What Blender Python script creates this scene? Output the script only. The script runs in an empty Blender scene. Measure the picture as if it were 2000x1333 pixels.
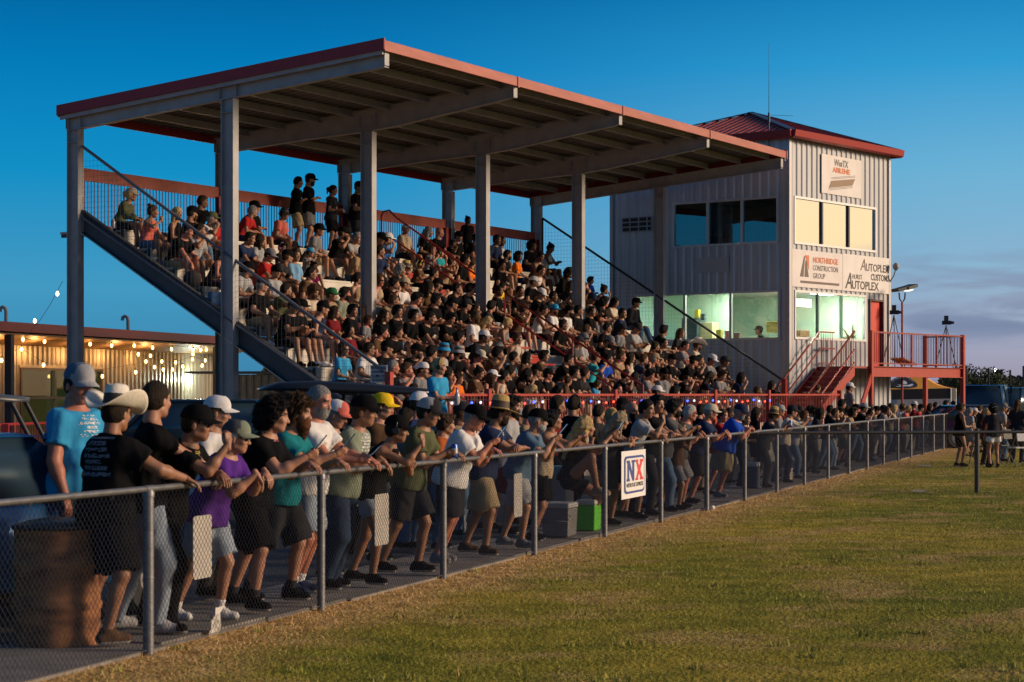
import bpy, math, random, time
import numpy as np
from mathutils import Vector, Matrix
R = math.radians
T0 = time.time()
random.seed(7)
scene = bpy.context.scene
COL = scene.collection

# ------------------------------------------------------------------ camera
F_PX = 4050.0; W_PX = 2000.0; HOR = 770.0; CAM_Z = 1.70
cd = bpy.data.cameras.new('camera'); cam = bpy.data.objects.new('camera', cd); COL.objects.link(cam)
cam.location = (0, 0, CAM_Z); cam.rotation_euler = (R(90), 0, 0)
cd.sensor_width = 36.0; cd.lens = F_PX/W_PX*36.0; cd.shift_y = (HOR-666.5)/W_PX
cd.clip_start = 0.1; cd.clip_end = 6000
cd.dof.use_dof = True; cd.dof.focus_distance = 46.0; cd.dof.aperture_fstop = 7.0
scene.camera = cam
def PX(px, py, Y):                       # a point of the place at depth Y seen at this pixel
    return Vector(((px-1000)/F_PX*Y, Y, CAM_Z-(py-HOR)/F_PX*Y))
def pix(p): return (1000+F_PX*p[0]/p[1], HOR-F_PX*(p[2]-CAM_Z)/p[1])

# ------------------------------------------------------------------ world, sun, exposure
SUN_DIR = Vector((1.0, -0.04, 0.285)).normalized()      # towards the light
sun_el = math.asin(SUN_DIR.z)
wd = bpy.data.worlds.new('World'); scene.world = wd; wd.use_nodes = True
nt = wd.node_tree; N = nt.nodes; Lk = nt.links; N.clear()
def nd(t, **k):
    n = N.new(t)
    for a, b in k.items(): setattr(n, a, b)
    return n
out = nd('ShaderNodeOutputWorld'); bg = nd('ShaderNodeBackground'); Lk.new(bg.outputs[0], out.inputs[0])
tc = nd('ShaderNodeTexCoord'); sep = nd('ShaderNodeSeparateXYZ'); Lk.new(tc.outputs['Generated'], sep.inputs[0])
def wmath(op, a, b=None, clamp=False):
    m = nd('ShaderNodeMath', operation=op, use_clamp=clamp)
    for i, v in enumerate((a, b)):
        if v is None: continue
        if isinstance(v, (int, float)): m.inputs[i].default_value = v
        else: Lk.new(v, m.inputs[i])
    return m.outputs[0]
def wramp(fac, stops):
    r = nd('ShaderNodeValToRGB'); e = r.color_ramp.elements
    while len(e) < len(stops): e.new(0.5)
    for i, (p, c) in enumerate(stops): e[i].position = p; e[i].color = (*c, 1)
    Lk.new(fac, r.inputs[0]); return r.outputs[0]
def wmix(f, a, b, bt='MIX'):
    m = nd('ShaderNodeMix', data_type='RGBA', blend_type=bt)
    if isinstance(f, (int, float)): m.inputs[0].default_value = f
    else: Lk.new(f, m.inputs[0])
    for i, v in ((6, a), (7, b)):
        if isinstance(v, tuple): m.inputs[i].default_value = (*v, 1)
        else: Lk.new(v, m.inputs[i])
    return m.outputs[2]
def srgb(r, g, b):
    f = lambda c: (c/255/12.92) if c/255 <= .04045 else ((c/255+.055)/1.055)**2.4
    return (f(r)*.71, f(g)*.71, f(b)*.71)
el = wmath('MULTIPLY', sep.outputs[2], 4.0, True)      # 0..0.25 in z -> 0..1
left = wramp(el, [(0.0, srgb(60, 125, 165)), (.20, srgb(66, 152, 192)), (.42, srgb(18, 142, 196)), (.62, srgb(3, 122, 184)), (.78, srgb(2, 98, 158)), (1.0, srgb(2, 70, 122))])
right = wramp(el, [(0.0, srgb(154, 144, 162)), (.10, srgb(162, 166, 188)), (.24, srgb(138, 178, 205)), (.42, srgb(108, 176, 212)), (.62, srgb(48, 154, 208)), (.80, srgb(8, 120, 180)), (1.0, srgb(3, 82, 140))])
az = wmath('DIVIDE', sep.outputs[0], wmath('MAXIMUM', sep.outputs[1], 0.05))
azf = nd('ShaderNodeMapRange', interpolation_type='SMOOTHSTEP'); Lk.new(az, azf.inputs[0]); azf.inputs[1].default_value = -0.12; azf.inputs[2].default_value = 0.25
skyc = wmix(azf.outputs[0], left, right)
# after-sunset glow round to the right, where the light comes from
gl = nd('ShaderNodeVectorMath', operation='DOT_PRODUCT'); Lk.new(tc.outputs['Generated'], gl.inputs[0]); gl.inputs[1].default_value = Vector((1, .2, .02)).normalized()
gf = nd('ShaderNodeMapRange', interpolation_type='SMOOTHSTEP'); Lk.new(gl.outputs['Value'], gf.inputs[0]); gf.inputs[1].default_value = 0.45; gf.inputs[2].default_value = 1.0
glow = wramp(wmath('MULTIPLY', sep.outputs[2], 2.0, True), [(0, (.80, .42, .17)), (.10, (1.0, .74, .40)), (.35, (.95, .76, .50)), (.8, srgb(110, 150, 190)), (1, srgb(50, 100, 160))])
skyc = wmix(gf.outputs[0], skyc, glow)
# cloud bank low on the right: stretched noise
mp = nd('ShaderNodeMapping'); Lk.new(tc.outputs['Generated'], mp.inputs[0]); mp.inputs['Scale'].default_value = (9, 9, 60); mp.inputs['Rotation'].default_value = (0, R(1.5), 0)
nz = nd('ShaderNodeTexNoise'); Lk.new(mp.outputs[0], nz.inputs[0]); nz.inputs['Scale'].default_value = 1.7; nz.inputs['Detail'].default_value = 5; nz.inputs['Roughness'].default_value = .5; nz.inputs['Distortion'].default_value = .5
cm = nd('ShaderNodeMapRange', interpolation_type='SMOOTHSTEP'); Lk.new(nz.outputs[0], cm.inputs[0]); cm.inputs[1].default_value = .40; cm.inputs[2].default_value = .62
band = wramp(wmath('MULTIPLY', sep.outputs[2], 10.0, True), [(.20, (0, 0, 0)), (.32, (1, 1, 1)), (.58, (1, 1, 1)), (.74, (0, 0, 0))])
azc = nd('ShaderNodeMapRange', interpolation_type='SMOOTHSTEP'); Lk.new(az, azc.inputs[0]); azc.inputs[1].default_value = .165; azc.inputs[2].default_value = .20
cmask = wmath('MULTIPLY', wmath('MULTIPLY', cm.outputs[0], band), wmath('MULTIPLY', azc.outputs[0], 0.9))
ccol = wramp(wmath('MULTIPLY', sep.outputs[2], 10.0, True), [(.25, srgb(104, 122, 156)), (.45, srgb(138, 150, 176)), (.7, srgb(124, 156, 188))])
skyc = wmix(cmask, skyc, ccol)
# physically based dusk sky mixed in for the part overhead
st = nd('ShaderNodeTexSky', sky_type='NISHITA', sun_disc=False); st.sun_elevation = sun_el; st.sun_rotation = math.atan2(SUN_DIR.x, SUN_DIR.y)
stm = wmix(1.0, st.outputs[0], (.06, .06, .06), 'MULTIPLY')
up = nd('ShaderNodeMapRange', interpolation_type='SMOOTHSTEP'); Lk.new(sep.outputs[2], up.inputs[0]); up.inputs[1].default_value = .22; up.inputs[2].default_value = .6; up.inputs[4].default_value = .5
skyc = wmix(up.outputs[0], skyc, stm)
Lk.new(skyc, bg.inputs[0]); bg.inputs[1].default_value = 1.0
sd = bpy.data.lights.new('sun', 'SUN'); so = bpy.data.objects.new('sun', sd); COL.objects.link(so)
sd.energy = 2.9; sd.angle = R(16); sd.color = (1.0, .75, .52)
so.rotation_euler = (-SUN_DIR).to_track_quat('-Z', 'Y').to_euler()
vs = scene.view_settings; vs.view_transform = 'Standard'; vs.look = 'None'; vs.exposure = 0.52; vs.gamma = 1.0

# ------------------------------------------------------------------ materials
MATS = {}
def mat(name, col, rough=.7, metal=0.0, emit=None, estr=0.0, noise=0.0, nscale=8.0, bump=0.0, bscale=60.0, col2=None, spec=None, alpha=None, trans=0.0, stretch=None):
    if name in MATS: return MATS[name]
    m = bpy.data.materials.new(name); m.use_nodes = True; MATS[name] = m
    n = m.node_tree.nodes; l = m.node_tree.links; b = n['Principled BSDF']
    b.inputs['Base Color'].default_value = (*col, 1); b.inputs['Roughness'].default_value = rough; b.inputs['Metallic'].default_value = metal
    if spec is not None: b.inputs['Specular IOR Level'].default_value = spec
    if trans: b.inputs['Transmission Weight'].default_value = trans
    if emit: b.inputs['Emission Color'].default_value = (*emit, 1); b.inputs['Emission Strength'].default_value = estr
    if noise or col2 or bump:
        t = n.new('ShaderNodeTexCoord'); mpn = n.new('ShaderNodeMapping'); l.new(t.outputs['Object'], mpn.inputs[0])
        if stretch: mpn.inputs['Scale'].default_value = stretch
    if noise or col2:
        z = n.new('ShaderNodeTexNoise'); l.new(mpn.outputs[0], z.inputs[0]); z.inputs['Scale'].default_value = nscale; z.inputs['Detail'].default_value = 6
        r = n.new('ShaderNodeValToRGB'); l.new(z.outputs[0], r.inputs[0])
        c2 = col2 or tuple(c*(1-noise) for c in col)
        r.color_ramp.elements[0].position = .35; r.color_ramp.elements[1].position = .65
        r.color_ramp.elements[0].color = (*c2, 1); r.color_ramp.elements[1].color = (*col, 1)
        l.new(r.outputs[0], b.inputs['Base Color'])
    if bump:
        z2 = n.new('ShaderNodeTexNoise'); l.new(mpn.outputs[0], z2.inputs[0]); z2.inputs['Scale'].default_value = bscale; z2.inputs['Detail'].default_value = 3
        bp = n.new('ShaderNodeBump'); l.new(z2.outputs[0], bp.inputs['Height']); bp.inputs['Strength'].default_value = bump; bp.inputs['Distance'].default_value = .02
        l.new(bp.outputs[0], b.inputs['Normal'])
    return m

# ------------------------------------------------------------------ objects
WM = {}                                    # world matrix of what has been linked
def tag(o, label=None, cat=None, group=None, kind=None):
    if label: o['label'] = label
    if cat: o['category'] = cat
    if group: o['group'] = group
    if kind: o['kind'] = kind
    return o
def thing(name, label, cat, loc=(0, 0, 0), group=None):
    o = bpy.data.objects.new(name, None); COL.objects.link(o); o.location = loc; o.empty_display_size = .2
    WM[o] = Matrix.Translation(loc); return tag(o, label, cat, group)
def link(name, me, parent=None, base=None):
    o = bpy.data.objects.new(name, me); COL.objects.link(o); base = Vector(base or (0, 0, 0)); o.location = base
    if parent is not None:
        o.parent = parent; o.matrix_parent_inverse = WM[parent].inverted()
    WM[o] = Matrix.Translation(base); return o
def np_mesh(name, V, Fq, mats=None, fm=None, smooth=True):
    me = bpy.data.meshes.new(name)
    V = np.asarray(V, np.float32); Fq = np.asarray(Fq, np.int32)
    me.vertices.add(len(V)); me.vertices.foreach_set('co', V.ravel())
    k = Fq.shape[1]; me.loops.add(Fq.size); me.loops.foreach_set('vertex_index', Fq.ravel())
    me.polygons.add(len(Fq)); me.polygons.foreach_set('loop_start', np.arange(0, Fq.size, k, dtype=np.int32)); me.polygons.foreach_set('loop_total', np.full(len(Fq), k, np.int32))
    if fm is not None: me.polygons.foreach_set('material_index', np.broadcast_to(np.asarray(fm, np.int32), len(Fq)).copy())
    me.polygons.foreach_set('use_smooth', np.full(len(Fq), smooth))
    for m in (mats or []): me.materials.append(m)
    me.update(calc_edges=True); return me
class MB:
    def __init__(s): s.v = []; s.f = []; s.m = []; s.sm = []
    def add(s, vs_, fs_, mi=0, smooth=False):
        k = len(s.v); s.v += [tuple(v) for v in vs_]; s.f += [tuple(i+k for i in f) for f in fs_]; s.m += [mi]*len(fs_); s.sm += [smooth]*len(fs_); return s
    def frame(s, o, x, y, z, mi=0):          # box: corner o, edge vectors x, y, z
        o, x, y, z = Vector(o), Vector(x), Vector(y), Vector(z)
        p = [o, o+x, o+x+y, o+y, o+z, o+x+z, o+x+y+z, o+y+z]
        fs = [(0, 3, 2, 1), (4, 5, 6, 7), (0, 1, 5, 4), (1, 2, 6, 5), (2, 3, 7, 6), (3, 0, 4, 7)]
        if x.cross(y).dot(z) < 0: fs = [f[::-1] for f in fs]
        return s.add(p, fs, mi)
    def box(s, c, d, rz=0, mi=0):
        x = Vector((math.cos(rz), math.sin(rz), 0))*d[0]; y = Vector((-math.sin(rz), math.cos(rz), 0))*d[1]; z = Vector((0, 0, d[2]))
        return s.frame(Vector(c)-x/2-y/2-z/2, x, y, z, mi)
    def bar(s, p, q, w, h, up=(0, 0, 1), mi=0):   # w sideways, h along up
        p, q = Vector(p), Vector(q); d = q-p; side = d.cross(Vector(up)).normalized(); u2 = side.cross(d).normalized()
        return s.frame(p-side*w/2-u2*h/2, d, side*w, u2*h, mi)
    def tube(s, pts, r, n=8, mi=0, cap=True):
        pts = [Vector(p) for p in pts]; rr = r if isinstance(r, (list, tuple)) else [r]*len(pts); k = len(s.v); a = None; ring = []
        for i, p in enumerate(pts):
            d = (pts[min(i+1, len(pts)-1)]-pts[max(i-1, 0)]).normalized()
            if a is None: a = d.orthogonal().normalized()
            a = (a-d*a.dot(d)).normalized(); b = d.cross(a)
            ring.append([p+(a*math.cos(2*math.pi*j/n)+b*math.sin(2*math.pi*j/n))*rr[i] for j in range(n)])
        vs_ = [v for g in ring for v in g]; fs = []
        for i in range(len(pts)-1):
            for j in range(n): fs.append((i*n+j, i*n+(j+1) % n, (i+1)*n+(j+1) % n, (i+1)*n+j))
        s.add(vs_, fs, mi, True)
        if cap: s.add(ring[0][::-1], [tuple(range(n))], mi); s.add(ring[-1], [tuple(range(n))], mi)
        return s
    def lathe(s, c, prof, n=24, mi=0, sx=1, sy=1):   # prof: (r, z)
        c = Vector(c); vs_ = [c+Vector((r*math.cos(2*math.pi*j/n)*sx, r*math.sin(2*math.pi*j/n)*sy, z)) for r, z in prof for j in range(n)]
        fs = [(i*n+j, i*n+(j+1) % n, (i+1)*n+(j+1) % n, (i+1)*n+j) for i in range(len(prof)-1) for j in range(n)]
        s.add(vs_, fs, mi, True); m = len(prof)-1
        if prof[0][0] > .001: s.add(vs_[:n][::-1], [tuple(range(n))], mi)
        if prof[-1][0] > .001: s.add(vs_[m*n:], [tuple(range(n))], mi)
        return s
    def prism(s, poly, ex, mi=0):            # planar polygon swept along ex
        poly = [Vector(p) for p in poly]; ex = Vector(ex); n = len(poly)
        nrm = sum(((poly[i]-poly[0]).cross(poly[(i+1) % n]-poly[0]) for i in range(n)), Vector())
        if nrm.dot(ex) > 0: poly = poly[::-1]
        vs_ = poly+[p+ex for p in poly]
        return s.add(vs_, [tuple(range(n)), tuple(range(2*n-1, n-1, -1))]+[(i, i+n, (i+1) % n+n, (i+1) % n) for i in range(n)], mi)
    def build(s, name, mats, parent=None, bevel=0):
        if not isinstance(mats, (list, tuple)): mats = [mats]
        V = np.array(s.v, float); lo, hi = V.min(0), V.max(0); base = Vector(((lo[0]+hi[0])/2, (lo[1]+hi[1])/2, lo[2]))
        me = bpy.data.meshes.new(name); me.from_pydata([tuple(v) for v in (V-np.array(base))], [], s.f)
        me.polygons.foreach_set('material_index', s.m); me.polygons.foreach_set('use_smooth', s.sm)
        for m in mats: me.materials.append(m)
        me.update(); o = link(name, me, parent, base)
        if bevel:
            bv = o.modifiers.new('bevel', 'BEVEL'); bv.width = bevel; bv.segments = 2; bv.limit_method = 'ANGLE'; bv.angle_limit = R(50)
        return o
def text_obj(name, body, m, parent, o, xdir, up, height, bold=0.0, shear=0.0, sx=1.0, align='LEFT', thick=.004, fit=None):
    c = bpy.data.curves.new(name, 'FONT'); c.body = body; c.size = height/.70; c.shear = shear; c.offset = bold; c.align_x = align; c.resolution_u = 2; c.extrude = thick/2
    t = bpy.data.objects.new(name+'_c', c); me = bpy.data.meshes.new_from_object(t); me.name = name; bpy.data.objects.remove(t)
    if fit: xs_ = [v.co.x for v in me.vertices]; sx = fit/(max(xs_)-min(xs_))
    x = Vector(xdir).normalized(); u = Vector(up).normalized(); n = x.cross(u)
    M = Matrix(((x.x*sx, u.x, n.x, 0), (x.y*sx, u.y, n.y, 0), (x.z*sx, u.z, n.z, 0), (0, 0, 0, 1))); me.transform(M)
    me.materials.clear(); me.materials.append(m)
    return link(name, me, parent, o)
galv = mat('galvanised', (.19, .19, .20), .45, .6, noise=.25, nscale=14, bump=.1)
galvd = mat('weathered_galvanised', (.20, .20, .21), .55, .6, noise=.3, nscale=20)
wire = mat('fence_wire', (.13, .125, .125), .5, .5)
# ------------------------------------------------------------------ ground
P0 = Vector((-2.367, 13.5, 0)); FD = Vector((1260, 4050, 0)).normalized(); FN = Vector((FD.y, -FD.x, 0))   # FN: from crowd towards grass
POST = 2.92
def fence_t(px, q=0.0):                   # t along the fence whose point q metres behind it is seen at px
    k = (px-1000)/F_PX; b = P0-FN*q
    return (k*b.y-b.x)/(FD.x-k*FD.y)
def fpt(t, q=0.0, z=0.0): p = P0+FD*t-FN*q; p.z = z; return p
def ground_mat():
    m = bpy.data.materials.new('grass_ground'); m.use_nodes = True; n = m.node_tree.nodes; l = m.node_tree.links; b = n['Principled BSDF']
    b.inputs['Roughness'].default_value = .95; b.inputs['Specular IOR Level'].default_value = .1
    t = n.new('ShaderNodeTexCoord')
    def noise(s, d=5, sc=(1, 1, 1), dist=0.0):
        mp_ = n.new('ShaderNodeMapping'); l.new(t.outputs['Object'], mp_.inputs[0]); mp_.inputs['Scale'].default_value = sc
        z = n.new('ShaderNodeTexNoise'); l.new(mp_.outputs[0], z.inputs[0]); z.inputs['Scale'].default_value = s; z.inputs['Detail'].default_value = d; z.inputs['Distortion'].default_value = dist; return z.outputs[0]
    def ramp(f, stops):
        r = n.new('ShaderNodeValToRGB'); e = r.color_ramp.elements
        while len(e) < len(stops): e.new(.5)
        for i, (p, c) in enumerate(stops): e[i].position = p; e[i].color = (*c, 1)
        l.new(f, r.inputs[0]); return r.outputs[0]
    def mix(f, a, c, bt='MIX'):
        x = n.new('ShaderNodeMix'); x.data_type = 'RGBA'; x.blend_type = bt
        if isinstance(f, float): x.inputs[0].default_value = f
        else: l.new(f, x.inputs[0])
        l.new(a, x.inputs[6]); l.new(c, x.inputs[7]); return x.outputs[2]
    def mth(op, a, c):
        x = n.new('ShaderNodeMath'); x.operation = op; x.use_clamp = op == 'MULTIPLY'
        for i, v in enumerate((a, c)):
            if isinstance(v, (float, int)): x.inputs[i].default_value = v
            else: l.new(v, x.inputs[i])
        return x.outputs[0]
    green = ramp(noise(2.2, 8), [(.3, (.18, .165, .020)), (.5, (.31, .255, .034)), (.7, (.44, .34, .055))])
    green2 = ramp(noise(.22, 4), [(.38, (.60, .74, .5)), (.62, (1.22, 1.12, 1.0))])
    fine = ramp(noise(38, 4), [(.3, (.45, .45, .45)), (.7, (1.45, 1.45, 1.45))])
    straw = ramp(noise(5, 8), [(.3, (.30, .16, .05)), (.55, (.58, .36, .14)), (.75, (.70, .50, .24))])
    # distance from the fence line (object space = world)
    dn = n.new('ShaderNodeVectorMath'); dn.operation = 'DOT_PRODUCT'; l.new(t.outputs['Object'], dn.inputs[0]); dn.inputs[1].default_value = FN
    d = mth('SUBTRACT', dn.outputs['Value'], P0.dot(FN))
    dd = mth('ADD', d, mth('MULTIPLY', mth('SUBTRACT', noise(1.3, 6), .5), 1.0)); 
    wob = n.new('ShaderNodeMath'); wob.operation = 'MULTIPLY_ADD'; l.new(noise(.9, 7), wob.inputs[0]); wob.inputs[1].default_value = 1.6; l.new(d, wob.inputs[2])
    mr = n.new('ShaderNodeMapRange'); l.new(wob.outputs[0], mr.inputs[0]); mr.inputs[1].default_value = 1.0; mr.inputs[2].default_value = 2.0; mr.inputs[3].default_value = 1; mr.inputs[4].default_value = 0
    g = mix(1.0, green, green2, 'MULTIPLY'); patch = ramp(noise(.8, 7), [(.50, (0, 0, 0)), (.66, (.75, .75, .75))])
    g = mix(patch, g, straw); c = mix(mr.outputs[0], g, straw); c = mix(1.0, c, fine, 'MULTIPLY')
    l.new(c, b.inputs['Base Color'])
    bp = n.new('ShaderNodeBump'); l.new(noise(26, 6), bp.inputs['Height']); bp.inputs['Strength'].default_value = 1.0; bp.inputs['Distance'].default_value = .06; l.new(bp.outputs[0], b.inputs['Normal'])
    return m
gm = ground_mat()
g = MB(); g.add([(-1500, -30, 0), (1500, -30, 0), (1500, 3000, 0), (-1500, 3000, 0)], [(0, 1, 2, 3)])
gme = bpy.data.meshes.new('ground'); gme.from_pydata(g.v, [], g.f); gme.materials.append(gm); gme.update(); tag(link('ground', gme), kind='structure')
# concrete strip and asphalt apron behind the fence
conc = mat('concrete', (.22, .20, .18), .85, noise=.35, nscale=3.5, bump=.3)
asph = mat('asphalt', (.036, .038, .045), .8, noise=.4, nscale=2.0, bump=.3)
def strip(name, q0, q1, t0, t1, z, m, th=0.0):
    a, b, c, d = fpt(t0, q0, z), fpt(t1, q0, z), fpt(t1, q1, z), fpt(t0, q1, z)
    s = MB()
    if th: s.frame(a-Vector((0, 0, th)), b-a, d-a, (0, 0, th))
    else: s.add([a, b, c, d], [(0, 1, 2, 3)])
    return tag(s.build(name, m), kind='structure')
strip('pavement', 1.15, 9.2, -14, 75, .012, asph)
kb = MB()
rnd = random.Random(5); tt = -12.0
while tt < 62:
    L = rnd.uniform(1.4, 2.6); q = .10+rnd.uniform(-.03, .03)
    kb.frame(fpt(tt, q-.04, -.02), FD*(L-.03), -FN*(1.05), (0, 0, .045+rnd.uniform(0, .02))); tt += L
tag(kb.build('kerb', conc), kind='structure')

# grass blades: tufts scattered over the near field
def grass():
    rg = np.random.RandomState(3); V = []; Fc = []; M = []
    n = 120000
    # sample depth with density falling off
    Y = 11.0+ (rg.rand(n)**1.7)*42; u = rg.rand(n)*2-1; X = u*Y*.27
    d = (X-P0.x)*FN.x+(Y-P0.y)*FN.y
    keep = (d > -.05); X, Y, d = X[keep], Y[keep], d[keep]; n = len(X)
    nearf = rg.rand(n) < np.clip(1.1-d/.85, .0, 1)*.9
    h = rg.uniform(.012, .028, n)*np.where(nearf, 1.5, 1.0)*(1+ .5*(rg.rand(n) < .06)); w = rg.uniform(.0025, .005, n)*(Y/18)
    a = rg.rand(n)*6.283; lean = rg.uniform(.2, 1.2, n)*h*np.where(nearf, 1.6, 1.0); la = rg.rand(n)*6.283
    cl = rg.randint(0, n, 90); cc_ = np.repeat(cl, 22); m_ = len(cc_); sel = rg.randint(0, n, m_); X[sel] = X[cc_]+rg.normal(0, .035, m_); Y[sel] = Y[cc_]+rg.normal(0, .035, m_); h[sel] = rg.uniform(.025, .05, m_); w[sel] *= 1.3
    b0 = np.stack([X-np.cos(a)*w, Y-np.sin(a)*w, np.zeros(n)-.004], 1); b1 = np.stack([X+np.cos(a)*w, Y+np.sin(a)*w, np.zeros(n)-.004], 1); tp = np.stack([X+np.cos(la)*lean, Y+np.sin(la)*lean, h], 1)
    V = np.concatenate([b0, b1, tp]); Fq = np.stack([np.arange(n), np.arange(n)+n, np.arange(n)+2*n], 1)
    fm = np.where(nearf, 2, (rg.rand(n) < .35).astype(int))
    ms = [mat('grass_green', (.22, .23, .028), .8), mat('grass_dry', (.36, .31, .07), .9), mat('grass_straw', (.60, .38, .15), .9)]
    o = link('grass', np_mesh('grass', V, Fq, ms, fm, False)); tag(o, 'short dry green and straw coloured grass in front of the fence', 'grass', kind='stuff')
grass()

# ------------------------------------------------------------------ chain link fence
def zigzag(me_name, A, D, length, z0, z1, pitch, r, m, parent, sag=0):
    # diamond mesh made of two families of crossing wires, each a thin 3-sided tube running diagonally
    nc = int(length/pitch); h = z1-z0; nseg = max(1, int(round(h/pitch)))
    D = np.array(D); A = np.array(A); side = np.array((D[1], -D[0], 0)); V = []; Fq = []
    xs = np.arange(-nseg, nc)
    k = 0; allV = []; allF = []
    for sgn in (1, -1):
        s0 = xs*pitch if sgn > 0 else (xs+nseg)*pitch
        s1 = s0+sgn*nseg*pitch
        # clip to 0..length
        t0 = np.zeros(len(xs)); t1 = np.ones(len(xs)); ds = s1-s0
        ta = (0-s0)/ds; tb = (length-s0)/ds; lo = np.minimum(ta, tb); hi = np.maximum(ta, tb); t0 = np.maximum(0, lo); t1 = np.minimum(1, hi)
        ok = t1 > t0+1e-3; t0, t1, s0_, ds_ = t0[ok], t1[ok], s0[ok], ds[ok]
        pa = A+np.outer(s0_+ds_*t0, D); pa[:, 2] += z0+h*t0; pb = A+np.outer(s0_+ds_*t1, D); pb[:, 2] += z0+h*t1
        off = side*(r*1.0)*sgn; perp = (D*h-np.array((0, 0, 1))*sgn*nseg*pitch); perp /= np.linalg.norm(perp)
        o3 = [perp*r, -perp*r*.5+side*r*.87, -perp*r*.5-side*r*.87]
        n = len(pa); vv = np.concatenate([pa+off+o3[0], pa+off+o3[1], pa+off+o3[2], pb+off+o3[0], pb+off+o3[1], pb+off+o3[2]]); i = np.arange(n)
        ff = np.concatenate([np.stack([i+a*n, i+b*n, i+(b+3)*n, i+(a+3)*n], 1) for a, b in ((0, 1), (1, 2), (2, 0))])
        allV.append(vv); allF.append(ff+k); k += len(vv)
    V = np.concatenate(allV); base = V.mean(0); base[2] = V[:, 2].min()
    return link(me_name, np_mesh(me_name, V-base, np.concatenate(allF), [m], None, False), parent, Vector(base))
RAIL = 1.083
fence = thing('chain_link_fence', 'long grey galvanised chain link fence the crowd leans on, running beside the grass', 'fence', fpt(0))
tEnd = POST*20
for i in range(-1, 21):
    p = fpt(i*POST); r = .032 if i % 6 else .036
    pm = MB().tube([p+Vector((0, 0, -.1)), p+Vector((0, 0, RAIL-.03))], r, 14)
    pm.lathe(p+Vector((0, 0, RAIL-.055)), [(r+.004, 0), (r+.006, .03), (r*.9, .05)], 14)
    for zz in (.18, .5, .82): pm.lathe(p+Vector((0, 0, zz)), [(r+.001, 0), (r+.004, .004), (r+.001, .008)], 12)
    pm.build('post', galv, fence)
for i in range(-2, 10):
    a = fpt(i*POST*2, 0, RAIL); b = fpt(min((i+1)*POST*2, tEnd), 0, RAIL)
    rl = MB().tube([a, b], .021, 12); rl.tube([a-FD*.05, a+FD*.05], .024, 12); rl.build('top_rail', galv, fence)
zigzag('wire_mesh', fpt(-4), FD, tEnd+4, .03, RAIL-.01, .054, .0018, wire, fence)
tw = MB()
for z_ in (.035,): tw.tube([fpt(-4, -.005, z_), fpt(tEnd, -.005, z_)], .0025, 5)
rnd = random.Random(2)
for i in range(0, 120):
    t = -3+i*.5; p = fpt(t, 0, RAIL); tw.tube([p+Vector((0, 0, -.05))-FN*.0, p+FN*.024, p+Vector((0, 0, .024)), p-FN*.024], .002, 4)
tw.build('tie_wire', wire, fence)
# crossing fence at the right, darker
f2 = thing('cross_fence', 'dark low chain link fence crossing the grass at right with a single black post', 'fence', (6, 35.3, 0))
dk = mat('dark_fence_steel', (.06, .055, .055), .5, .4)
A2 = fpt(fence_t(1484), 0); B2 = Vector((13.5, 36.4, 0)); D2 = (B2-A2).normalized()
MB().tube([A2+Vector((0, 0, 1.055)), B2+Vector((0, 0, 1.055))], .027, 10).build('top_rail', dk, f2)
pp = Vector((.2242*35.7, 35.7, 0)); MB().tube([pp+Vector((0, 0, -.1)), pp+Vector((0, 0, 1.10))], .042, 12).build('post', mat('black_post', (.02, .016, .016), .5), f2)
zigzag('wire_mesh', A2, D2, (B2-A2).length, .02, 1.05, .075, .0010, mat('thin_dark_wire', (.06, .055, .055), .6, .3), f2)

# boards and the sign hung on the fence
def fence_board(px0, px1, py0, py1, label, m, q=-.035, corner=.03, name='blank_board', tilt=0.0, cat='board', group=None):
    t0, t1 = fence_t(px0, q), fence_t(px1, q); a = fpt(t0, q); b = fpt(t1, q); ya = (a.y+b.y)/2
    z0 = CAM_Z-(py1-HOR)/F_PX*ya; z1 = CAM_Z-(py0-HOR)/F_PX*ya
    W_ = t1-t0; H_ = z1-z0; pts = []
    for (cx, cz, a0) in ((W_-corner, H_-corner, 0), (corner, H_-corner, 90), (corner, corner, 180), (W_-corner, corner, 270)):
        for k in range(4):
            an = R(a0+k*30); x = cx+corner*math.cos(an); z = cz+corner*math.sin(an); pts.append(a+FD*(x+tilt*z)+Vector((0, 0, z0+z)))
    o = MB().prism(pts, FN*.006).build(name, m); tag(o, label, cat, group); return a, z0, W_, H_, o
pl = mat('pale_board', (.42, .385, .345), .6, noise=.15, nscale=6)
wm_ = []
fence_board(376, 412, 1007, 1130, 'blank pale board hung on the fence below the man in the purple shirt', pl, q=.03)
fence_board(731, 758, 965, 1065, 'blank pale board hung on the fence beside the woman in denim shorts', pl, q=.03)
fence_board(1003, 1019, 925, 1010, 'narrow pale board with a dark hole on the fence near the straw hat man', pl, q=.03)
a, z0, W_, H_, o_ = fence_board(1213, 1260, 880, 972, 'white sponsor sign with blue N and red X wired to the fence', mat('sign_white', (.74, .72, .70), .45, noise=.06, nscale=4), corner=.008, name='sponsor_sign', cat='sign')
nb = mat('sign_blue', (.035, .06, .24), .5); nr = mat('sign_red', (.62, .05, .06), .5)
def onsign(x, z, n_=.0): return a+FD*(x*W_)+FN*(.010+n_)+Vector((0, 0, z0+z*H_))
def rrect(x0, x1, z0_, z1_, r, n_):
    pts = []
    for (cx, cz, a0) in ((x1-r, z1_-r*1, 0), (x0+r, z1_-r, 90), (x0+r, z0_+r, 180), (x1-r, z0_+r, 270)):
        for k in range(5): an = R(a0+k*22.5); pts.append(onsign(cx+r*math.cos(an), cz+r*math.sin(an)*.9, n_))
    return pts
o = MB(); o.prism(rrect(.10, .93, .09, .90, .10, 0), FN*.002); o.build('emblem_border', nb, o_)
o = MB(); o.prism(rrect(.135, .895, .14, .85, .08, .0035), FN*.002); o.build('emblem_field', MATS['sign_white'], o_)
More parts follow.
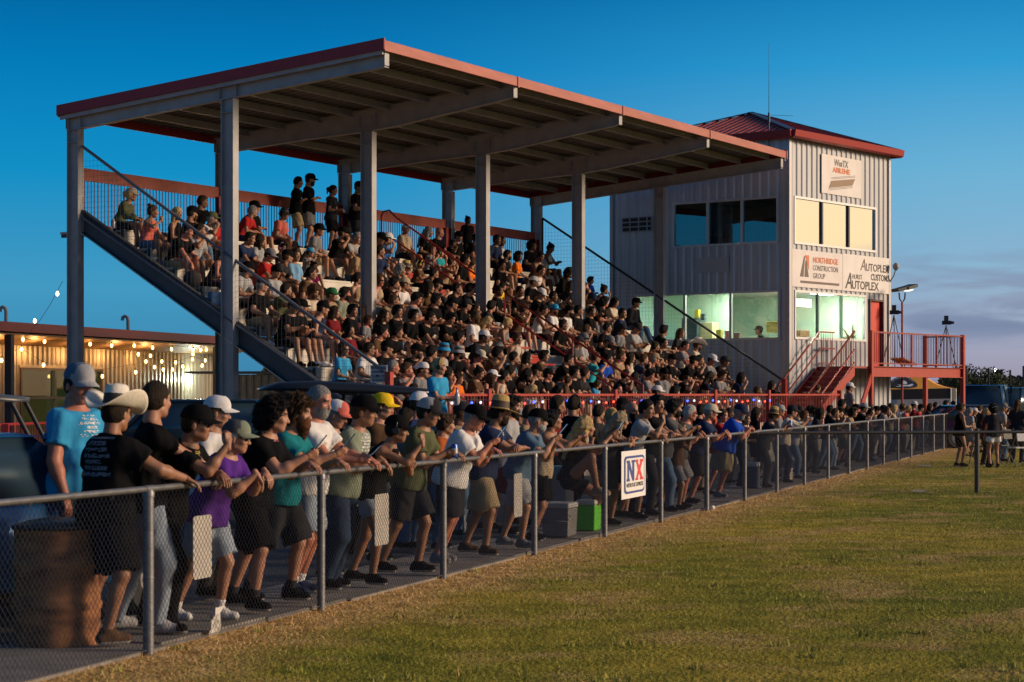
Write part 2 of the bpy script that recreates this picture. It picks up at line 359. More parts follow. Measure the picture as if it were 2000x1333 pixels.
def glyph(pts, m, nm): MB().prism([onsign(x, z, .0068) for x, z in pts], FN*.002).build(nm, m, o_)
xl, xm, xr, zb_, zt_ = .17, .50, .86, .36, .80
glyph([(xl, zb_), (xl+.13, zb_), (xl+.13, zb_+.05), (xl+.10, zb_+.05), (xl+.10, zt_-.17), (xl+.24, zb_), (xm-.02, zb_), (xm-.02, zt_-.05), (xm+.01, zt_-.05), (xm+.01, zt_), (xm-.13, zt_), (xm-.13, zt_-.05), (xm-.10, zt_-.05), (xm-.10, zb_+.17), (xl+.12, zt_), (xl, zt_), (xl, zt_-.05), (xl+.03, zt_-.05), (xl+.03, zb_+.05), (xl, zb_+.05)], nb, 'letter_n')
glyph([(xm+.03, zb_), (xm+.15, zb_), (xm+.15, zb_+.05), (xm+.13, zb_+.05), (xm+.185, zb_+.14), (xm+.24, zb_+.05), (xm+.22, zb_+.05), (xm+.22, zb_), (xr, zb_), (xr, zb_+.05), (xr-.03, zb_+.05), (xm+.235, zb_+.22), (xr-.03, zt_-.05), (xr, zt_-.05), (xr, zt_), (xm+.22, zt_), (xm+.22, zt_-.05), (xm+.24, zt_-.05), (xm+.185, zt_-.14), (xm+.13, zt_-.05), (xm+.15, zt_-.05), (xm+.15, zt_), (xm+.03, zt_), (xm+.03, zt_-.05), (xm+.06, zt_-.05), (xm+.135, zb_+.22), (xm+.06, zb_+.05), (xm+.03, zb_+.05)], nr, 'letter_x')
text_obj('lettering', 'NITROUS EXPRESS', mat('sign_black', (.03, .03, .04), .5), o_, onsign(.165, .235, .007), FD, (0, 0, 1), H_*.085, fit=W_*.68, bold=.0008)
# ------------------------------------------------------------------ grandstand
U = Vector((.4856, .8742, 0)).normalized(); WF = Vector((U.y, -U.x, 0))       # WF: the way the crowd faces
C0 = Vector((-6.0, 44.07, 0)); BAY = 5.4; LEN = BAY*4
Z0R, RISE, TREAD, F0 = 5.36, .4425, .735, -3.18
def S(a, F, z=0.0): p = C0+U*a+WF*F; p.z = z; return p
def row_z(k): return Z0R-RISE*k
def row_F(k): return F0+TREAD*k
NROW = 11
def beam_z(F): return 7.98+.0925*F
steel = mat('stand_steel', (.36, .355, .36), .5, .12, noise=.18, nscale=3, bump=.05, bscale=20)
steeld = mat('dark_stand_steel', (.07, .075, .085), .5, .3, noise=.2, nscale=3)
redp = mat('red_paint', (.27, .015, .018), .42, noise=.15, nscale=5)
redb = mat('bright_red_paint', (.36, .022, .014), .4, noise=.12, nscale=5)
redf = mat('pale_red_trim', (.42, .125, .095), .38, .1, noise=.25, nscale=1.2, stretch=(1, 1, 4))  # paler red than the gable trim, uneven in tone
deckm = mat('roof_sheet', (.14, .13, .125), .5, .5, noise=.2, nscale=4)
bench = mat('cream_bench', (.58, .53, .46), .6, noise=.22, nscale=2.5, bump=.1)
benchd = mat('bench_frame', (.08, .08, .085), .7)
gs = thing('grandstand', 'long grandstand with grey steel columns, red trimmed sloping roof and tiered seating', 'grandstand', S(LEN/2, 0))
# roof
FB, FT = -4.55, 3.95
EA, EB = -.18, LEN+.18
rz = lambda F: beam_z(F)+.50
rf = MB()
n = int((EB-EA)/.075); prof = [0, 0, 1, 1]
pts = []
k = 0; a = EA
while a < EB:
    pts += [(a, 0), (a+.20, 0), (a+.225, .035), (a+.275, .035)]; a += .30
top = []; bot = []
for (a, h) in pts:
    a = min(a, EB); top.append((S(a, FB, rz(FB)+h), S(a, FT+.03, rz(FT)+h)))
vs_ = []; fs_ = []
for i, (p, q) in enumerate(top): vs_ += [p, q, p-Vector((0, 0, .012)), q-Vector((0, 0, .012))]
for i in range(len(top)-1):
    b = i*4; fs_ += [(b, b+1, b+5, b+4), (b+2, b+6, b+7, b+3), (b+1, b+3, b+7, b+5), (b, b+4, b+6, b+2)]
rf.add(vs_, fs_); rf.build('roof_sheet', deckm, gs)
# gable trims, fascias
for a0, lab in ((EA-.05, 0), (EB, 1)):
    tr = MB(); tr.prism([S(a0, FB-.05, rz(FB)-.17), S(a0, FT+.08, rz(FT)-.17), S(a0, FT+.08, rz(FT)+.06), S(a0, FB-.05, rz(FB)+.06)], U*.05); tr.build('gable_trim', redp, gs)
    tr = MB(); tr.prism([S(a0+.06, FB, rz(FB)-.26), S(a0+.06, FT, rz(FT)-.26), S(a0+.06, FT, rz(FT)-.172), S(a0+.06, FB, rz(FB)-.172)], U*.05); tr.build('edge_purlin', steel, gs)
for i in range(4):
    a0 = EA if i == 0 else BAY*i+.01; a1 = EB if i == 3 else BAY*(i+1)-.01
    MB().prism([S(a0, FT+.03, rz(FT)-.20), S(a0, FT+.08, rz(FT)-.20), S(a0, FT+.08, rz(FT)+.015), S(a0, FT+.03, rz(FT)+.015)], U*(a1-a0)).build('front_fascia', redf, gs, bevel=.008)
    MB().box(S(a1, FT+.085, rz(FT)-.10), (.07, .03, .24), rz=math.atan2(U.y, U.x)).build('fascia_joint', redf, gs)
MB().prism([S(EA, FB-.05, rz(FB)-.2), S(EA, FB, rz(FB)-.2), S(EA, FB, rz(FB)+.03), S(EA, FB-.05, rz(FB)+.03)], U*(EB-EA)).build('rear_fascia', redp, gs)
# frames
def hbeam(mb, poly_top, poly_bot, a, bw=.17, tf=.015, tw=.012):
    # web between lists of (F,z) with flanges
    P = poly_top+poly_bot[::-1]
    mb.prism([S(a-tw/2, F, z) for F, z in P], U*tw)
    for line, s in ((poly_top, 0), (poly_bot, 0)):
        for (F1, z1), (F2, z2) in zip(line[:-1], line[1:]): mb.bar(S(a, F1, z1), S(a, F2, z2), bw, tf, up=(0, 0, 1))
for i in range(5):
    a = BAY*i; mb = MB(); dz = .0
    if i in (0, 4):
        tp = [(FB+.1, rz(FB)-.20), (FT, rz(FT)-.20)]; bt = [(FB+.1, beam_z(FB)), (FT, beam_z(FT))]
    else:
        tp = [(FB+.1, rz(FB)-.10), (FT, rz(FT)-.10)]; bt = [(FB+.1, beam_z(FB)+.03), (-2.0, beam_z(-2)-.02), (0, beam_z(0)-.10), (.8, beam_z(.8)-.10), (FT, beam_z(FT)+.06)]
    hbeam(mb, tp, bt, a)
    for F in ((FT-.0), FB+.1): mb.bar(S(a, F, beam_z(F)+.03 if i in (0, 4) else beam_z(F)+.06), S(a, F, rz(F)-.22), .17, .012, up=WF)
    for F in (-.22, .22, -4.4, -4.05): mb.frame(S(a-.085, F-.006, beam_z(F)), U*.17, WF*.012, (0, 0, .28))
    mb.build('roof_beam', steel, gs)
    for F, top in ((0, beam_z(0)-.012-(0 if i in (0, 4) else .1)), (-4.25, beam_z(-4.25)-.004)):
        c = MB(); W_, D_ = .20, .32
        c.frame(S(a-W_/2, F+D_/2-.014, 0), U*W_, WF*.014, (0, 0, top)); c.frame(S(a-W_/2, F-D_/2, 0), U*W_, WF*.014, (0, 0, top))
        c.frame(S(a-.006, F-D_/2+.014, 0), U*.012, WF*(D_-.028), (0, 0, top))
        for zz in (top-.30,): c.frame(S(a-W_/2+.002, F-D_/2+.014, zz), U*(W_-.004), WF*(D_-.028), (0, 0, .012))
        c.frame(S(a-.13, F-.19, 0), U*.26, WF*.38, (0, 0, .02))
        c.build('column', steel, gs)
for F in (-3.5, -2.45, -1.4, -.5, .55, 1.6, 2.65, 3.55):
    p = MB(); z = rz(F)-.012
    p.frame(S(.02, F-.006, z-.18), U*(LEN-.04), WF*.012, (0, 0, .175)); p.frame(S(.02, F+.007, z-.18), U*(LEN-.04), WF*.055, (0, 0, .01)); p.frame(S(.02, F-.062, z-.015), U*(LEN-.04), WF*.055, (0, 0, .010))
    p.build('purlin', steel, gs)
# tiers, with the aisle in the middle
AI0, AI1 = 10.85, 11.85
A0R, A1R = .42, LEN-.15
for k in range(NROW):
    z = row_z(k); F = row_F(k); m_ = MB()
    for s0, s1 in ((A0R, AI0), (AI1, A1R)):
        zl = row_z(k+1)
        depth = TREAD if k else 1.9
        m_.frame(S(s0, F-depth+.02, z-.05), U*(s1-s0), WF*(depth-.02), (0, 0, .05))           # tread plank
        m_.frame(S(s0, F-.045, zl+.225), U*(s1-s0), WF*.030, (0, 0, z-.05-zl-.225))                     # two riser planks with a joint
        m_.frame(S(s0, F-.050, zl+.004), U*(s1-s0), WF*.030, (0, 0, .215))
        for j in range(int((s1-s0)/2.7)+1): m_.frame(S(s0+j*2.7, F-depth+.05, z-.13), U*.05, WF*(depth-.10), (0, 0, .078), 1)
    m_.build('seat_row', [bench, benchd], gs)
    if k > 0:
        st_ = MB()
        st_.frame(S(AI0+.01, F-TREAD+.02, z-.06), U*(AI1-AI0-.02), WF*(TREAD-.02), (0, 0, .058)); st_.frame(S(AI0+.01, F-.05, row_z(k+1)), U*(AI1-AI0-.02), WF*.03, (0, 0, RISE-.062))
        st_.frame(S(AI0+.01, F+.0, row_z(k+1)+.17), U*(AI1-AI0-.02), WF*(TREAD*.45), (0, 0, .05))
        st_.build('aisle_step', redb, gs)
MB().frame(S(A0R, -4.4, Z0R-.06), U*(A1R-A0R), WF*(1.26-.6), (0, 0, .056)).build('rear_walkway', bench, gs)
# raker beams under the tiers
for i in range(5):
    a = (.10 if i == 0 else (LEN-.05 if i == 4 else BAY*i)); mb = MB()
    Fa, Fb = -4.1, 4.25; za = lambda F: row_z(0)-.62+(F0-F)*.602
    mb.prism([S(a, Fa, za(Fa)), S(a, Fb, za(Fb)), S(a, Fb, za(Fb)+.50), S(a, Fa, za(Fa)+.50)], U*.014)
    for dz_ in (0, .50): mb.bar(S(a+.007-.03, Fa, za(Fa)+dz_), S(a+.007-.03, Fb, za(Fb)+dz_), .12, .016)
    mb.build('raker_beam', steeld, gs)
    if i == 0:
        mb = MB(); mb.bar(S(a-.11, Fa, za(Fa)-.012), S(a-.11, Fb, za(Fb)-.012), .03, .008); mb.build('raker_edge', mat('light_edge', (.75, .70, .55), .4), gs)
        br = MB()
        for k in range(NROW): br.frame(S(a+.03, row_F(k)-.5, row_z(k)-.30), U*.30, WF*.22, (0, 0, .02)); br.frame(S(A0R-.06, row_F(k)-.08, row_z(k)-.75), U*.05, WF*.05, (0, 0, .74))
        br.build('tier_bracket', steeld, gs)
# back railing of red beam and pickets
zr = CAM_Z+445/4050*46.2
rb = MB()
for i in range(4): rb.frame(S(BAY*i+.11, -4.30, zr-.30), U*(BAY-.22), WF*.06, (0, 0, .28))
rb.build('rear_rail_beam', mat('rusty_red_paint', (.40, .07, .045), .5, noise=.3, nscale=3), gs)
rb = MB(); rb.frame(S(.1, -4.28, Z0R+.10), U*(LEN-.2), WF*.04, (0, 0, .05))
a = .2
while a < LEN-.1: rb.frame(S(a, -4.27, Z0R+.15), U*.016, WF*.016, (0, 0, zr-.30-Z0R-.15)); a += .115
rb.build('rear_pickets', redp, gs)
for i in range(1, 5): MB().frame(S(BAY*i-.28, -4.18, Z0R), U*.42, WF*.03, (0, 0, zr-Z0R-.25)).build('rear_panel', redp, gs)
# end rails with safety net
def end_guard(a, col):
    g_ = thing if 0 else None
    top0, top1 = S(a, -4.05, 7.2), S(a, 3.94, 2.13); lo0, lo1 = S(a, -4.05, 5.62), S(a, 3.94, .98)
    MB().tube([top0, top1], .035, 10).build('end_rail', col, gs); MB().tube([lo0, lo1], .028, 8).build('end_lower_rail', col, gs)
    if a > 5: MB().tube([lo0, top0], .03, 8).build('end_rail_upright', col, gs)
    # net: square mesh cords
    nm = MB(); nu = 74
    for i in range(nu+1):
        f = i/nu; nm.tube([lo0.lerp(lo1, f), top0.lerp(top1, f)], .0030, 3, cap=False)
    H0 = top0.z-lo0.z; 
    z = -3.2
    for j in range(52):
        # cords parallel to the horizontal, clipped between the two rails
        zc = 1.0+j*.115
        def Fat(za_, zb_): return -4.05+(za_-zc)/(za_-zb_)*7.99
        fT = Fat(7.2, 2.13); fL = Fat(5.62, .98)
        x0, x1 = max(-4.05, min(fL, fT)), min(3.94, max(fL, fT))
        if x1 > x0+.05: nm.tube([S(a, x0, zc), S(a, x1, zc)], .0030, 3, cap=False)
    nm.build('safety_net', mat('net_cord', (.10, .10, .11), .8), gs)
end_guard(0.0, mat('rail_grey', (.16, .16, .18), .5, .4)); end_guard(LEN+.02, mat('black_pipe', (.02, .02, .022), .5))
for a in (0.0, LEN+.05): MB().frame(S(a-.06, 3.94, 0), U*.13, WF*.13, (0, 0, 2.15)).build('end_post', redb, gs)
# aisle hand rails
def aisle_rail(F_0, F_1, a, loop):
    zf = lambda F, h: Z0R+(F0-F)*.602+h
    m_ = MB(); 
    if loop: m_.tube([S(a, F_0, zf(F_0, 0)), S(a, F_0, zf(F_0, .95)), S(a, F_0+.06, zf(F_0, 1.07)), S(a, F_0+.25, zf(F_0, 1.10)), S(a, F_0+.45, zf(F_0+.45, 1.18)), S(a, F_1, zf(F_1, 1.05))], .026, 8)
    else: m_.tube([S(a, F_0, zf(F_0, 0)), S(a, F_0, zf(F_0, 1.08)), S(a, F_1, zf(F_1, 1.05))], .030, 8)
    m_.tube([S(a, F_0+.05, zf(F_0+.05, .55)), S(a, F_1, zf(F_1, .50))], .022, 8); m_.tube([S(a, F_1, zf(F_1, -.1)), S(a, F_1, zf(F_1, 1.08))], .028, 8); mid = (F_0+F_1)/2; m_.tube([S(a, mid, zf(mid, -.1)), S(a, mid, zf(mid, 1.06))], .022, 8)
    m_.build('aisle_handrail', redp, gs)
aisle_rail(-3.45, -.2, 11.35, True); aisle_rail(.35, 4.3, 11.35, False)
# walkway platform in front and its railing
FR = 7.06
wk = MB(); wk.frame(S(-.4, row_F(NROW-1)-.1, 0), U*(LEN+3), WF*(FR+.1-row_F(NROW-1)+.1), (0, 0, .50)); o = wk.build('walkway', conc); tag(o, kind='structure')
fr = thing('walkway_railing', 'red picket railing along the front walkway of the grandstand, hung with small coloured bulbs', 'railing', S(LEN/2, FR, .5))
def rail_post_a(px):
    k = (px-1000)/F_PX; b = S(0, FR); return (k*b.y-b.x)/(U.x-k*U.y)
pa = [rail_post_a(p) for p in (858, 953, 1200, 1395, 1500, 1640)]
pass
rl = MB(); rl.frame(S(pa[0], FR-.03, 1.66), U*(pa[-1]-pa[0]), WF*.06, (0, 0, .045)); rl.frame(S(pa[0], FR-.02, .62), U*(pa[-1]-pa[0]), WF*.04, (0, 0, .04)); rl.build('top_rail', redb, fr)
for a in pa: MB().frame(S(a-.055, FR-.055, .5), U*.11, WF*.11, (0, 0, 1.30)).build('post', redb, fr)
pk = MB(); a = pa[0]+.1
while a < pa[-1]: pk.frame(S(a, FR-.008, .66), U*.016, WF*.016, (0, 0, 1.0)); a += .115
pk.build('pickets', redp, fr)
# coloured bulbs on the railing
sl = thing('string_lights', 'string of small red, white and blue bulbs hung along the red walkway railing', 'string lights', S(8, FR+.05, 1.5))
cw = MB(); pts = []
bulbs = {'blue': (.05, .12, 1.0), 'red': (1.0, .06, .03), 'white': (.8, .85, 1.0)}
a = pa[0]; i = 0; rnd = random.Random(9); wires = []
while a < pa[4]:
    z = 1.60-.05*abs(math.sin(i*.9))-rnd.random()*.02; wires.append(S(a, FR+.06, z+.03))
    cn = ('blue', 'white', 'red', 'blue', 'white', 'red', 'red')[i % 7]
    b = MB(); b.lathe(S(a, FR+.06, z-.055), [(.002, 0), (.022, .014), (.024, .032), (.012, .055)], 8)
    c = bulbs[cn]; b.build('bulb', mat('bulb_'+cn, c, .3, emit=c, estr=2.2 if cn != 'white' else 1.0), sl); a += .33+rnd.random()*.05; i += 1
cw.tube(wires, .006, 4); cw.build('cable', mat('black_cable', (.02, .02, .02), .6), sl)
# notice on the end of the stand
def panel(o, x, u, w, h, m, name, parent=None, th=.01):
    x = Vector(x).normalized(); u = Vector(u).normalized(); n = x.cross(u); mb = MB(); mb.frame(Vector(o), x*w, u*h, n*th); return mb.build(name, m, parent)
ns = panel(S(.02, 3.55, 1.93), WF, (0, 0, 1), .40, .36, mat('notice_white', (.62, .60, .58), .5), 'notice_sign')
ns.name = 'notice_sign'; tag(ns, 'small white notice reading do not climb on railings beside the orange red end post', 'sign')
WFn = WF.cross(Vector((0, 0, 1)))
for i, tx in enumerate(('WARNING', 'DO NOT', 'CLIMB ON', 'RAILINGS')):
    text_obj('lettering', tx, MATS['sign_black'], ns, S(.02, 3.75, 1.93+.28-.083*i)+WFn*.014, WF, (0, 0, 1), .052, align='CENTER', bold=.0015)
# ------------------------------------------------------------------ control tower
TC = Vector((8.27, 62.0, 0)); TR = Vector((3170, 4050, 0)).normalized(); TL = Vector((-TR.y, TR.x, 0))     # corner, along right face, along left face
TW, TD, TH = 6.3, 6.45, 9.42
NR = Vector((TR.y, -TR.x, 0)); NL = -TR                                                                     # outward normals of right / left face
clad = mat('metal_cladding_lightened', (.48, .49, .52), .42, .25, noise=.12, nscale=1.5, stretch=(4, 4, .4))  # lighter copy of the cladding; its colour makes up for weak light on the left face
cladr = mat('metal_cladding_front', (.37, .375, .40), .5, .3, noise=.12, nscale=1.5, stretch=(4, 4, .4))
tower = thing('control_tower', 'three storey grey metal clad race control tower with red hip roof, right of the grandstand', 'tower', TC+TR*3+TL*3)
def corrugated(name, A, X, nrm, length, z0, z1, holes, m, parent, pitch=.305, depth=.035, rib=.30):
    # holes: (x0,x1,z0,z1); every strip of the profile is cut round the openings
    A = Vector(A); X = Vector(X); prof = []; x = 0
    while x < length-1e-6:
        for fx, h in ((0, 0), (pitch*.36, 0), (pitch*.50, depth), (pitch*.86, depth), (pitch, 0)):
            if x+fx <= length: prof.append((x+fx, h))
        x += pitch
    prof.append((length, 0)); prof = sorted(set([(round(a, 4), h) for a, h in prof]))
    cuts = sorted(set([h[0] for h in holes]+[h[1] for h in holes])); P = []
    for (xa, ha), (xb, hb) in zip(prof[:-1], prof[1:]):
        segs = [xa]+[c for c in cuts if xa+1e-4 < c < xb-1e-4]+[xb]
        for s, t in zip(segs[:-1], segs[1:]):
            f = lambda v: ha+(hb-ha)*((v-xa)/(xb-xa) if xb > xa else 0)
            P.append((s, f(s), t, f(t)))
    mb = MB()
    for s, hs, t, ht in P:
        mid = (s+t)/2; zs = [z0, z1]; bl = sorted([(h[2], h[3]) for h in holes if h[0] <= mid <= h[1]])
        cur = z0; spans = []
        for b0, b1 in bl: spans.append((cur, b0)); cur = b1
        spans.append((cur, z1))
        for za, zb in spans:
            if zb-za < .01: continue
            p = lambda v, h, z: A+X*v+nrm*h+Vector((0, 0, z))
            mb.add([p(s, hs, za), p(t, ht, za), p(t, ht, zb), p(s, hs, zb)], [(0, 1, 2, 3)])
    return mb.build(name, m, parent)
def zT(py, Y): return CAM_Z-(py-HOR)/F_PX*Y
def along(px, A, X):                       # distance along a wall line seen at px
    k = (px-1000)/F_PX; return (k*A.y-A.x)/(X.x-k*X.y)
# openings on the left face (distance measured from the corner leftwards) and right face
L_up = (along(1518, TC, TL), along(1318, TC, TL), 6.30, 7.58); L_lo = (along(1521, TC, TL), along(1245, TC, TL), 3.40, 4.76)
R_up = (along(1551, TC, TR), along(1707, TC, TR), 6.28, 7.58); R_lo = (along(1552, TC, TR), along(1687, TC, TR), 3.42, 4.76); R_dr = (along(1698, TC, TR), along(1722, TC, TR), 2.58, 4.66)
A_L = TC+TL*TD
holesL = [(TD-h[1], TD-h[0], h[2], h[3]) for h in (L_up, L_lo)]
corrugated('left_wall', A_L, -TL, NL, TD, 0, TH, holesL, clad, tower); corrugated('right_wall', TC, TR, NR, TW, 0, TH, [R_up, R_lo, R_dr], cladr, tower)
A_B = TC+TR*TW; corrugated('rear_wall', A_B, TL, TR, TD, 0, TH, [], clad, tower); corrugated('far_wall', TC+TR*TW+TL*TD, -TR, TL, TW, 0, TH, [], clad, tower)
for c, nm in ((TC, 0), (A_L, 1), (A_B, 2)):
    MB().frame(c-TR*.05-TL*.05+(NL+NR)*.02, TR*.14, TL*.14, (0, 0, TH)).build('corner_trim', mat('trim_light', (.40, .40, .42), .45, .4), tower) if nm == 0 else MB().frame(c-TR*.06-TL*.06, TR*.12, TL*.12, (0, 0, TH)).build('corner_trim', MATS['trim_light'], tower)
# roof
EV = .30; c0 = TC+(-TR-TL)*EV; cs = [c0, c0+TR*(TW+2*EV), c0+TR*(TW+2*EV)+TL*(TD+2*EV), c0+TL*(TD+2*EV)]; apex = (cs[0]+cs[2])/2+Vector((0, 0, TH+1.28))
cs = [c+Vector((0, 0, TH+.12)) for c in cs]
rr = MB()
redr = mat('red_roof_sheet', (.30, .028, .028), .45, .2, noise=.15, nscale=4)
rr.add(cs+[apex], [(0, 1, 4), (1, 2, 4), (2, 3, 4), (3, 0, 4)]); rr.add([c-Vector((0, 0, .02)) for c in cs], [(3, 2, 1, 0)]); rr.build('roof', redr, tower)
rb = MB()
for i in range(4):
    a, b = cs[i], cs[(i+1) % 4]; L = (b-a).length; e = (b-a).normalized(); md = (a+b)/2; run = apex-md
    nr = int(L/.3)
    for j in range(1, nr):
        s = j*.3; f = 1-abs(s-L/2)/(L/2)
        if f > .04: p = a+e*s; rb.bar(p+Vector((0, 0, .012)), p+run*f+Vector((0, 0, .012)), .04, .03)
rb.build('roof_ribs', redr, tower)
for i in range(4):
    rb = MB(); rb.bar(cs[i]+Vector((0, 0, .03)), apex+Vector((0, 0, .03)), .22, .02); rb.build('hip_cap', mat('hip_cap_blue', (.06, .10, .16), .4, .5), tower)
    a, b = cs[i], cs[(i+1) % 4]; gt = MB(); n_ = (b-a).normalized().cross(Vector((0, 0, 1))); gt.prism([a-Vector((0, 0, .22)), a+n_*.10-Vector((0, 0, .17)), a+n_*.13+Vector((0, 0, .02)), a+Vector((0, 0, .02))], b-a); gt.build('gutter', mat('gutter_red', (.30, .016, .018), .35), tower)
# windows: frame, panes, room behind
frm = mat('window_frame', (.55, .56, .58), .4, .4); frd = mat('dark_window_frame', (.03, .035, .05), .5)
def glass_mat(name, tint, rough=.02, mixr=.35):
    m = bpy.data.materials.new(name); m.use_nodes = True; n = m.node_tree.nodes; l = m.node_tree.links; n.remove(n['Principled BSDF'])
    o_ = n['Material Output']; tr = n.new('ShaderNodeBsdfTransparent'); tr.inputs[0].default_value = (*tint, 1); g_ = n.new('ShaderNodeBsdfGlossy'); g_.inputs['Roughness'].default_value = rough
    mx = n.new('ShaderNodeMixShader'); mx.inputs[0].default_value = mixr; l.new(tr.outputs[0], mx.inputs[1]); l.new(g_.outputs[0], mx.inputs[2]); l.new(mx.outputs[0], o_.inputs[0]); MATS[name] = m; return m
gl_clear = glass_mat('clear_glass', (.85, .92, .90), .01, .10); gl_mirror = glass_mat('reflective_glass', (.25, .25, .25), .02, .92); gl_dark = glass_mat('tinted_glass', (.45, .62, .68), .01, .16)
def window(A, X, nrm, x0, x1, z0, z1, mull, gm_, fm, nm='window'):
    fr_ = MB(); t = .07; A = Vector(A)
    P = lambda x, z, d=0: A+X*x+nrm*d+Vector((0, 0, z))
    fr_.frame(P(x0-t, z0-t, -.04), X*(x1-x0+2*t), nrm*.10, (0, 0, t)); fr_.frame(P(x0-t, z1, -.04), X*(x1-x0+2*t), nrm*.10, (0, 0, t))
    fr_.frame(P(x0-t, z0, -.038), X*t, nrm*.096, (0, 0, z1-z0)); fr_.frame(P(x1, z0, -.038), X*t, nrm*.096, (0, 0, z1-z0))
    xs = [x0+(x1-x0)*m_ for m_ in mull]
    w = fr_.build(nm, frm, tower)
    for xm_ in xs: MB().frame(P(xm_-.04, z0+.001, -.03), X*.08, nrm*.08, (0, 0, z1-z0-.002)).build('mullion', fm, w)
    ed = [x0]+xs+[x1]
    for a, b in zip(ed[:-1], ed[1:]): MB().frame(P(a+.03, z0+.002, -.012), X*(b-a-.06), nrm*.008, (0, 0, z1-z0-.004)).build('pane', gm_, w)
def mull_pos(pxs, A, X, h, flip=False):
    return [((along(p, A, X)-h[0])/(h[1]-h[0])) for p in pxs]
XL = -TL
def LX(v): return TD-v
hl = (TD-L_up[1], TD-L_up[0]); window(A_L, XL, NL, hl[0], hl[1], L_up[2], L_up[3], [(TD-along(p, TC, TL)-hl[0])/(hl[1]-hl[0]) for p in (1383, 1450)], gl_dark, frm)
hl = (TD-L_lo[1], TD-L_lo[0]); window(A_L, XL, NL, hl[0], hl[1], L_lo[2], L_lo[3], [(TD-along(p, TC, TL)-hl[0])/(hl[1]-hl[0]) for p in (1338, 1428)], gl_clear, frm)
window(TC, TR, NR, R_up[0], R_up[1], R_up[2], R_up[3], mull_pos((1604, 1656), TC, TR, R_up), gl_mirror, frd)
window(TC, TR, NR, R_lo[0], R_lo[1], R_lo[2], R_lo[3], mull_pos((1596, 1642), TC, TR, R_lo), gl_clear, mat('green_frame', (.10, .22, .17), .5))
# rooms (inner boxes, each open only through its windows)
def room(z0, z1, wall, name, floorc, par):
    inn = .12; o_ = TC+(TR+TL)*inn; w, d = TW-2*inn, TD-2*inn; mb = MB()
    mb.frame(o_+Vector((0, 0, z0)), TR*w, TL*d, (0, 0, .05), 1); mb.frame(o_+Vector((0, 0, z1)), TR*w, TL*d, (0, 0, .05), 2)
    mb.frame(o_+TR*w+Vector((0, 0, z0)), TR*.02, TL*d, (0, 0, z1-z0)); mb.frame(o_+TL*d+Vector((0, 0, z0)), TR*w, TL*.02, (0, 0, z1-z0))
    mb.frame(o_+TL*3.6+TR*2.6+Vector((0, 0, z0+.05)), TR*.08, TL*(d-3.6), (0, 0, z1-z0-.05))
    return mb.build(name, [wall, floorc, mat('room_ceiling', (.6, .62, .58), .9)], par)
green = mat('green_room_wall', (.50, .70, .58), .8); room(2.5, 4.95, green, 'lit_room', mat('room_floor', (.2, .2, .2), .8), tower)
room(5.1, 8.2, mat('dim_room_wall', (.30, .36, .38), .8), 'dim_room', MATS['room_floor'], tower)
# inner lining so no daylight leaks, furniture
cl = MB(); lampm = mat('ceiling_glow_panel', (1, 1, .9), .5, emit=(1.0, .95, .76), estr=50.0)
for (r_, l_) in ((1.6, .9), (1.2, 3.0), (4.3, 1.2)):
    MB().frame(TC+TR*r_+TL*l_+Vector((0, 0, 4.90)), TR*1.1, TL*.5, (0, 0, .04)).build('ceiling_glow_panel', lampm, tower)
MB().frame(TC+TR*2.0+TL*1.6+Vector((0, 0, 8.14)), TR*.5, TL*.3, (0, 0, .04)).build('ceiling_glow_panel', mat('added_room_glow', (1, 1, 1), .5, emit=(.5, .85, 1), estr=7), tower)  # added glow in the upper room, only to lighten its dark left windows
it = MB(); it.frame(TC+TR*.3+TL*.5+Vector((0, 0, 3.0)), TR*.6, TL*5.4, (0, 0, .04)); it.frame(TC+TR*.9+TL*.5+Vector((0, 0, 2.55)), TR*.04, TL*5.4, (0, 0, .45)); it.build('counter', mat('counter', (.35, .33, .3), .6), tower)
def ybox(px0, px1, py0, py1, depth, dist, m, nm):      # box standing in the lit room, seen between these pixels through the left windows
    A = TC+TR*dist; l1, l0 = along(px0, A, TL), along(px1, A, TL); Y = (A+TL*(l0+l1)/2).y; mb = MB(); mb.frame(A+TL*l0+Vector((0, 0, zT(py1, Y))), TR*depth, TL*(l1-l0), (0, 0, zT(py0, Y)-zT(py1, Y))); return mb.build(nm, m, tower, bevel=.02)
ybox(1331, 1361, 622, 664, .5, 1.5, mat('dark_cabinet', (.04, .07, .09), .6), 'cabinet')
ybox(1366, 1391, 630, 662, .4, 1.7, mat('cream_cabinet', (.55, .50, .28), .6), 'file_box'); ybox(1496, 1522, 628, 650, .35, 1.4, mat('yellow_cabinet', (.6, .53, .16), .5), 'yellow_box'); ybox(1398, 1408, 644, 662, .12, .5, mat('yellow_bag', (.75, .62, .06), .6), 'yellow_bag')
ybox(1415, 1424, 646, 662, .12, .5, mat('pink_bag', (.55, .20, .22), .6), 'pink_bag'); ybox(1432, 1444, 650, 662, .12, .5, mat('brown_bag', (.22, .12, .08), .6), 'brown_bag'); ybox(1356, 1365, 605, 622, .1, 1.55, MATS['yellow_bag'], 'toy_flower'); ybox(1368, 1376, 613, 626, .1, 1.6, MATS['dark_cabinet'], 'fan')
def rbox(px0, px1, py0, py1, depth, dist, m, nm):
    A = TC+TL*dist; l0, l1 = along(px0, A, TR), along(px1, A, TR); Y = (A+TR*(l0+l1)/2).y; mb = MB(); mb.frame(A+TR*l0+Vector((0, 0, zT(py1, Y))), TR*(l1-l0), TL*depth, (0, 0, zT(py0, Y)-zT(py1, Y))); return mb.build(nm, m, tower, bevel=.02)
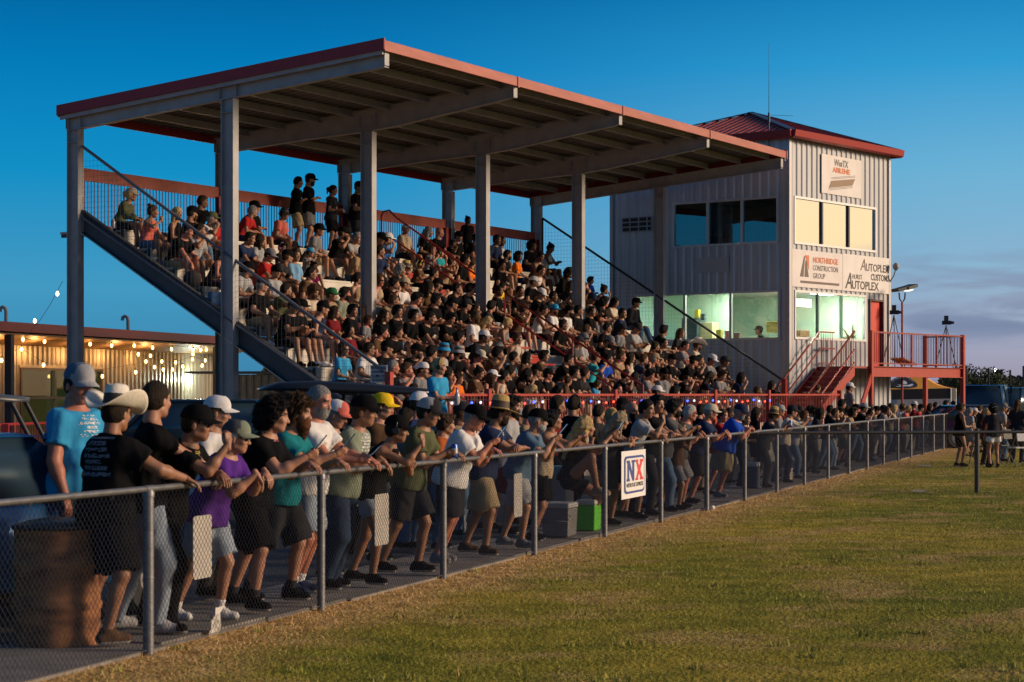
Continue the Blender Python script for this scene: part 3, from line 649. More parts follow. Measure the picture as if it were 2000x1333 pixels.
rbox(1546, 1585, 584, 600, .2, 1.9, mat('ac_white', (.7, .7, .66), .5), 'air_conditioner'); rbox(1563, 1582, 645, 658, .3, .6, mat('orange_box', (.45, .25, .12), .6), 'orange_box'); rbox(1632, 1640, 590, 655, .1, 2.2, mat('wood_strip', (.4, .28, .15), .6), 'door_jamb')
rbox(1645, 1676, 590, 660, .05, 3.3, mat('warm_wall', (.62, .38, .20), .8), 'warm_partition')
pc = MB(); A = TC+TL*1.3; l0 = along(1664, A, TR); rnd = random.Random(4)
for i in range(40):
    b = A+TR*l0+Vector((0, 0, 3.3)); d = Vector((rnd.uniform(-.4, .4), rnd.uniform(-.4, .4), rnd.uniform(.2, .75))); pc.tube([b+d*.2, b+d*.7, b+d+Vector((0, 0, -.06))], [.012, .03, .004], 4)
pc.lathe(A+TR*l0+Vector((0, 0, 2.9)), [(.14, 0), (.19, .35), (.17, .4)], 12); pc.build('potted_plant', mat('dull_leaf', (.09, .10, .05), .7), tower)  # one even dull green for leaves and pot
# upper dim room furniture: dark rack, desk, purple door seen through the tinted glass
def ubox(px0, px1, py0, py1, dist, m, nm): 
    A = TC+TR*dist; l1, l0 = along(px0, A, TL), along(px1, A, TL); Y = (A+TL*(l0+l1)/2).y; mb = MB(); mb.frame(A+TL*l0+Vector((0, 0, zT(py1, Y))), TR*.1, TL*(l1-l0), (0, 0, zT(py0, Y)-zT(py1, Y))); return mb.build(nm, m, tower)
dkb = mat('room_dark', (.015, .03, .06), .6); ubox(1320, 1342, 412, 480, .6, dkb, 'rack'); ubox(1386, 1422, 462, 478, .5, dkb, 'desk'); ubox(1456, 1484, 431, 480, 2.4, mat('plum_door', (.10, .015, .04), .6), 'inner_door'); ubox(1434, 1452, 434, 482, 2.2, dkb, 'locker'); ubox(1360, 1379, 466, 484, .5, dkb, 'chair_back')
# door, vent, boards
dr = MB(); dr.frame(TC+TR*R_dr[0]+Vector((0, 0, R_dr[2]))-NR*.10, TR*((R_dr[1]-R_dr[0])), NR*.05, (0, 0, R_dr[3]-R_dr[2])); d_ = dr.build('door', mat('door_red', (.60, .035, .02), .45), tower)
MB().tube([TC+TR*(R_dr[0]+.1)+NR*.0+Vector((0, 0, 3.5)), TC+TR*(R_dr[0]+.22)+NR*.02+Vector((0, 0, 3.5))], .02, 8).build('handle', galv, d_)
df = MB(); t = .06
df.frame(TC+TR*(R_dr[0]-t)+Vector((0, 0, R_dr[2]))-NR*.08, TR*t, NR*.14, (0, 0, 2.08)); df.frame(TC+TR*(R_dr[1])+Vector((0, 0, R_dr[2]))-NR*.08, TR*t, NR*.14, (0, 0, 2.08)); df.frame(TC+TR*(R_dr[0]-t)+Vector((0, 0, R_dr[3]))-NR*.08, TR*(R_dr[1]-R_dr[0]+2*t), NR*.14, (0, 0, t)); df.build('door_frame', mat('door_frame_dark', (.10, .03, .04), .5), tower)
lv = MB(); l1, l0 = along(1216, TC, TL), along(1277, TC, TL); Yv = (TC+TL*l0).y; zb_, zt_ = zT(452, Yv), zT(422, Yv)
lv.frame(TC+TL*l0+NL*.04+Vector((0, 0, zb_)), TL*(l1-l0), NL*.03, (0, 0, zt_-zb_)); v_ = lv.build('wall_vent', mat('vent_grey', (.32, .32, .33), .5, .3), tower)
vd = MB()
for i, (fx0, fx1) in enumerate(((.05, .15), (.20, .42), (.47, .70), (.75, .95))):
    for j in range(3): vd.frame(TC+TL*(l0+(l1-l0)*fx0)+NL*.072+Vector((0, 0, zb_+(zt_-zb_)*(.08+j*.31))), TL*((l1-l0)*(fx1-fx0)), NL*.01, (0, 0, (zt_-zb_)*.22))
vd.build('vent_slots', mat('slot_dark', (.02, .02, .02), .8), v_)
l1, l0 = along(1360, TC, TL), along(1425, TC, TL); Yv = (TC+TL*l0).y
o = panel(TC+TL*l1+NL*.05+Vector((0, 0, zT(531, Yv))), -TL, (0, 0, 1), l1-l0, zT(502, Yv)-zT(531, Yv), mat('grey_board', (.42, .42, .45), .6), 'blank_board'); tag(o, 'blank grey board fixed to the left face of the tower between the two window rows', 'board')
# banners on the right face
def rface(px, py, n_=.06): x = along(px, TC, TR); Y = (TC+TR*x).y; return x, zT(py, Y)
banw = mat('banner_white', (.70, .65, .63), .6, noise=.10, nscale=2.0, bump=.25, bscale=4)
def banner(px0, px1, zt0, zb0, label, m=banw):
    x0, x1 = along(px0, TC, TR), along(px1, TC, TR); o = panel(TC+TR*x0+NR*.045+Vector((0, 0, zb0)), TR, (0, 0, 1), x1-x0, zt0-zb0, m, 'banner'); o.name = 'banner'; return tag(o, label, 'banner', 'banners on the tower'), x0, x1
b1, x0, x1 = banner(1544, 1642.5, 6.05, 4.92, 'white banner of a construction group with a grey and orange mark, on the tower')
tx = lambda p, body, x, z, h, m, **k: text_obj('lettering', body, m, p, TC+TR*x+NR*.060+Vector((0, 0, z)), TR, (0, 0, 1), h, **k)
brn = mat('letter_brown', (.13, .085, .075), .6); org = mat('letter_orange', (.62, .16, .06), .6)
W1 = x1-x0
tx(b1, 'NORTHRIDGE', x0+W1*.40, 5.70, .17, org, fit=W1*.50, bold=.006); tx(b1, 'CONSTRUCTION', x0+W1*.40, 5.46, .165, brn, fit=W1*.50); tx(b1, 'GROUP', x0+W1*.40, 5.22, .165, brn, fit=W1*.24)
def rp(m, nm, p, pts, d=.056): MB().prism([TC+TR*x+NR*d+Vector((0, 0, z)) for x, z in pts], NR*.006).build(nm, m, p)
ax, az_ = x0+W1*.15, 5.24
rp(brn, 'mark', b1, [(ax, az_), (ax+.13*1.6, az_), (ax+.30, az_+.62), (ax+.24, az_+.62)]); rp(brn, 'mark', b1, [(ax+.27, az_), (ax+.52, az_), (ax+.40, az_+.46), (ax+.33, az_+.50)]); rp(org, 'mark', b1, [(ax+.30, az_+.66), (ax+.54, az_+.66), (ax+.53, az_+.22)])
rp(brn, 'mark', b1, [(x0+W1*.16, 5.05), (x0+W1*.93, 5.05), (x0+W1*.93, 5.12), (x0+W1*.16, 5.12)])
b2, x0, x1 = banner(1643, 1735.5, 6.07, 4.92, 'white banner lettered for an autoplex, right half of the tower banners', mat('banner_white_right', (.72, .68, .65), .6, noise=.08, nscale=2.2, bump=.2, bscale=4))
W2 = x1-x0; bl_ = mat('letter_dark', (.045, .035, .035), .6)
tx(b2, 'A', x0+W2*.36, 5.60, .38, mat('letter_rust', (.20, .09, .05), .6), fit=.36, shear=.25); tx(b2, 'UTOPLEX', x0+W2*.475, 5.60, .24, bl_, fit=W2*.50, bold=.004); tx(b2, 'CUSTOMS', x0+W2*.58, 5.32, .20, bl_, fit=W2*.395, bold=.006)
tx(b2, 'A', x0+W2*.05, 5.0, .50, bl_, fit=.44, shear=.25, bold=.004); tx(b2, 'UTOPLEX', x0+W2*.185, 5.0, .26, bl_, fit=W2*.56, bold=.006); tx(b2, 'HURST', x0+W2*.185, 5.31, .15, bl_, fit=W2*.21)
x0, x1 = along(1602, TC, TR), along(1679, TC, TR); zb0, zt0 = 7.86, 9.06
b3 = panel(TC+TR*x0+NR*.045+Vector((0, 0, zb0)), TR, (0, 0, 1), x1-x0, zt0-zb0, banw, 'sign_board'); tag(b3, 'square white sign with a slanted brown stripe high on the tower under the roof', 'sign'); W3 = x1-x0
tx(b3, 'WesTX', x0+W3*.30, 8.76, .20, mat('letter_grey', (.16, .16, .17), .6), fit=W3*.36, shear=.2, bold=.008); tx(b3, 'ABILENE', x0+W3*.27, 8.555, .15, org, fit=W3*.44, bold=.008)
rp(mat('letter_tan', (.24, .15, .09), .6), 'stripe', b3, [(x0+W3*.17, 8.04), (x0+W3*.77, 8.23), (x0+W3*.84, 8.45), (x0+W3*.23, 8.27)])
for dz in (.05, .09): rp(bl_, 'stripe', b3, [(x0+W3*.23, 8.27+dz), (x0+W3*.84, 8.45+dz), (x0+W3*.84, 8.462+dz), (x0+W3*.23, 8.282+dz)])
for dz in (-.07, -.03): rp(bl_, 'stripe', b3, [(x0+W3*.17, 8.04+dz), (x0+W3*.77, 8.23+dz), (x0+W3*.77, 8.242+dz), (x0+W3*.17, 8.052+dz)])
# antenna, horn speaker, floodlight
an = MB(); b = PX(1502, 300, 62.3); an.tube([b-NL*0, Vector((b.x, b.y, CAM_Z+(770-84)/F_PX*62.3))], [.02, .006], 6); an.tube([PX(1502, 225, 62.3), PX(1549, 227, 62.3)], .006, 5); an.lathe(PX(1502, 240, 62.3), [(.035, 0), (.035, .3)], 8); tag(an.build('antenna', mat('antenna_dark', (.10, .10, .11), .5, .4)), 'thin whip antenna mast rising above the front corner of the tower roof', 'antenna')
wl = MB(); b = TC+TR*TW; zz = zT(530, 67); wl.tube([b+NR*.02+Vector((0, 0, zz-.4)), b+NR*.2+Vector((0, 0, zz-.15)), b+NR*.25+Vector((0, 0, zz))], .02, 6); wl.lathe(b+NR*.27+Vector((0, 0, zz)), [(.03, 0), (.10, .08), (.11, .20), (.02, .26)], 10); tag(wl.build('wall_lamp', mat('lamp_grey', (.25, .25, .25), .5)), 'small goose neck lamp on the right edge of the tower beside the banner', 'lamp')
# deck and stairs
dk_z = 2.54
dko = thing('tower_deck', 'raised red steel deck with picket railing and stairs on the right face of the tower', 'deck', TC+TR*5+NR*1)
Dd = 1.35; S0 = along(1699, TC+NR*Dd, TR); S1 = along(1876, TC+NR*Dd, TR)
DA = TC+TR*S0+NR*Dd
mb = MB(); mb.frame(TC+TR*S0+NR*.05+Vector((0, 0, dk_z-.06)), TR*(S1-S0), NR*(Dd-.06), (0, 0, .055)); mb.build('deck_plate', redp, dko)
mb = MB(); mb.frame(DA+Vector((0, 0, dk_z-.30)), TR*(S1-S0), NR*.02, (0, 0, .30)); mb.frame(DA+Vector((0, 0, dk_z-.31)), TR*(S1-S0), NR*.10, (0, 0, .015)); mb.frame(DA+Vector((0, 0, dk_z-.005)), TR*(S1-S0), NR*.10, (0, 0, .015)); mb.build('edge_beam', redb, dko)
mb = MB(); mb.frame(TC+TR*S1+NR*.05+Vector((0, 0, dk_z-.30)), TR*.02, NR*(Dd-.05), (0, 0, .30)); mb.build('edge_beam', redb, dko)
for x, n_ in ((S0-.08, Dd), (S1, Dd), (S1, .0)): MB().frame(TC+TR*x+NR*(n_-.02)+Vector((0, 0, 0)), TR*.13, NR*.13, (0, 0, dk_z+1.10)).build('deck_post', redb, dko)
mb = MB()
def railing(mb, A, B, zA, zB, h=1.05, sp=.115, lowgap=.1, pick=True):
    A, B = Vector(A), Vector(B); A.z = zA; B.z = zB; H = Vector((0, 0, h))
    mb.bar(A+H, B+H, .045, .045); mb.bar(A+Vector((0, 0, lowgap)), B+Vector((0, 0, lowgap)), .035, .035)
    L = (B-A).length; n_ = int(L/sp)
    if pick:
        for i in range(1, n_): p = A.lerp(B, i/n_); mb.frame(p+Vector((0, 0, lowgap+.02)), (.015, 0, 0), (0, .015, 0), (0, 0, h-lowgap-.04))
for A, B in ((DA+NR*.06+TR*.05, TC+TR*S1+NR*(Dd+.06)), (TC+TR*(S1+.06)+NR*.1, TC+TR*(S1+.06)+NR*(Dd-.02))):
    mb = MB(); railing(mb, A, B, dk_z, dk_z); mb.build('deck_railing', redp, dko)
xm_ = TC+TR*((S0+S1)/2)+NR*(Dd+.06); 
for f in (.42, .70): MB().frame(TC+TR*(S0+(S1-S0)*f)+NR*(Dd+.03)+Vector((0, 0, dk_z)), TR*.05, NR*.05, (0, 0, 1.05)).build('rail_post', redp, dko)
# stairs descend along the right face towards the corner
run = S0-.25 - along(1560, TC+NR*Dd, TR); nst = 13
st0 = TC+TR*(S0-.1); zlo = .5
def stp(s, n_, z): p = TC+TR*s+NR*n_; p.z = z; return p
s_top, s_bot = S0-1.05, S0-1.05-3.0
mb = MB(); mb.frame(stp(s_top, .15, dk_z-.06), TR*(S0-s_top), NR*(Dd-.16), (0, 0, .055)); mb.build('landing', redp, dko)
mb = MB()
for nn in (.12, Dd): mb.prism([stp(s_top+.05, nn, dk_z-.28), stp(s_top+.05, nn, dk_z+.02), stp(s_bot, nn, zlo+.25), stp(s_bot, nn, zlo-.05)], NR*.03)
mb.build('stair_stringer', redb, dko)
mb = MB()
for i in range(nst):
    f = (i+.5)/nst; s = s_top+(s_bot-s_top)*f; z = dk_z+(zlo-dk_z)*(i+1)/(nst+.0); mb.frame(stp(s-.13, .155, z), TR*.26, NR*(Dd-.16), (0, 0, .03)); mb.frame(stp(s+.12, .155, z+.03), TR*.01, NR*(Dd-.16), (0, 0, .12))
mb.build('stair_treads', redp, dko)
for nn in (.20, Dd+.05):
    mb = MB(); railing(mb, stp(s_top, nn, 0), stp(s_bot, nn, 0), dk_z, zlo, 1.05, .2, .5, False)
    if nn > 1: railing(mb, stp(s_top, nn, 0), stp(s_bot, nn, 0), dk_z, zlo, 1.05, .12, .12)
    mb.build('stair_railing', redb if nn > 1 else redp, dko)
mb = MB(); railing(mb, stp(s_top, .18, 0), stp(S0-.1, .18, 0), dk_z, dk_z, 1.05, .12); railing(mb, stp(s_top, .19, 0), stp(S0-.1, .19, 0), dk_z, dk_z, .55, .12, .1, False); mb.build('landing_railing', redp, dko)
# lower flight from the landing towards the viewer
lf = MB(); a = stp(S0-.02, Dd+.05, dk_z-.3); b = PX(1655, 960, 59.5); b.z = .1; lf.bar(a, b, .05, .26); lf.build('brace_beam', redb, dko)
# small post where the end rail meets
# floodlight on red pole
fl = thing('floodlight', 'twin headed black floodlight on a thin red pole behind the tower deck', 'floodlight', PX(1762, 770, 66)+Vector((0, 0, -1.7)))
fl_b = PX(1762, 700, 66); MB().tube([Vector((fl_b.x, 66, 0)), PX(1762, 590, 66)], .035, 8).build('pole', redp, fl)
mb = MB(); mb.tube([PX(1756, 572, 66), PX(1757, 584, 66), PX(1762, 592, 66), PX(1767, 584, 66), PX(1768, 572, 66)], .025, 6); mb.build('bracket', mat('lamp_black', (.015, .015, .018), .5), fl)
mb = MB()
mb.bar(PX(1747, 568, 65.9), PX(1769, 562, 66.1), .35, .10); hb_ = mb.build('lamp_head', MATS['lamp_black'], fl, bevel=.02)
mb = MB(); mb.bar(PX(1766, 564, 66.0), PX(1784, 558, 66.5), .35, .10); mb.build('lamp_head', MATS['lamp_black'], fl, bevel=.02)
mb = MB(); mb.bar(PX(1771, 569, 65.85), PX(1779, 566, 66.0), .2, .03); mb.build('lamp_glass', mat('lamp_lens', (.8, .75, .65), .2, emit=(1, .9, .75), estr=.8), fl)
# tripods with cameras on the deck
def tripod(px, top, label, Y):
    b = thing('camera_tripod', label, 'camera', PX(px, 770-(dk_z-CAM_Z)*F_PX/Y, Y), 'cameras on the tower deck'); o = b.location
    head = PX(px, top+18, Y); mb = MB()
    for an_ in (0, 2.1, 4.2): mb.tube([head, Vector((o.x+.42*math.cos(an_+.4), o.y+.42*math.sin(an_+.4), dk_z))], .015, 5)
    mb.tube([head-Vector((0, 0, .35)), head], .02, 6); mb.build('legs', MATS['lamp_black'], b)
    cm_ = MB(); cm_.bar(head+Vector((-.14, 0, .09)), head+Vector((.16, -.05, .09)), .12, .13); cm_.box(head+Vector((0, 0, .24)), (.13, .10, .17)); cm_.tube([head+Vector((.16, -.05, .09)), head+Vector((.25, -.07, .09))], .045, 8); cm_.build('camera', MATS['lamp_black'], b)
tripod(1746, 598, 'small camera on a black tripod at the tower end of the deck', 66.5); tripod(1848, 618, 'camera on a tall black tripod near the right end of the tower deck', 69.5)
# orange folded gear on the deck
mb = MB(); 
for i in range(5): a = PX(1742+i*3, 712, 68); mb.bar(PX(1740+i*6, 700, 68), PX(1762+i*7, 713, 68.3), .08, .05)
tag(mb.build('folded_chairs', mat('orange_plastic', (.75, .22, .03), .5)), 'orange and red folded gear lying on the tower deck', 'gear')
# ------------------------------------------------------------------ snack building behind the left end of the stand
BD = Vector((1080, 4050, 0)).normalized(); BN = Vector((BD.y, -BD.x, 0)); BA = Vector((-1000/F_PX*55.8, 55.8, 0))
bld = thing('clubhouse', 'low corrugated metal building with red edged porch roof behind the stand, left', 'building', BA+BD*6)
def bx(px, q=0.0): k = (px-1000)/F_PX; b = BA-BN*q; return (k*b.y-b.x)/(BD.x-k*BD.y)
warmclad = mat('bare_metal_cladding', (.42, .36, .28), .36, .55, noise=.15, nscale=2, stretch=(5, 5, .3))
Lb = bx(432, 1.5)
def bz(py, px, q): t = bx(px, q); return CAM_Z-(py-HOR)/F_PX*(BA+BD*t-BN*q).y
QW = 1.5                                  # wall set back under the porch
wx0, wx1 = bx(36, QW), bx(196, QW); wz1 = bz(723, 100, QW)
corrugated('front_wall', BA-BD*3-BN*QW, BD, BN, Lb+3, 0, 3.35, [(wx0+3, wx1+3, .15, wz1)], warmclad, bld, pitch=.30, depth=.05)
mb = MB(); mb.frame(BA-BD*3-BN*(QW+7), BD*(Lb+3), BN*.1, (0, 0, 3.3)); mb.frame(BA+BD*(Lb)-BN*(QW+7), BD*.1, BN*7, (0, 0, 3.3)); mb.build('side_wall', warmclad, bld)
mb = MB(); mb.frame(BA-BD*3-BN*(QW+7)+Vector((0, 0, 3.42)), BD*(Lb+3.3), BN*(QW+7), (0, 0, .05)); mb.build('roof', mat('porch_roof', (.45, .36, .25), .5, .2), bld)
mb = MB(); mb.frame(BA-BD*3+Vector((0, 0, 3.40)), BD*(Lb+3.3), BN*.06, (0, 0, .26)); mb.build('fascia', redb, bld)
mb = MB(); mb.prism([BA-BD*3+Vector((0, 0, 3.32)), BA-BD*3-BN*(QW-.1)+Vector((0, 0, 3.10)), BA-BD*3-BN*(QW-.1)+Vector((0, 0, 3.13)), BA-BD*3+Vector((0, 0, 3.36))], BD*(Lb+3.3)); mb.build('soffit', mat('soffit_wood', (.30, .17, .08), .5), bld)
for px in (15, 421): t = bx(px, .1); MB().frame(BA+BD*t-BN*.2, BD*.18, BN*.2, (0, 0, 3.35)).build('porch_post', steeld, bld)
# glazed door front
wf_ = MB(); P = lambda x, z, d=0: BA-BN*QW+BD*x+BN*d+Vector((0, 0, z))
for x in (wx0, (wx0*.60+wx1*.40), wx1-.08, wx0*.3+wx1*.7): wf_.frame(P(x, .15, -.02), BD*.09, BN*.10, (0, 0, wz1-.15))
for z in (.15, 1.55, wz1-.02): wf_.frame(P(wx0, z, -.015), BD*(wx1-wx0), BN*.09, (0, 0, .07))
w_ = wf_.build('shop_front', mat('dark_bronze_frame', (.06, .04, .03), .5), bld)
wf_ = MB(); wf_.frame(P(wx0-.08, wz1+.05, .05), BD*(wx1-wx0+.16), BN*.05, (0, 0, .08)); wf_.frame(P(wx1, .15, .05), BD*.08, BN*.05, (0, 0, wz1-.1)); wf_.build('front_trim', mat('cream_trim', (.5, .42, .3), .5), bld)
MB().frame(P(wx0, .15, 0), BD*(wx1-wx0), BN*.006, (0, 0, wz1-.15)).build('pane', gl_clear, w_)
mb = MB(); mb.frame(P(wx0-1.0, 0, -4.0), BD*(wx1-wx0+5), BN*.05, (0, 0, 3.2)); mb.frame(P(wx0-1.05, 0, -4.0), BD*.05, BN*3.9, (0, 0, 3.2)); mb.frame(P(wx1+3.95, 0, -4.0), BD*.05, BN*3.9, (0, 0, 3.2)); mb.build('room', mat('lime_wall', (.34, .42, .24), .8), bld)
MB().frame(P(wx0+.6, 3.0, -2.5), BD*.5, BN*1.2, (0, 0, .05)).build('ceiling_glow_panel', mat('shop_lamp', (1, 1, 1), .5, emit=(.85, 1.0, .7), estr=26.0), bld)
mb = MB(); mb.frame(P(wx0+.8, .5, -1.8), BD*1.2, BN*.6, (0, 0, 1.0)); mb.build('display_case', mat('case_blue', (.03, .18, .35), .5), bld)
mb = MB(); mb.frame(P(wx0*.5+wx1*.5, 1.6, -2.6), BD*.8, BN*.1, (0, 0, .9)); mb.build('screen', mat('screen', (.02, .02, .02), .3, emit=(.10, .45, .15), estr=.8), bld)
# bright wall lamp and its warm bulbs: real lamps
wl = thing('wall_light', 'bright white wall light shining on the corrugated wall of the low building', 'light', PX(363, 740, 66)); 
t = bx(361, QW); wp = BA+BD*t-BN*(QW-.10); wp.z = CAM_Z-(740-HOR)/F_PX*wp.y
mb = MB(); mb.lathe(wp+Vector((0, 0, -.10)), [(.02, 0), (.09, .02), (.13, .10), (.10, .17), (.02, .20)], 14); mb.build('lamp_globe', mat('white_lamp', (1, 1, 1), .4, emit=(.92, 1.0, .90), estr=14), wl)
MB().frame(wp-BN*.10-BD*.1+Vector((0, 0, -.1)), BD*.2, BN*.02, (0, 0, .2)).build('mount', steeld, wl)
def plight(p, e, c, r=.05):
    l = bpy.data.lights.new('lamp', 'POINT'); l.energy = e; l.color = c; l.shadow_soft_size = r; o = bpy.data.objects.new('lamp', l); COL.objects.link(o); o.location = p; return o
plight(wp+BN*.40, 60, (.80, 1.0, .82), .1)
# festoon bulbs
wb = mat('warm_bulb', (1, .7, .3), .4, emit=(1.0, .52, .14), estr=9.0)
def festoon(label, pts, dens, q=.2):
    f_ = thing('festoon_lights', label, 'string lights', BA+BD*3+BN*.3+Vector((0, 0, 3)), 'warm festoon lights on the porch'); W3_ = []
    for i in range(len(pts)-1):
        (xa, ya), (xb, yb) = pts[i], pts[i+1]
        for s in range(8):
            f = s/8; px = xa+(xb-xa)*f; py = ya+(yb-ya)*f+4*math.sin(math.pi*f)*0; t = bx(px, q); p = BA+BD*t-BN*q; p.z = CAM_Z-(py-HOR)/F_PX*p.y; W3_.append(p)
    MB().tube(W3_, .006, 4).build('cable', MATS['black_cable'], f_)
    for (px, py) in dens:
        t = bx(px, q); p = BA+BD*t-BN*q; p.z = CAM_Z-(py-HOR)/F_PX*p.y
        b = MB(); b.lathe(p+Vector((0, 0, -.07)), [(.003, 0), (.038, .035), (.040, .07), (.020, .12)], 8); b.lathe(p+Vector((0, 0, .05)), [(.018, 0), (.018, .06)], 6, mi=1); b.build('bulb', [wb, MATS['black_cable']], f_)
festoon('upper string of warm bulbs running under the porch eave of the low building', [(36, 657), (60, 664), (250, 672), (350, 676), (420, 684)], [(45, 663), (87, 667), (176, 672), (218, 675), (262, 675), (298, 679), (335, 682), (403, 683), (371, 676), (377, 684), (392, 684)], .25)
festoon('lower sagging string of warm bulbs across the low building wall', [(0, 700), (40, 680), (85, 708), (120, 712), (200, 722), (262, 712), (310, 694), (376, 690)], [(3, 704), (42, 682), (85, 713), (200, 735), (265, 727), (285, 706), (302, 717), (319, 722), (337, 722), (357, 716), (376, 702)], .6)
festoon('middle string of warm bulbs near the right end of the low building', [(240, 690), (270, 692), (316, 706), (343, 707), (376, 696), (401, 705), (420, 702)], [(270, 692), (294, 695), (316, 706), (343, 708), (377, 692), (395, 714), (401, 704)], .9)
for t_, q_ in ((1.0, .6), (3.2, .6), (5.6, .5), (8.2, .5), (10.5, .6)): plight(BA+BD*t_-BN*q_+Vector((0, 0, 2.9)), 24, (1.0, .50, .16), .12)
up_ = thing('festoon_lights', 'loose string with two bulbs rising from the porch roof to the stand column', 'string lights', PX(40, 655, 54), 'warm festoon lights on the porch')
a_, b_ = PX(38, 658, 55), PX(122, 550, 47.5); md = a_.lerp(b_, .5)-Vector((0, 0, .25)); MB().tube([a_, a_.lerp(md, .5)-Vector((0, 0, .08)), md, md.lerp(b_, .5)-Vector((0, 0, .05)), b_], .006, 4).build('cable', mat('pale_cable', (.35, .35, .35), .6), up_)
for px, py, Y in ((68, 628, 52.5), (112, 575, 49)): b = MB(); b.lathe(PX(px, py, Y)+Vector((0, 0, -.05)), [(.003, 0), (.036, .035), (.038, .07), (.015, .12)], 8); b.build('bulb', wb, up_)
# vent pipes on its roof
for px, py, lb in ((12, 600, 'curved grey vent pipe on the low building roof at the far left'), (250, 618, 'curved grey vent pipe on the low building roof between the stand columns')):
    Y = 60 if px < 100 else 66; b = PX(px, 660, Y); t_ = PX(px, py, Y); s = .14
    mb = MB(); mb.tube([Vector((b.x, Y, 3.4)), t_-Vector((0, 0, .12)), t_-Vector((.03, 0, .03)), t_-Vector((.10, 0, 0)), t_-Vector((.17, 0, .04)), t_-Vector((.18, 0, .14))], .055, 10); tag(mb.build('vent_pipe', mat('vent_pipe_grey', (.30, .27, .26), .6)), lb, 'vent pipe')
# small red railing by the porch
pr = thing('porch_railing', 'low red picket railing in front of the low building', 'railing', PX(80, 830, 40))
mb = MB(); railing(mb, PX(-30, 830, 40), PX(150, 830, 45), .02, .02, 1.08, .13); railing(mb, PX(150, 830, 45), PX(420, 828, 57), .02, .02, 1.08, .13); mb.build('pickets', redp, pr)
MB().frame(PX(3, 770, 40)+Vector((0, 0, -1.7)), (.13, 0, 0), (0, .1, 0), (0, 0, 1.12)).build('post', redp, pr)
# beige clad skirting behind the stand
sk = thing('storage_shed', 'beige ribbed metal shed wall seen under the stand beside the column', 'shed', PX(510, 770, 62)+Vector((0, 0, -1.7)))
corrugated('wall', PX(425, 770, 62)-Vector((0, 0, 1.7)), BD.cross(Vector((0, 0, 1))).normalized()*0+Vector((1, 0, 0)), Vector((0, -1, 0)), 3.6, 0, 2.28, [], mat('beige_cladding', (.46, .38, .22), .6, noise=.1), sk, pitch=.22, depth=.03)
MB().box(PX(515, 770, 63.2)+Vector((-.2, 0, .65)), (4.0, 2.6, .06)).build('roof', mat('shed_roof', (.2, .18, .15), .6), sk)
MB().frame(PX(425, 770, 62)+Vector((0, .02, -1.7)), (0, 2.3, 0), (.04, 0, 0), (0, 0, 2.26)).build('side_wall', MATS['beige_cladding'], sk)
# ------------------------------------------------------------------ tent at the right
tn = thing('canopy_tent', 'orange canopy tent with black oval emblem and black valance beyond the tower deck', 'tent', PX(1800, 770, 72)+Vector((0, 0, -1.7)))
TY = 100.0
def tp(px, z, dy=0): p = PX(px, 770, TY+dy); p.z = z; return p
a, b, c, d = tp(1733, 1.92, 0), tp(1857, 1.98, 0), tp(1857, 1.98, 3.2)+Vector((.25, 0, 0)), tp(1733, 1.92, 3.2)
ap = (a+b+c+d)/4+Vector((-.2, 0, .98)); seg = 8
mb = MB()
for A, B in ((a, b), (b, c), (c, d), (d, a)):
    rows = []
    for i in range(seg+1):
        f = i/seg; sag = -.22*math.sin(math.pi*f)
        rows.append((A.lerp(ap, f)+Vector((0, 0, sag)), B.lerp(ap, f)+Vector((0, 0, sag))))
    for (p, q), (r, s) in zip(rows[:-1], rows[1:]): mb.add([p, q, s, r], [(0, 1, 2, 3)], 0, True)
mb.build('roof', mat('tent_orange', (.85, .36, .035), .7, noise=.08), tn)
mb = MB()
for A, B in ((a, b), (b, c), (c, d), (d, a)): e = (B-A).normalized().cross(Vector((0, 0, 1))); mb.frame(A+Vector((0, 0, -.50))+e*.004, B-A, e*.01, (0, 0, .50))
mb.build('valance', mat('tent_black', (.02, .02, .022), .8), tn)
for p in (a, b, c, d): MB().tube([Vector((p.x, p.y, 0)), p], .03, 8).build('leg', mat('tent_leg', (.6, .6, .6), .4, .4), tn)
sl_ = (ap-(a+b)/2); 
def onroof(x, f, n_=.03):                # along the near slope: x from the left corner, f up the slope
    p = a.lerp(ap, f); q = b.lerp(ap, f); X = (b-a).normalized(); r = a+X*x; base = Vector((r.x, 0, 0)); yy = p.y; return Vector((r.x, yy-.03-n_, p.z-.22*math.sin(math.pi*f)+.02+n_))
cx_ = (tp(1770, 0)-a).x; ov = MB(); ring = [onroof(cx_+.66*math.cos(i*math.pi/14), .42+.33*math.sin(i*math.pi/14), .01) for i in range(28)]
ctr = onroof(cx_, .42, .02); ov.add([ctr]+ring, [(0, i+1, (i+1) % 28+1) for i in range(28)]); em = ov.build('emblem', mat('emblem_black', (.012, .014, .02), .7), tn)
wt = mat('emblem_white', (.6, .62, .66), .7); sw = MB()
def blob(pts): sw.add([onroof(cx_+x*1.35, .40+y*.95, .035) for x, y in pts], [tuple(range(len(pts)))])
blob([(-.10, .06), (-.06, .17), (.04, .20), (.12, .15), (.13, .05), (.05, .0), (-.04, .0)]); blob([(-.36, -.20), (-.10, -.08), (.20, -.02), (.30, .05), (.34, -.04), (.20, -.14), (-.05, -.17)]); blob([(-.25, -.02), (-.08, -.03), (.10, -.12), (.30, -.20), (.12, -.17), (-.10, -.09)])
sw.build('emblem_figure', wt, em)
for ch, an in zip('MONKEY CAR', np.linspace(158, 22, 10)):
    if ch != ' ': p = onroof(cx_+.54*math.cos(R(an)), .42+.245*math.sin(R(an)), .04); text_obj('lettering', ch, wt, em, p, (math.cos(R((an-90)*.5)), 0, math.sin(R((an-90)*.5))), (0, 0, 1), .11, align='CENTER', bold=.003)
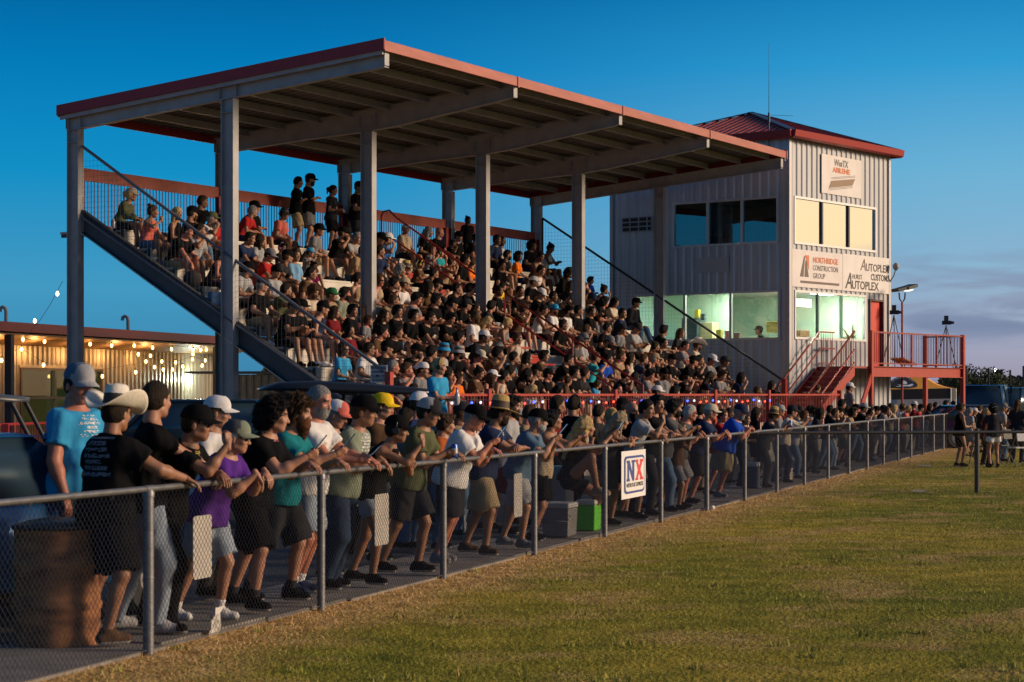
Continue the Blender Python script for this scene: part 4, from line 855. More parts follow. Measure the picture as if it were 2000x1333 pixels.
# white trailer behind the tent
tl = thing('trailer', 'pale enclosed trailer partly hidden behind the canopy tent crowd', 'trailer', PX(1810, 770, 118)+Vector((0, 0, -1.7)))
mb = MB(); mb.frame(PX(1750, 770, 118)+Vector((0, 0, -1.2)), (3.4, 0, 0), (0, 5, 0), (0, 0, 1.35)); mb.build('body', mat('trailer_white', (.42, .40, .40), .5), tl, bevel=.05)
mb = MB(); 
for dx in (.5, 1.8): mb.tube([PX(1750, 770, 118)+Vector((dx, -.02, -1.4)), PX(1750, 770, 118)+Vector((dx, .25, -1.4))], .32, 16)
mb.build('wheel', mat('tyre', (.02, .02, .02), .8), tl)
# ------------------------------------------------------------------ far scenery
def far_tree(px, Y, w, h, seed, label, name='tree'):
    rt = random.Random(seed); base = PX(px, 770, Y); base.z = 0; o = thing(name, label, 'tree', base, 'far trees on the horizon')
    mb = MB(); mb.tube([base, base+Vector((.1, 0, h*.5)), base+Vector((.3, 0, h*.8))], [w*.05, w*.04, w*.02], 6)
    for i in range(5): a_ = rt.random()*6.28; mb.tube([base+Vector((0, 0, h*.35)), base+Vector((math.cos(a_)*w*.35, math.sin(a_)*w*.35, h*rt.uniform(.6, .85)))], [w*.025, w*.008], 5)
    mb.build('trunk', mat('bark_dark', (.05, .04, .03), .9), o)
    rg = np.random.RandomState(seed); n = 2600; cl_ = rg.rand(14, 3)*np.array([1, 1, 1]); cc = np.stack([(cl_[:, 0]-.5)*w*.8, (cl_[:, 1]-.5)*w*.8, h*(.38+.5*cl_[:, 2])], 1); cc[:, :2] *= (1.15-.6*(cl_[:, 2:3]))
    idx = rg.randint(0, 14, n); P_ = cc[idx]+np.clip(rg.normal(0, 1, (n, 3)), -1.5, 1.5)*np.array([w*.11, w*.11, h*.075]); s = rg.uniform(.10, .26, n)*(h/6); d1 = rg.normal(0, 1, (n, 3)); d1 /= np.linalg.norm(d1, axis=1)[:, None]; d2 = np.cross(d1, rg.normal(0, 1, (n, 3))); d2 /= np.linalg.norm(d2, axis=1)[:, None]
    V = np.concatenate([P_+d1*s[:, None], P_-d1*s[:, None]*.6+d2*s[:, None]*.5, P_-d1*s[:, None]*.6-d2*s[:, None]*.5]); i_ = np.arange(n); V[:, 2] = np.maximum(V[:, 2], h*.12)
    link('crown', np_mesh('crown', V, np.stack([i_, i_+n, i_+2*n], 1), [mat('tree_leaf', (.045, .062, .022), .8), mat('tree_leaf_dark', (.022, .035, .014), .8)], (rg.rand(n) < .5).astype(int), False), o, base)
TREES = [(1880, 150, 3.2, 3.6), (1897, 160, 4.0, 4.2), (1920, 155, 4.6, 3.9), (1948, 175, 5.0, 3.0), (1966, 180, 5, 2.8), (1985, 170, 5.2, 3.1), (2012, 175, 5, 3.3), (1862, 165, 4, 3.6)]
for i, (px, Y, w, h) in enumerate(TREES):
    ords = ['eighth', 'seventh', 'sixth', 'fifth', 'fourth', 'third', 'second', 'first']
    far_tree(px, Y, w, h, 30+i, 'dark bushy far tree, %s' % ('standing just right of the tower deck post' if i == 0 else 'the tallest of the clump beyond the parked cars' if i == 1 else 'broad one right of the tallest' if i == 2 else 'low one, left of the distant light pole' if i == 3 else 'low one beneath the distant light pole' if i == 4 else 'low one right of the distant light pole' if i == 5 else 'low one at the right edge' if i == 6 else 'seen left of the deck post above the tent'))
for i in range(26):
    pass
hz = MB(); rh = np.random.RandomState(8)
# far scrub along the horizon as one mass of leaves
n = 26000; az_ = rh.uniform(-.30, .32, n); Yf = rh.uniform(260, 420, n); hh = (1.2+1.2*np.sin(az_*90)+1.0*np.sin(az_*211+1)+.6*np.sin(az_*517)); hh = np.clip(hh, .5, 9)+1.6; zc = rh.rand(n)**.7*hh; s = rh.uniform(.35, .8, n)
Pf = np.stack([az_*Yf, Yf, zc], 1); d1 = rh.normal(0, 1, (n, 3)); d1 /= np.linalg.norm(d1, axis=1)[:, None]; d2 = np.cross(d1, rh.normal(0, 1, (n, 3))); d2 /= np.linalg.norm(d2, axis=1)[:, None]
V = np.concatenate([Pf+d1*s[:, None], Pf-d1*s[:, None]+d2*s[:, None], Pf-d1*s[:, None]-d2*s[:, None]]); V[:, 2] = np.maximum(V[:, 2], 0); i_ = np.arange(n)
o = link('scrub', np_mesh('scrub', V, np.stack([i_, i_+n, i_+2*n], 1), [mat('far_scrub', (.022, .028, .020), .9)], None, False)); tag(o, 'dark far-off scrub along the horizon', 'scrub', kind='stuff')
for px, top, lb in ((1887, 715, 'left of the tallest tree'), (1931, 720, 'left of the small distant light'), (1973, 723, 'right of the small distant light'), (1999, 715, 'at the right edge of the view')):
    b = PX(px, 770, 140); b.z = 0; mb = MB(); mb.tube([b, PX(px, top, 140)], [.10, .07], 6); 
    if px == 1887: mb.tube([PX(px-1.5, 722, 140), PX(px+1.5, 722, 140)], .05, 4)
    tag(mb.build('utility_pole', mat('pole_dark', (.03, .025, .025), .9)), 'thin dark utility pole on the horizon '+lb, 'pole', 'utility poles on the horizon')
b = PX(1943.5, 770, 200); b.z = 0; lp = thing('distant_light', 'small bright white light on a thin pole far away on the horizon', 'light', b); MB().tube([b, PX(1943.5, 727, 200)], .05, 5).build('pole', MATS['pole_dark'], lp); MB().lathe(PX(1943.5, 726, 200), [(.01, 0), (.14, .1), (.14, .2), (.01, .3)], 8).build('lamp', mat('far_lamp', (1, 1, 1), .5, emit=(1, .95, .9), estr=9), lp)
# ------------------------------------------------------------------ people: bodies meshed from a smooth field
def V3(*a): return np.array(a, float)
def nrm(v): return v/(np.linalg.norm(v)+1e-9)
def rc(a, b, ra, rb, k=.03, cut=None): return ('rc', np.array(a, float), np.array(b, float), ra, rb, k, cut)
def elp(c, r, Rm=None, k=.03, cut=None): return ('el', np.array(c, float), np.array(r, float), np.eye(3) if Rm is None else Rm, k, cut)
def field_mesh(prims, res, cuts=(), subs=(), noise=None, pad=.02):
    lo = np.full(3, 9.0); hi = np.full(3, -9.0); bb = []
    for p in prims:
        if p[0] == 'rc': a, b, ra, rb = p[1:5]; l = np.minimum(a-ra, b-rb); h = np.maximum(a+ra, b+rb)
        else: e = np.sqrt(((p[3]*p[2][None, :])**2).sum(1)); l = p[1]-e; h = p[1]+e
        bb.append((l, h)); lo = np.minimum(lo, l); hi = np.maximum(hi, h)
    lo -= pad+res; hi += pad+res; n = np.ceil((hi-lo)/res).astype(int)+1
    ax = [lo[i]+res*np.arange(n[i]) for i in range(3)]
    f = np.full(n, .1, np.float32)
    def prim_d(p, X, Y, Z):
        if p[0] == 'rc':
            a, b, ra, rb = p[1:5]; ba = b-a; L2 = ba.dot(ba)+1e-12; px, py, pz = X-a[0], Y-a[1], Z-a[2]
            h = np.clip((px*ba[0]+py*ba[1]+pz*ba[2])/L2, 0, 1); return np.sqrt((px-h*ba[0])**2+(py-h*ba[1])**2+(pz-h*ba[2])**2)-(ra+(rb-ra)*h)
        c, r, Rm = p[1:4]; px, py, pz = X-c[0], Y-c[1], Z-c[2]; q = [(px*Rm[0, i]+py*Rm[1, i]+pz*Rm[2, i]) for i in range(3)]
        k0 = np.sqrt(sum((q[i]/r[i])**2 for i in range(3))); k1 = np.sqrt(sum((q[i]/r[i]**2)**2 for i in range(3)))+1e-6; return k0*(k0-1)/k1
    def sl(l, h, m):
        i0 = np.maximum(0, np.floor((l-m-lo)/res).astype(int)); i1 = np.minimum(n, np.ceil((h+m-lo)/res).astype(int)+1); return i0, i1
    def grids(i0, i1): return ax[0][i0[0]:i1[0], None, None], ax[1][None, i0[1]:i1[1], None], ax[2][None, None, i0[2]:i1[2]]
    for p, (l, h) in zip(prims, bb):
        i0, i1 = sl(l, h, .05)
        if (i1 <= i0).any(): continue
        X, Y, Z = grids(i0, i1); d = prim_d(p, X, Y, Z); cut = p[-1]; k = p[-2]
        if cut is not None:
            for c, nn in cut: d = np.maximum(d, (X-c[0])*nn[0]+(Y-c[1])*nn[1]+(Z-c[2])*nn[2])
        s = f[i0[0]:i1[0], i0[1]:i1[1], i0[2]:i1[2]]; hh = np.clip(.5+.5*(d-s)/k, 0, 1); s[...] = d*(1-hh)+s*hh-k*hh*(1-hh)
    X, Y, Z = ax[0][:, None, None], ax[1][None, :, None], ax[2][None, None, :]
    if noise:
        amp, fr, seed = noise; rr_ = np.random.RandomState(seed); t = 0
        for o in range(3):
            w = rr_.normal(0, 1, (3, 3))*fr*(1+o*.8); ph = rr_.rand(3)*6
            t = t+np.sin(w[0, 0]*X+w[0, 1]*Y+w[0, 2]*Z*.6+ph[0]+1.5*np.sin(w[1, 0]*X*.5+w[1, 1]*Y*.5+w[1, 2]*Z*.5+ph[1]))/(1+o)
        f = f+(amp*t).astype(np.float32)
    for p in subs:
        d = prim_d(p, X, Y, Z); k = p[-2]; hh = np.clip(.5-.5*(f+d)/k, 0, 1); f = (f*(1-hh)-d*hh+k*hh*(1-hh)).astype(np.float32)
    for c, nn in cuts: f = np.maximum(f, ((X-c[0])*nn[0]+(Y-c[1])*nn[1]+(Z-c[2])*nn[2]).astype(np.float32))
    s = f < 0
    c8 = [s[i:n[0]-1+i, j:n[1]-1+j, k:n[2]-1+k] for i in (0, 1) for j in (0, 1) for k in (0, 1)]
    cnt = sum(c.astype(np.int8) for c in c8); act = (cnt > 0) & (cnt < 8); idx = np.argwhere(act)
    if len(idx) == 0: return np.zeros((0, 3)), np.zeros((0, 4), int)
    off = np.array([(i, j, k) for i in (0, 1) for j in (0, 1) for k in (0, 1)])
    vals = np.stack([f[idx[:, 0]+o[0], idx[:, 1]+o[1], idx[:, 2]+o[2]] for o in off], 1)
    acc = np.zeros((len(idx), 3)); w = np.zeros(len(idx))
    for a in range(8):
        for b in range(a+1, 8):
            if abs(off[a]-off[b]).sum() != 1: continue
            va, vb = vals[:, a], vals[:, b]; m = (va < 0) != (vb < 0); t = np.where(m, va/(va-vb+1e-12*(va == vb)), 0)
            acc += np.where(m[:, None], off[a]+(off[b]-off[a])*t[:, None], 0); w += m
    V = lo+(idx+acc/w[:, None])*res
    im = np.full(act.shape, -1, np.int32); im[act] = np.arange(len(idx)); Q = []
    for a in range(3):
        b, c = (a+1) % 3, (a+2) % 3; sh = [slice(None)]*3; s0 = list(sh); s1 = list(sh); s0[a] = slice(0, n[a]-1); s1[a] = slice(1, n[a])
        A_, B_ = s[tuple(s0)], s[tuple(s1)]; e = np.argwhere(A_ != B_); e = e[(e[:, b] > 0) & (e[:, c] > 0) & (e[:, b] < n[b]-1) & (e[:, c] < n[c]-1)]
        ins = A_[e[:, 0], e[:, 1], e[:, 2]]; eb = np.zeros(3, int); eb[b] = 1; ec = np.zeros(3, int); ec[c] = 1
        g = lambda q: im[q[:, 0], q[:, 1], q[:, 2]]
        q = np.stack([g(e-eb-ec), g(e-ec), g(e), g(e-eb)], 1); q[~ins] = q[~ins][:, ::-1]; Q.append(q)
    Q = np.concatenate(Q); Q = Q[(Q >= 0).all(1)]
    return V, Q
def join(parts):
    V = []; Q = []; M = []; k = 0
    for v, q, m in parts: V.append(v); Q.append(q+k); M.append(m if isinstance(m, np.ndarray) else np.full(len(q), m)); k += len(v)
    return np.concatenate(V), np.concatenate(Q), np.concatenate(M)
def xf(V, o, X, Y, Z, s=1.0): return o+s*(V[:, :1]*X+V[:, 1:2]*Y+V[:, 2:3]*Z)
# head, forward +Y, centre of the skull at 0
_HC = {}
def head_mesh(res, female=False):
    key = (res, female)
    if key in _HC: return _HC[key]
    j = .85 if female else 1.0
    P = [elp((0, -.012, .035), (.076, .098, .093), k=.02), elp((0, .030, -.035), (.060*j, .062, .072), k=.03), elp((0, .052, -.082), (.030*j, .030, .026), k=.03),
         rc((-.045*j, .0, -.060), (-.018, .060, -.085), .022*j, .018, .02), rc((.045*j, .0, -.060), (.018, .060, -.085), .022*j, .018, .02),
         rc((0, .082, .018), (0, .105, -.022), .009, .014, .012), elp((-.012, .096, -.026), (.010, .010, .008), k=.008), elp((.012, .096, -.026), (.010, .010, .008), k=.008),
         rc((-.042, .074, .034), (.042, .074, .034), .012, .012, .018), elp((-.042, .062, -.018), (.022, .020, .020), k=.02), elp((.042, .062, -.018), (.022, .020, .020), k=.02),
         rc((-.018, .084, -.053), (.018, .084, -.053), .008, .008, .008), rc((-.015, .083, -.063), (.015, .083, -.063), .008, .008, .008),
         elp((-.079, -.012, -.008), (.009, .019, .032), k=.008), elp((.079, -.012, -.008), (.009, .019, .032), k=.008),
         rc((0, -.025, -.02), (0, -.045, -.13), .052*j, .054*j, .03)]
    S_ = [elp((-.032, .098, .012), (.017, .014, .010), k=.012), elp((.032, .098, .012), (.017, .014, .010), k=.012)]
    V, Q = field_mesh(P, res, subs=S_)
    E = []
    for sx in (-.032, .032):
        v, q = field_mesh([elp((sx, .070, .012), (.014, .014, .0125), k=.002)], min(res, .007)); E.append((v, q))
    c = V[Q].mean(1); m = np.zeros(len(Q), int)
    m[(np.abs(c[:, 2]-.036) < .006+res*.25) & (np.abs(np.abs(c[:, 0])-.034) < .020) & (c[:, 1] > .066)] = 1       # brows
    m[(np.abs(c[:, 2]+.058) < .010) & (np.abs(c[:, 0]) < .024) & (c[:, 1] > .078)] = 2
    parts = [(V, Q, m)]
    for v, q in E:
        cc = v[q].mean(1); mm = np.where((np.abs(np.abs(cc[:, 0])-.033) < .006) & (np.abs(cc[:, 2]-.012) < .0065), 1, 3); parts.append((v, q, mm))
    _HC[key] = join(parts); return _HC[key]
_HA = {}
def hand_mesh(res, style):
    key = (res, style)
    if key in _HA: return _HA[key]
    # wrist at 0, fingers along +Y, palm faces -Z, thumb to +X
    cf = {'flat': (.05, .10, .05), 'hang': (.30, .35, .25), 'grip': (.95, 1.15, .7), 'point': (.9, 1.1, .6)}[style]
    P = [elp((0, .048, 0), (.040, .052, .016), k=.015), rc((0, -.03, 0), (0, .02, 0), .025, .026, .02), elp((.020, .035, -.006), (.020, .034, .016), k=.012)]
    for i, (x, L, y0) in enumerate(((.030, .072, .088), (.010, .080, .094), (-.011, .074, .091), (-.031, .058, .082))):
        a = V3(x, y0, 0); ang = 0; sp = x*.35; r = .0092-.0006*i*.6
        mult = 1.0 if not (style == 'point' and i == 0) else .1
        P.append(rc((x*.8, .05, 0), a, .011, .010, .008))
        for j, (seg, cu) in enumerate(zip((.44, .31, .25), cf)):
            ang += cu*mult*(1+.12*i); b = a+L*seg*V3(sp*.25, math.cos(ang), -math.sin(ang)); P.append(rc(a, b, r, r*.92, .004)); a = b; r *= .92
    t0 = V3(.030, .022, -.004); t1 = V3(.052, .050, -.014); 
    t2 = t1+ (V3(.004, .030, -.012) if style in ('flat', 'hang') else V3(-.018, .024, -.020)); t3 = t2+(V3(-.004, .022, -.008) if style in ('flat', 'hang') else V3(-.020, .012, -.008))
    P += [rc(t0, t1, .014, .012, .008), rc(t1, t2, .0115, .010, .004), rc(t2, t3, .010, .008, .004)]
    V, Q = field_mesh(P, res); _HA[key] = (V, Q); return _HA[key]
def ik(a, t, L1, L2, pole):
    d = t-a; D = np.linalg.norm(d); D2 = min(D, (L1+L2)*.995); dn = nrm(d); t = a+dn*D2
    x = (L1*L1-L2*L2+D2*D2)/(2*D2); h = math.sqrt(max(1e-6, L1*L1-x*x)); p = pole-dn*pole.dot(dn); return a+dn*x+nrm(p)*h, t
def rotm(axis, an):
    a = nrm(axis); K = np.array([[0, -a[2], a[1]], [a[2], 0, -a[0]], [-a[1], a[0], 0]]); return np.eye(3)+math.sin(an)*K+(1-math.cos(an))*K@K
# pose: all in metres for stature 1; forward +Y, +X is the person's own right
def figure(pose, top='tee', bottom='shorts', res=.02, s=1.0, fat=0.0, female=False, hres=None, handres=None, seed=0, shortlen=.86, shoes=True):
    """returns dict part -> (V, Q, matidx) plus head frame"""
    X0, Y0, Z0 = np.eye(3); out = {}
    hip = np.array(pose['hip'], float); lean = pose.get('lean', 0); tw = pose.get('twist', 0); roll = pose.get('roll', 0)
    Rp = rotm(Z0, pose.get('hipyaw', 0)); Rs = Rp@rotm(Z0, tw)@rotm(Y0, roll)@rotm(X0, -lean)
    sx, fw, up = Rs[:, 0], Rs[:, 1], Rs[:, 2]; px_, py_ = Rp[:, 0], Rp[:, 1]
    Rl = rotm(Z0, pose.get('hipyaw', 0))@rotm(X0, -lean*.5); lx, lf, lu = Rl[:, 0], Rl[:, 1], Rl[:, 2]
    wC = .93 if female else 1.0
    mid = hip+lu*.17; che = mid+up*.17; nb = mid+up*.335+fw*.0
    sh = {1: mid+up*.262+sx*.160*wC, -1: mid+up*.262-sx*.160*wC}
    if 'shrug' in pose: 
        for q in (1, -1): sh[q] = sh[q]+Z0*pose['shrug']+fw*.03
    hj = {1: hip+px_*.088-Z0*.03, -1: hip-px_*.088-Z0*.03}
    hf = nb+nrm(up*.6+Z0*.7)*.062+fw*.0; hyaw = pose.get('hyaw', 0); hp = pose.get('hpitch', 0); hr = pose.get('hroll', 0)
    Rh = rotm(Z0, pose.get('hipyaw', 0)+hyaw)@rotm(Y0, hr)@rotm(X0, -hp); Hc = nb+nrm(up*.7+Z0*.6)*.165+fw*.022
    el_, wr = {}, {}
    for q in (1, -1):
        t = np.array(pose['hand'][q], float); pole = np.array(pose.get('epole', {1: (.5, -.4, -.8), -1: (-.5, -.4, -.8)})[q], float)
        el_[q], wr[q] = ik(sh[q], t, .285, .250, pole)
    kn, an_ = {}, {}
    for q in (1, -1):
        t = np.array(pose['foot'][q][:3], float)+V3(0, 0, .085); kp = np.array(pose.get('kpole', {1: (.15, 1, .1), -1: (-.15, 1, .1)})[q], float); kn[q], an_[q] = ik(hj[q], t, .43, .415, kp)
    Rsx = np.stack([sx, fw, up], 1); Rlx = np.stack([lx, lf, lu], 1)
    fb = 1+fat*.35
    def torso(o=0.0, k=.05):
        P = [elp(che+up*.02, (.158*wC*(1+fat*.15)+o, .108*fb+o, .165+o), Rsx, k), elp(mid-lu*.01+lf*.03*fat, ((.138 if not female else .125)*fb+o, .098*(1+fat*.75)+o, .135+o), Rlx, k), elp(hip+lu*.02, (.158*(1+fat*.18)+o, .112*fb+o, .115+o), Rlx, k),
             rc(nb-up*.005, sh[1], .050+o, .052+o, .04), rc(nb-up*.005, sh[-1], .050+o, .052+o, .04)]
        if female: P += [elp(che+fw*.075+sx*.062, (.058+o, .055+o, .058+o), Rsx, .03), elp(che+fw*.075-sx*.062, (.058+o, .055+o, .058+o), Rsx, .03)]
        return P
    af = 1+fat*.25-(.14 if female else 0)
    B = torso()
    B.append(rc(nb-up*.03, hf+Z0*.04, .056*(.85 if female else 1), .054*(.85 if female else 1), .03))
    for q in (1, -1):
        B += [rc(sh[q], el_[q], .052*af, .040*af, .04), rc(el_[q], wr[q], .040*af, .026*af, .02), elp(el_[q]+(wr[q]-el_[q])*.28, (.042*af,)*3, k=.03)]
        B += [rc(hj[q], kn[q], .088*fb, .057, .04), rc(kn[q], an_[q], .056, .038, .03)]
        cb = nrm(np.cross(px_, nrm(an_[q]-kn[q]))); cb = cb if cb.dot(py_) < 0 else -cb; B.append(elp(kn[q]+(an_[q]-kn[q])*.30+cb*.018, (.046, .046, .085), np.stack([np.cross(cb, nrm(kn[q]-an_[q])), cb, nrm(kn[q]-an_[q])], 1), .03))
        fy = pose['foot'][q][3] if len(pose['foot'][q]) > 3 else 0; fd = rotm(Z0, pose.get('hipyaw', 0)+fy)@Y0; B.append(rc(an_[q], an_[q]+fd*.14-Z0*.055, .034, .026, .03))
    V, Q = field_mesh(B, res); parts = [(V, Q, 0)]
    hV, hQ, hM = head_mesh(hres or min(res, .014), female); hs = pose.get('hs', 1.05)/1.0
    parts.append((xf(hV, Hc, Rh[:, 0], Rh[:, 1], Rh[:, 2], hs), hQ, hM))
    hd = pose.get('hdir', {}); hstyle = pose.get('hstyle', {1: 'hang', -1: 'hang'})
    out['grip'] = {}
    for q in (1, -1):
        fd = nrm(wr[q]-el_[q]); d = nrm(np.array(hd[q], float)) if q in hd else nrm(fd+V3(0, 0, -.15))
        pn = np.array(pose.get('palm', {1: (0, 0, -1), -1: (0, 0, -1)})[q], float); z = -(pn-d*pn.dot(d)); z = nrm(z); x = np.cross(d, z)
        v, qq = hand_mesh(handres or min(res, .013), hstyle[q]); flip = -q        # thumb towards the other hand
        v2 = v.copy(); 
        side = x.dot(sx)
        m_ = -1 if (side*q > 0) else 1
        if m_ < 0: v2[:, 0] *= -1; qq = qq[:, ::-1]
        parts.append((xf(v2, wr[q], x, d, z, .95), qq, 0)); out['grip'][q] = (wr[q]+d*.075-z*.025, d, z)
    out['body'] = join(parts)
    # clothes
    dn = -lu; hem = hip-lu*pose.get('hem', .07); nz_ = (.0070, 17, seed)
    if top in ('tee', 'long', 'polo', 'tank', 'jacket'):
        o = .017+(.006 if top == 'jacket' else 0)+pose.get('loose', 0); P = torso(o, .06)
        P.append(elp(hip-lu*.05+lf*.012*fat, (.182*fb+o, .134*fb+o, .20), Rlx, .06))
        cuts = [(hem, -lu), (nb+up*.004+fw*.02, nrm(up*.9+Z0*.3+fw*.25))]
        if top != 'tank':
            for q in (1, -1):
                ax_ = nrm(el_[q]-sh[q])
                if top in ('tee', 'polo'):
                    L = .62*.285; P.append(rc(sh[q], sh[q]+ax_*(L+.02), .054*af+o*.8, .056*af+o, .035, cut=[(sh[q]+ax_*L, ax_)]))
                else:
                    fx = nrm(wr[q]-el_[q]); P += [rc(sh[q], el_[q], .054*af+o*.7, .046*af+o*.7, .035), rc(el_[q], wr[q], .044*af+o*.6, .034+o*.4, .02, cut=[(wr[q]-fx*.01, fx)])]
        else:
            cuts += [(sh[1]-sx*.045+0*up, nrm(sx*.9+up*.55)), (sh[-1]+sx*.045, nrm(-sx*.9+up*.55))]; P = [p for p in P if not (p[0] == 'rc')]+[rc(nb-up*.02+sx*.0, nb+sx*.10*q_-up*.03, .045, .035, .03) for q_ in (1, -1)]
        V, Q = field_mesh(P, res, cuts, noise=nz_); out['top'] = (V, Q, 0)
    o = .014
    legp = lambda q, o_: [rc(hj[q], kn[q], .084*fb+o_, .060+o_, .04)]
    P = [elp(hip+lu*.01, (.160*(1+fat*.18)+o, .114*fb+o, .12), Rlx, .05)]; nz2 = (.0065, 17, seed+5)
    wcut = [(hip-lu*(pose.get('hem', .07)-.06), lu)]; P.append(elp(hip-lu*.07, (.07, .085, .06), Rlx, .05))
    if bottom in ('shorts', 'denim'):
        for q in (1, -1):
            ax_ = nrm(kn[q]-hj[q]); L = .43*shortlen; P.append(rc(hj[q], hj[q]+ax_*(L+.03), .092*fb+o, .096+o+(.020 if bottom == 'shorts' else -.006), .045, cut=[(hj[q]+ax_*L, ax_)]))
    elif bottom in ('jeans', 'pants'):
        for q in (1, -1):
            ax_ = nrm(an_[q]-kn[q]); P += [rc(hj[q], kn[q], .092*fb+o, .068+o*.9, .045), rc(kn[q], an_[q]-ax_*.0, .068+o*.8, .064, .03, cut=[(an_[q]+ax_*.005, ax_)])]
    elif bottom == 'skirt':
        kc = (kn[1]+kn[-1])/2; P.append(rc(hip, hip+(kc-hip)*.9, .15, .17, .05, cut=[(hip+(kc-hip)*.85, nrm(kc-hip))]))
    V, Q = field_mesh(P, res, wcut, noise=nz2); out['bottom'] = (V, Q, 0)
    if shoes:
        for q in (1, -1):
            fy = pose['foot'][q][3] if len(pose['foot'][q]) > 3 else 0; fd = rotm(Z0, pose.get('hipyaw', 0)+fy)@Y0; pit = pose.get('fpitch', {}).get(q, 0); f2_ = nrm(fd*math.cos(pit)-Z0*math.sin(pit)); u2 = nrm(np.cross(np.cross(fd, Z0), f2_)); u2 = u2 if u2[2] > 0 else -u2
            a = an_[q]; P = [rc(a-u2*.040-f2_*.038, a-u2*.047+f2_*.140, .044, .040, .03), rc(a+u2*.02, a-u2*.02+f2_*.045, .048, .046, .03)]
            V, Q = field_mesh(P, min(res, .014), [(a-u2*.083, -u2), (a+u2*.032, u2)]); c = V[Q].mean(1); hgt = (c-a)@u2; out['shoe%d' % q] = (V, Q, np.where(hgt < -.060, 1, 0))
            P = [rc(a-u2*.02, a+nrm(kn[q]-a)*pose.get('sock', .10), .043, .046, .01, cut=[(a+nrm(kn[q]-a)*pose.get('sock', .10), nrm(kn[q]-a))])]
            out['_sock%d' % q] = P
    out['head'] = (Hc, Rh, hs)
    for kname in list(out):
        if kname in ('head', 'grip') or kname.startswith('_'): continue
        V, Q, M = out[kname]; out[kname] = (V*s, Q, M)
    out['head'] = (Hc*s, Rh, hs*s); out['grip'] = {q: (g_[0]*s, g_[1], g_[2]) for q, g_ in out['grip'].items()}; out['s'] = s; out['res'] = res
    return out
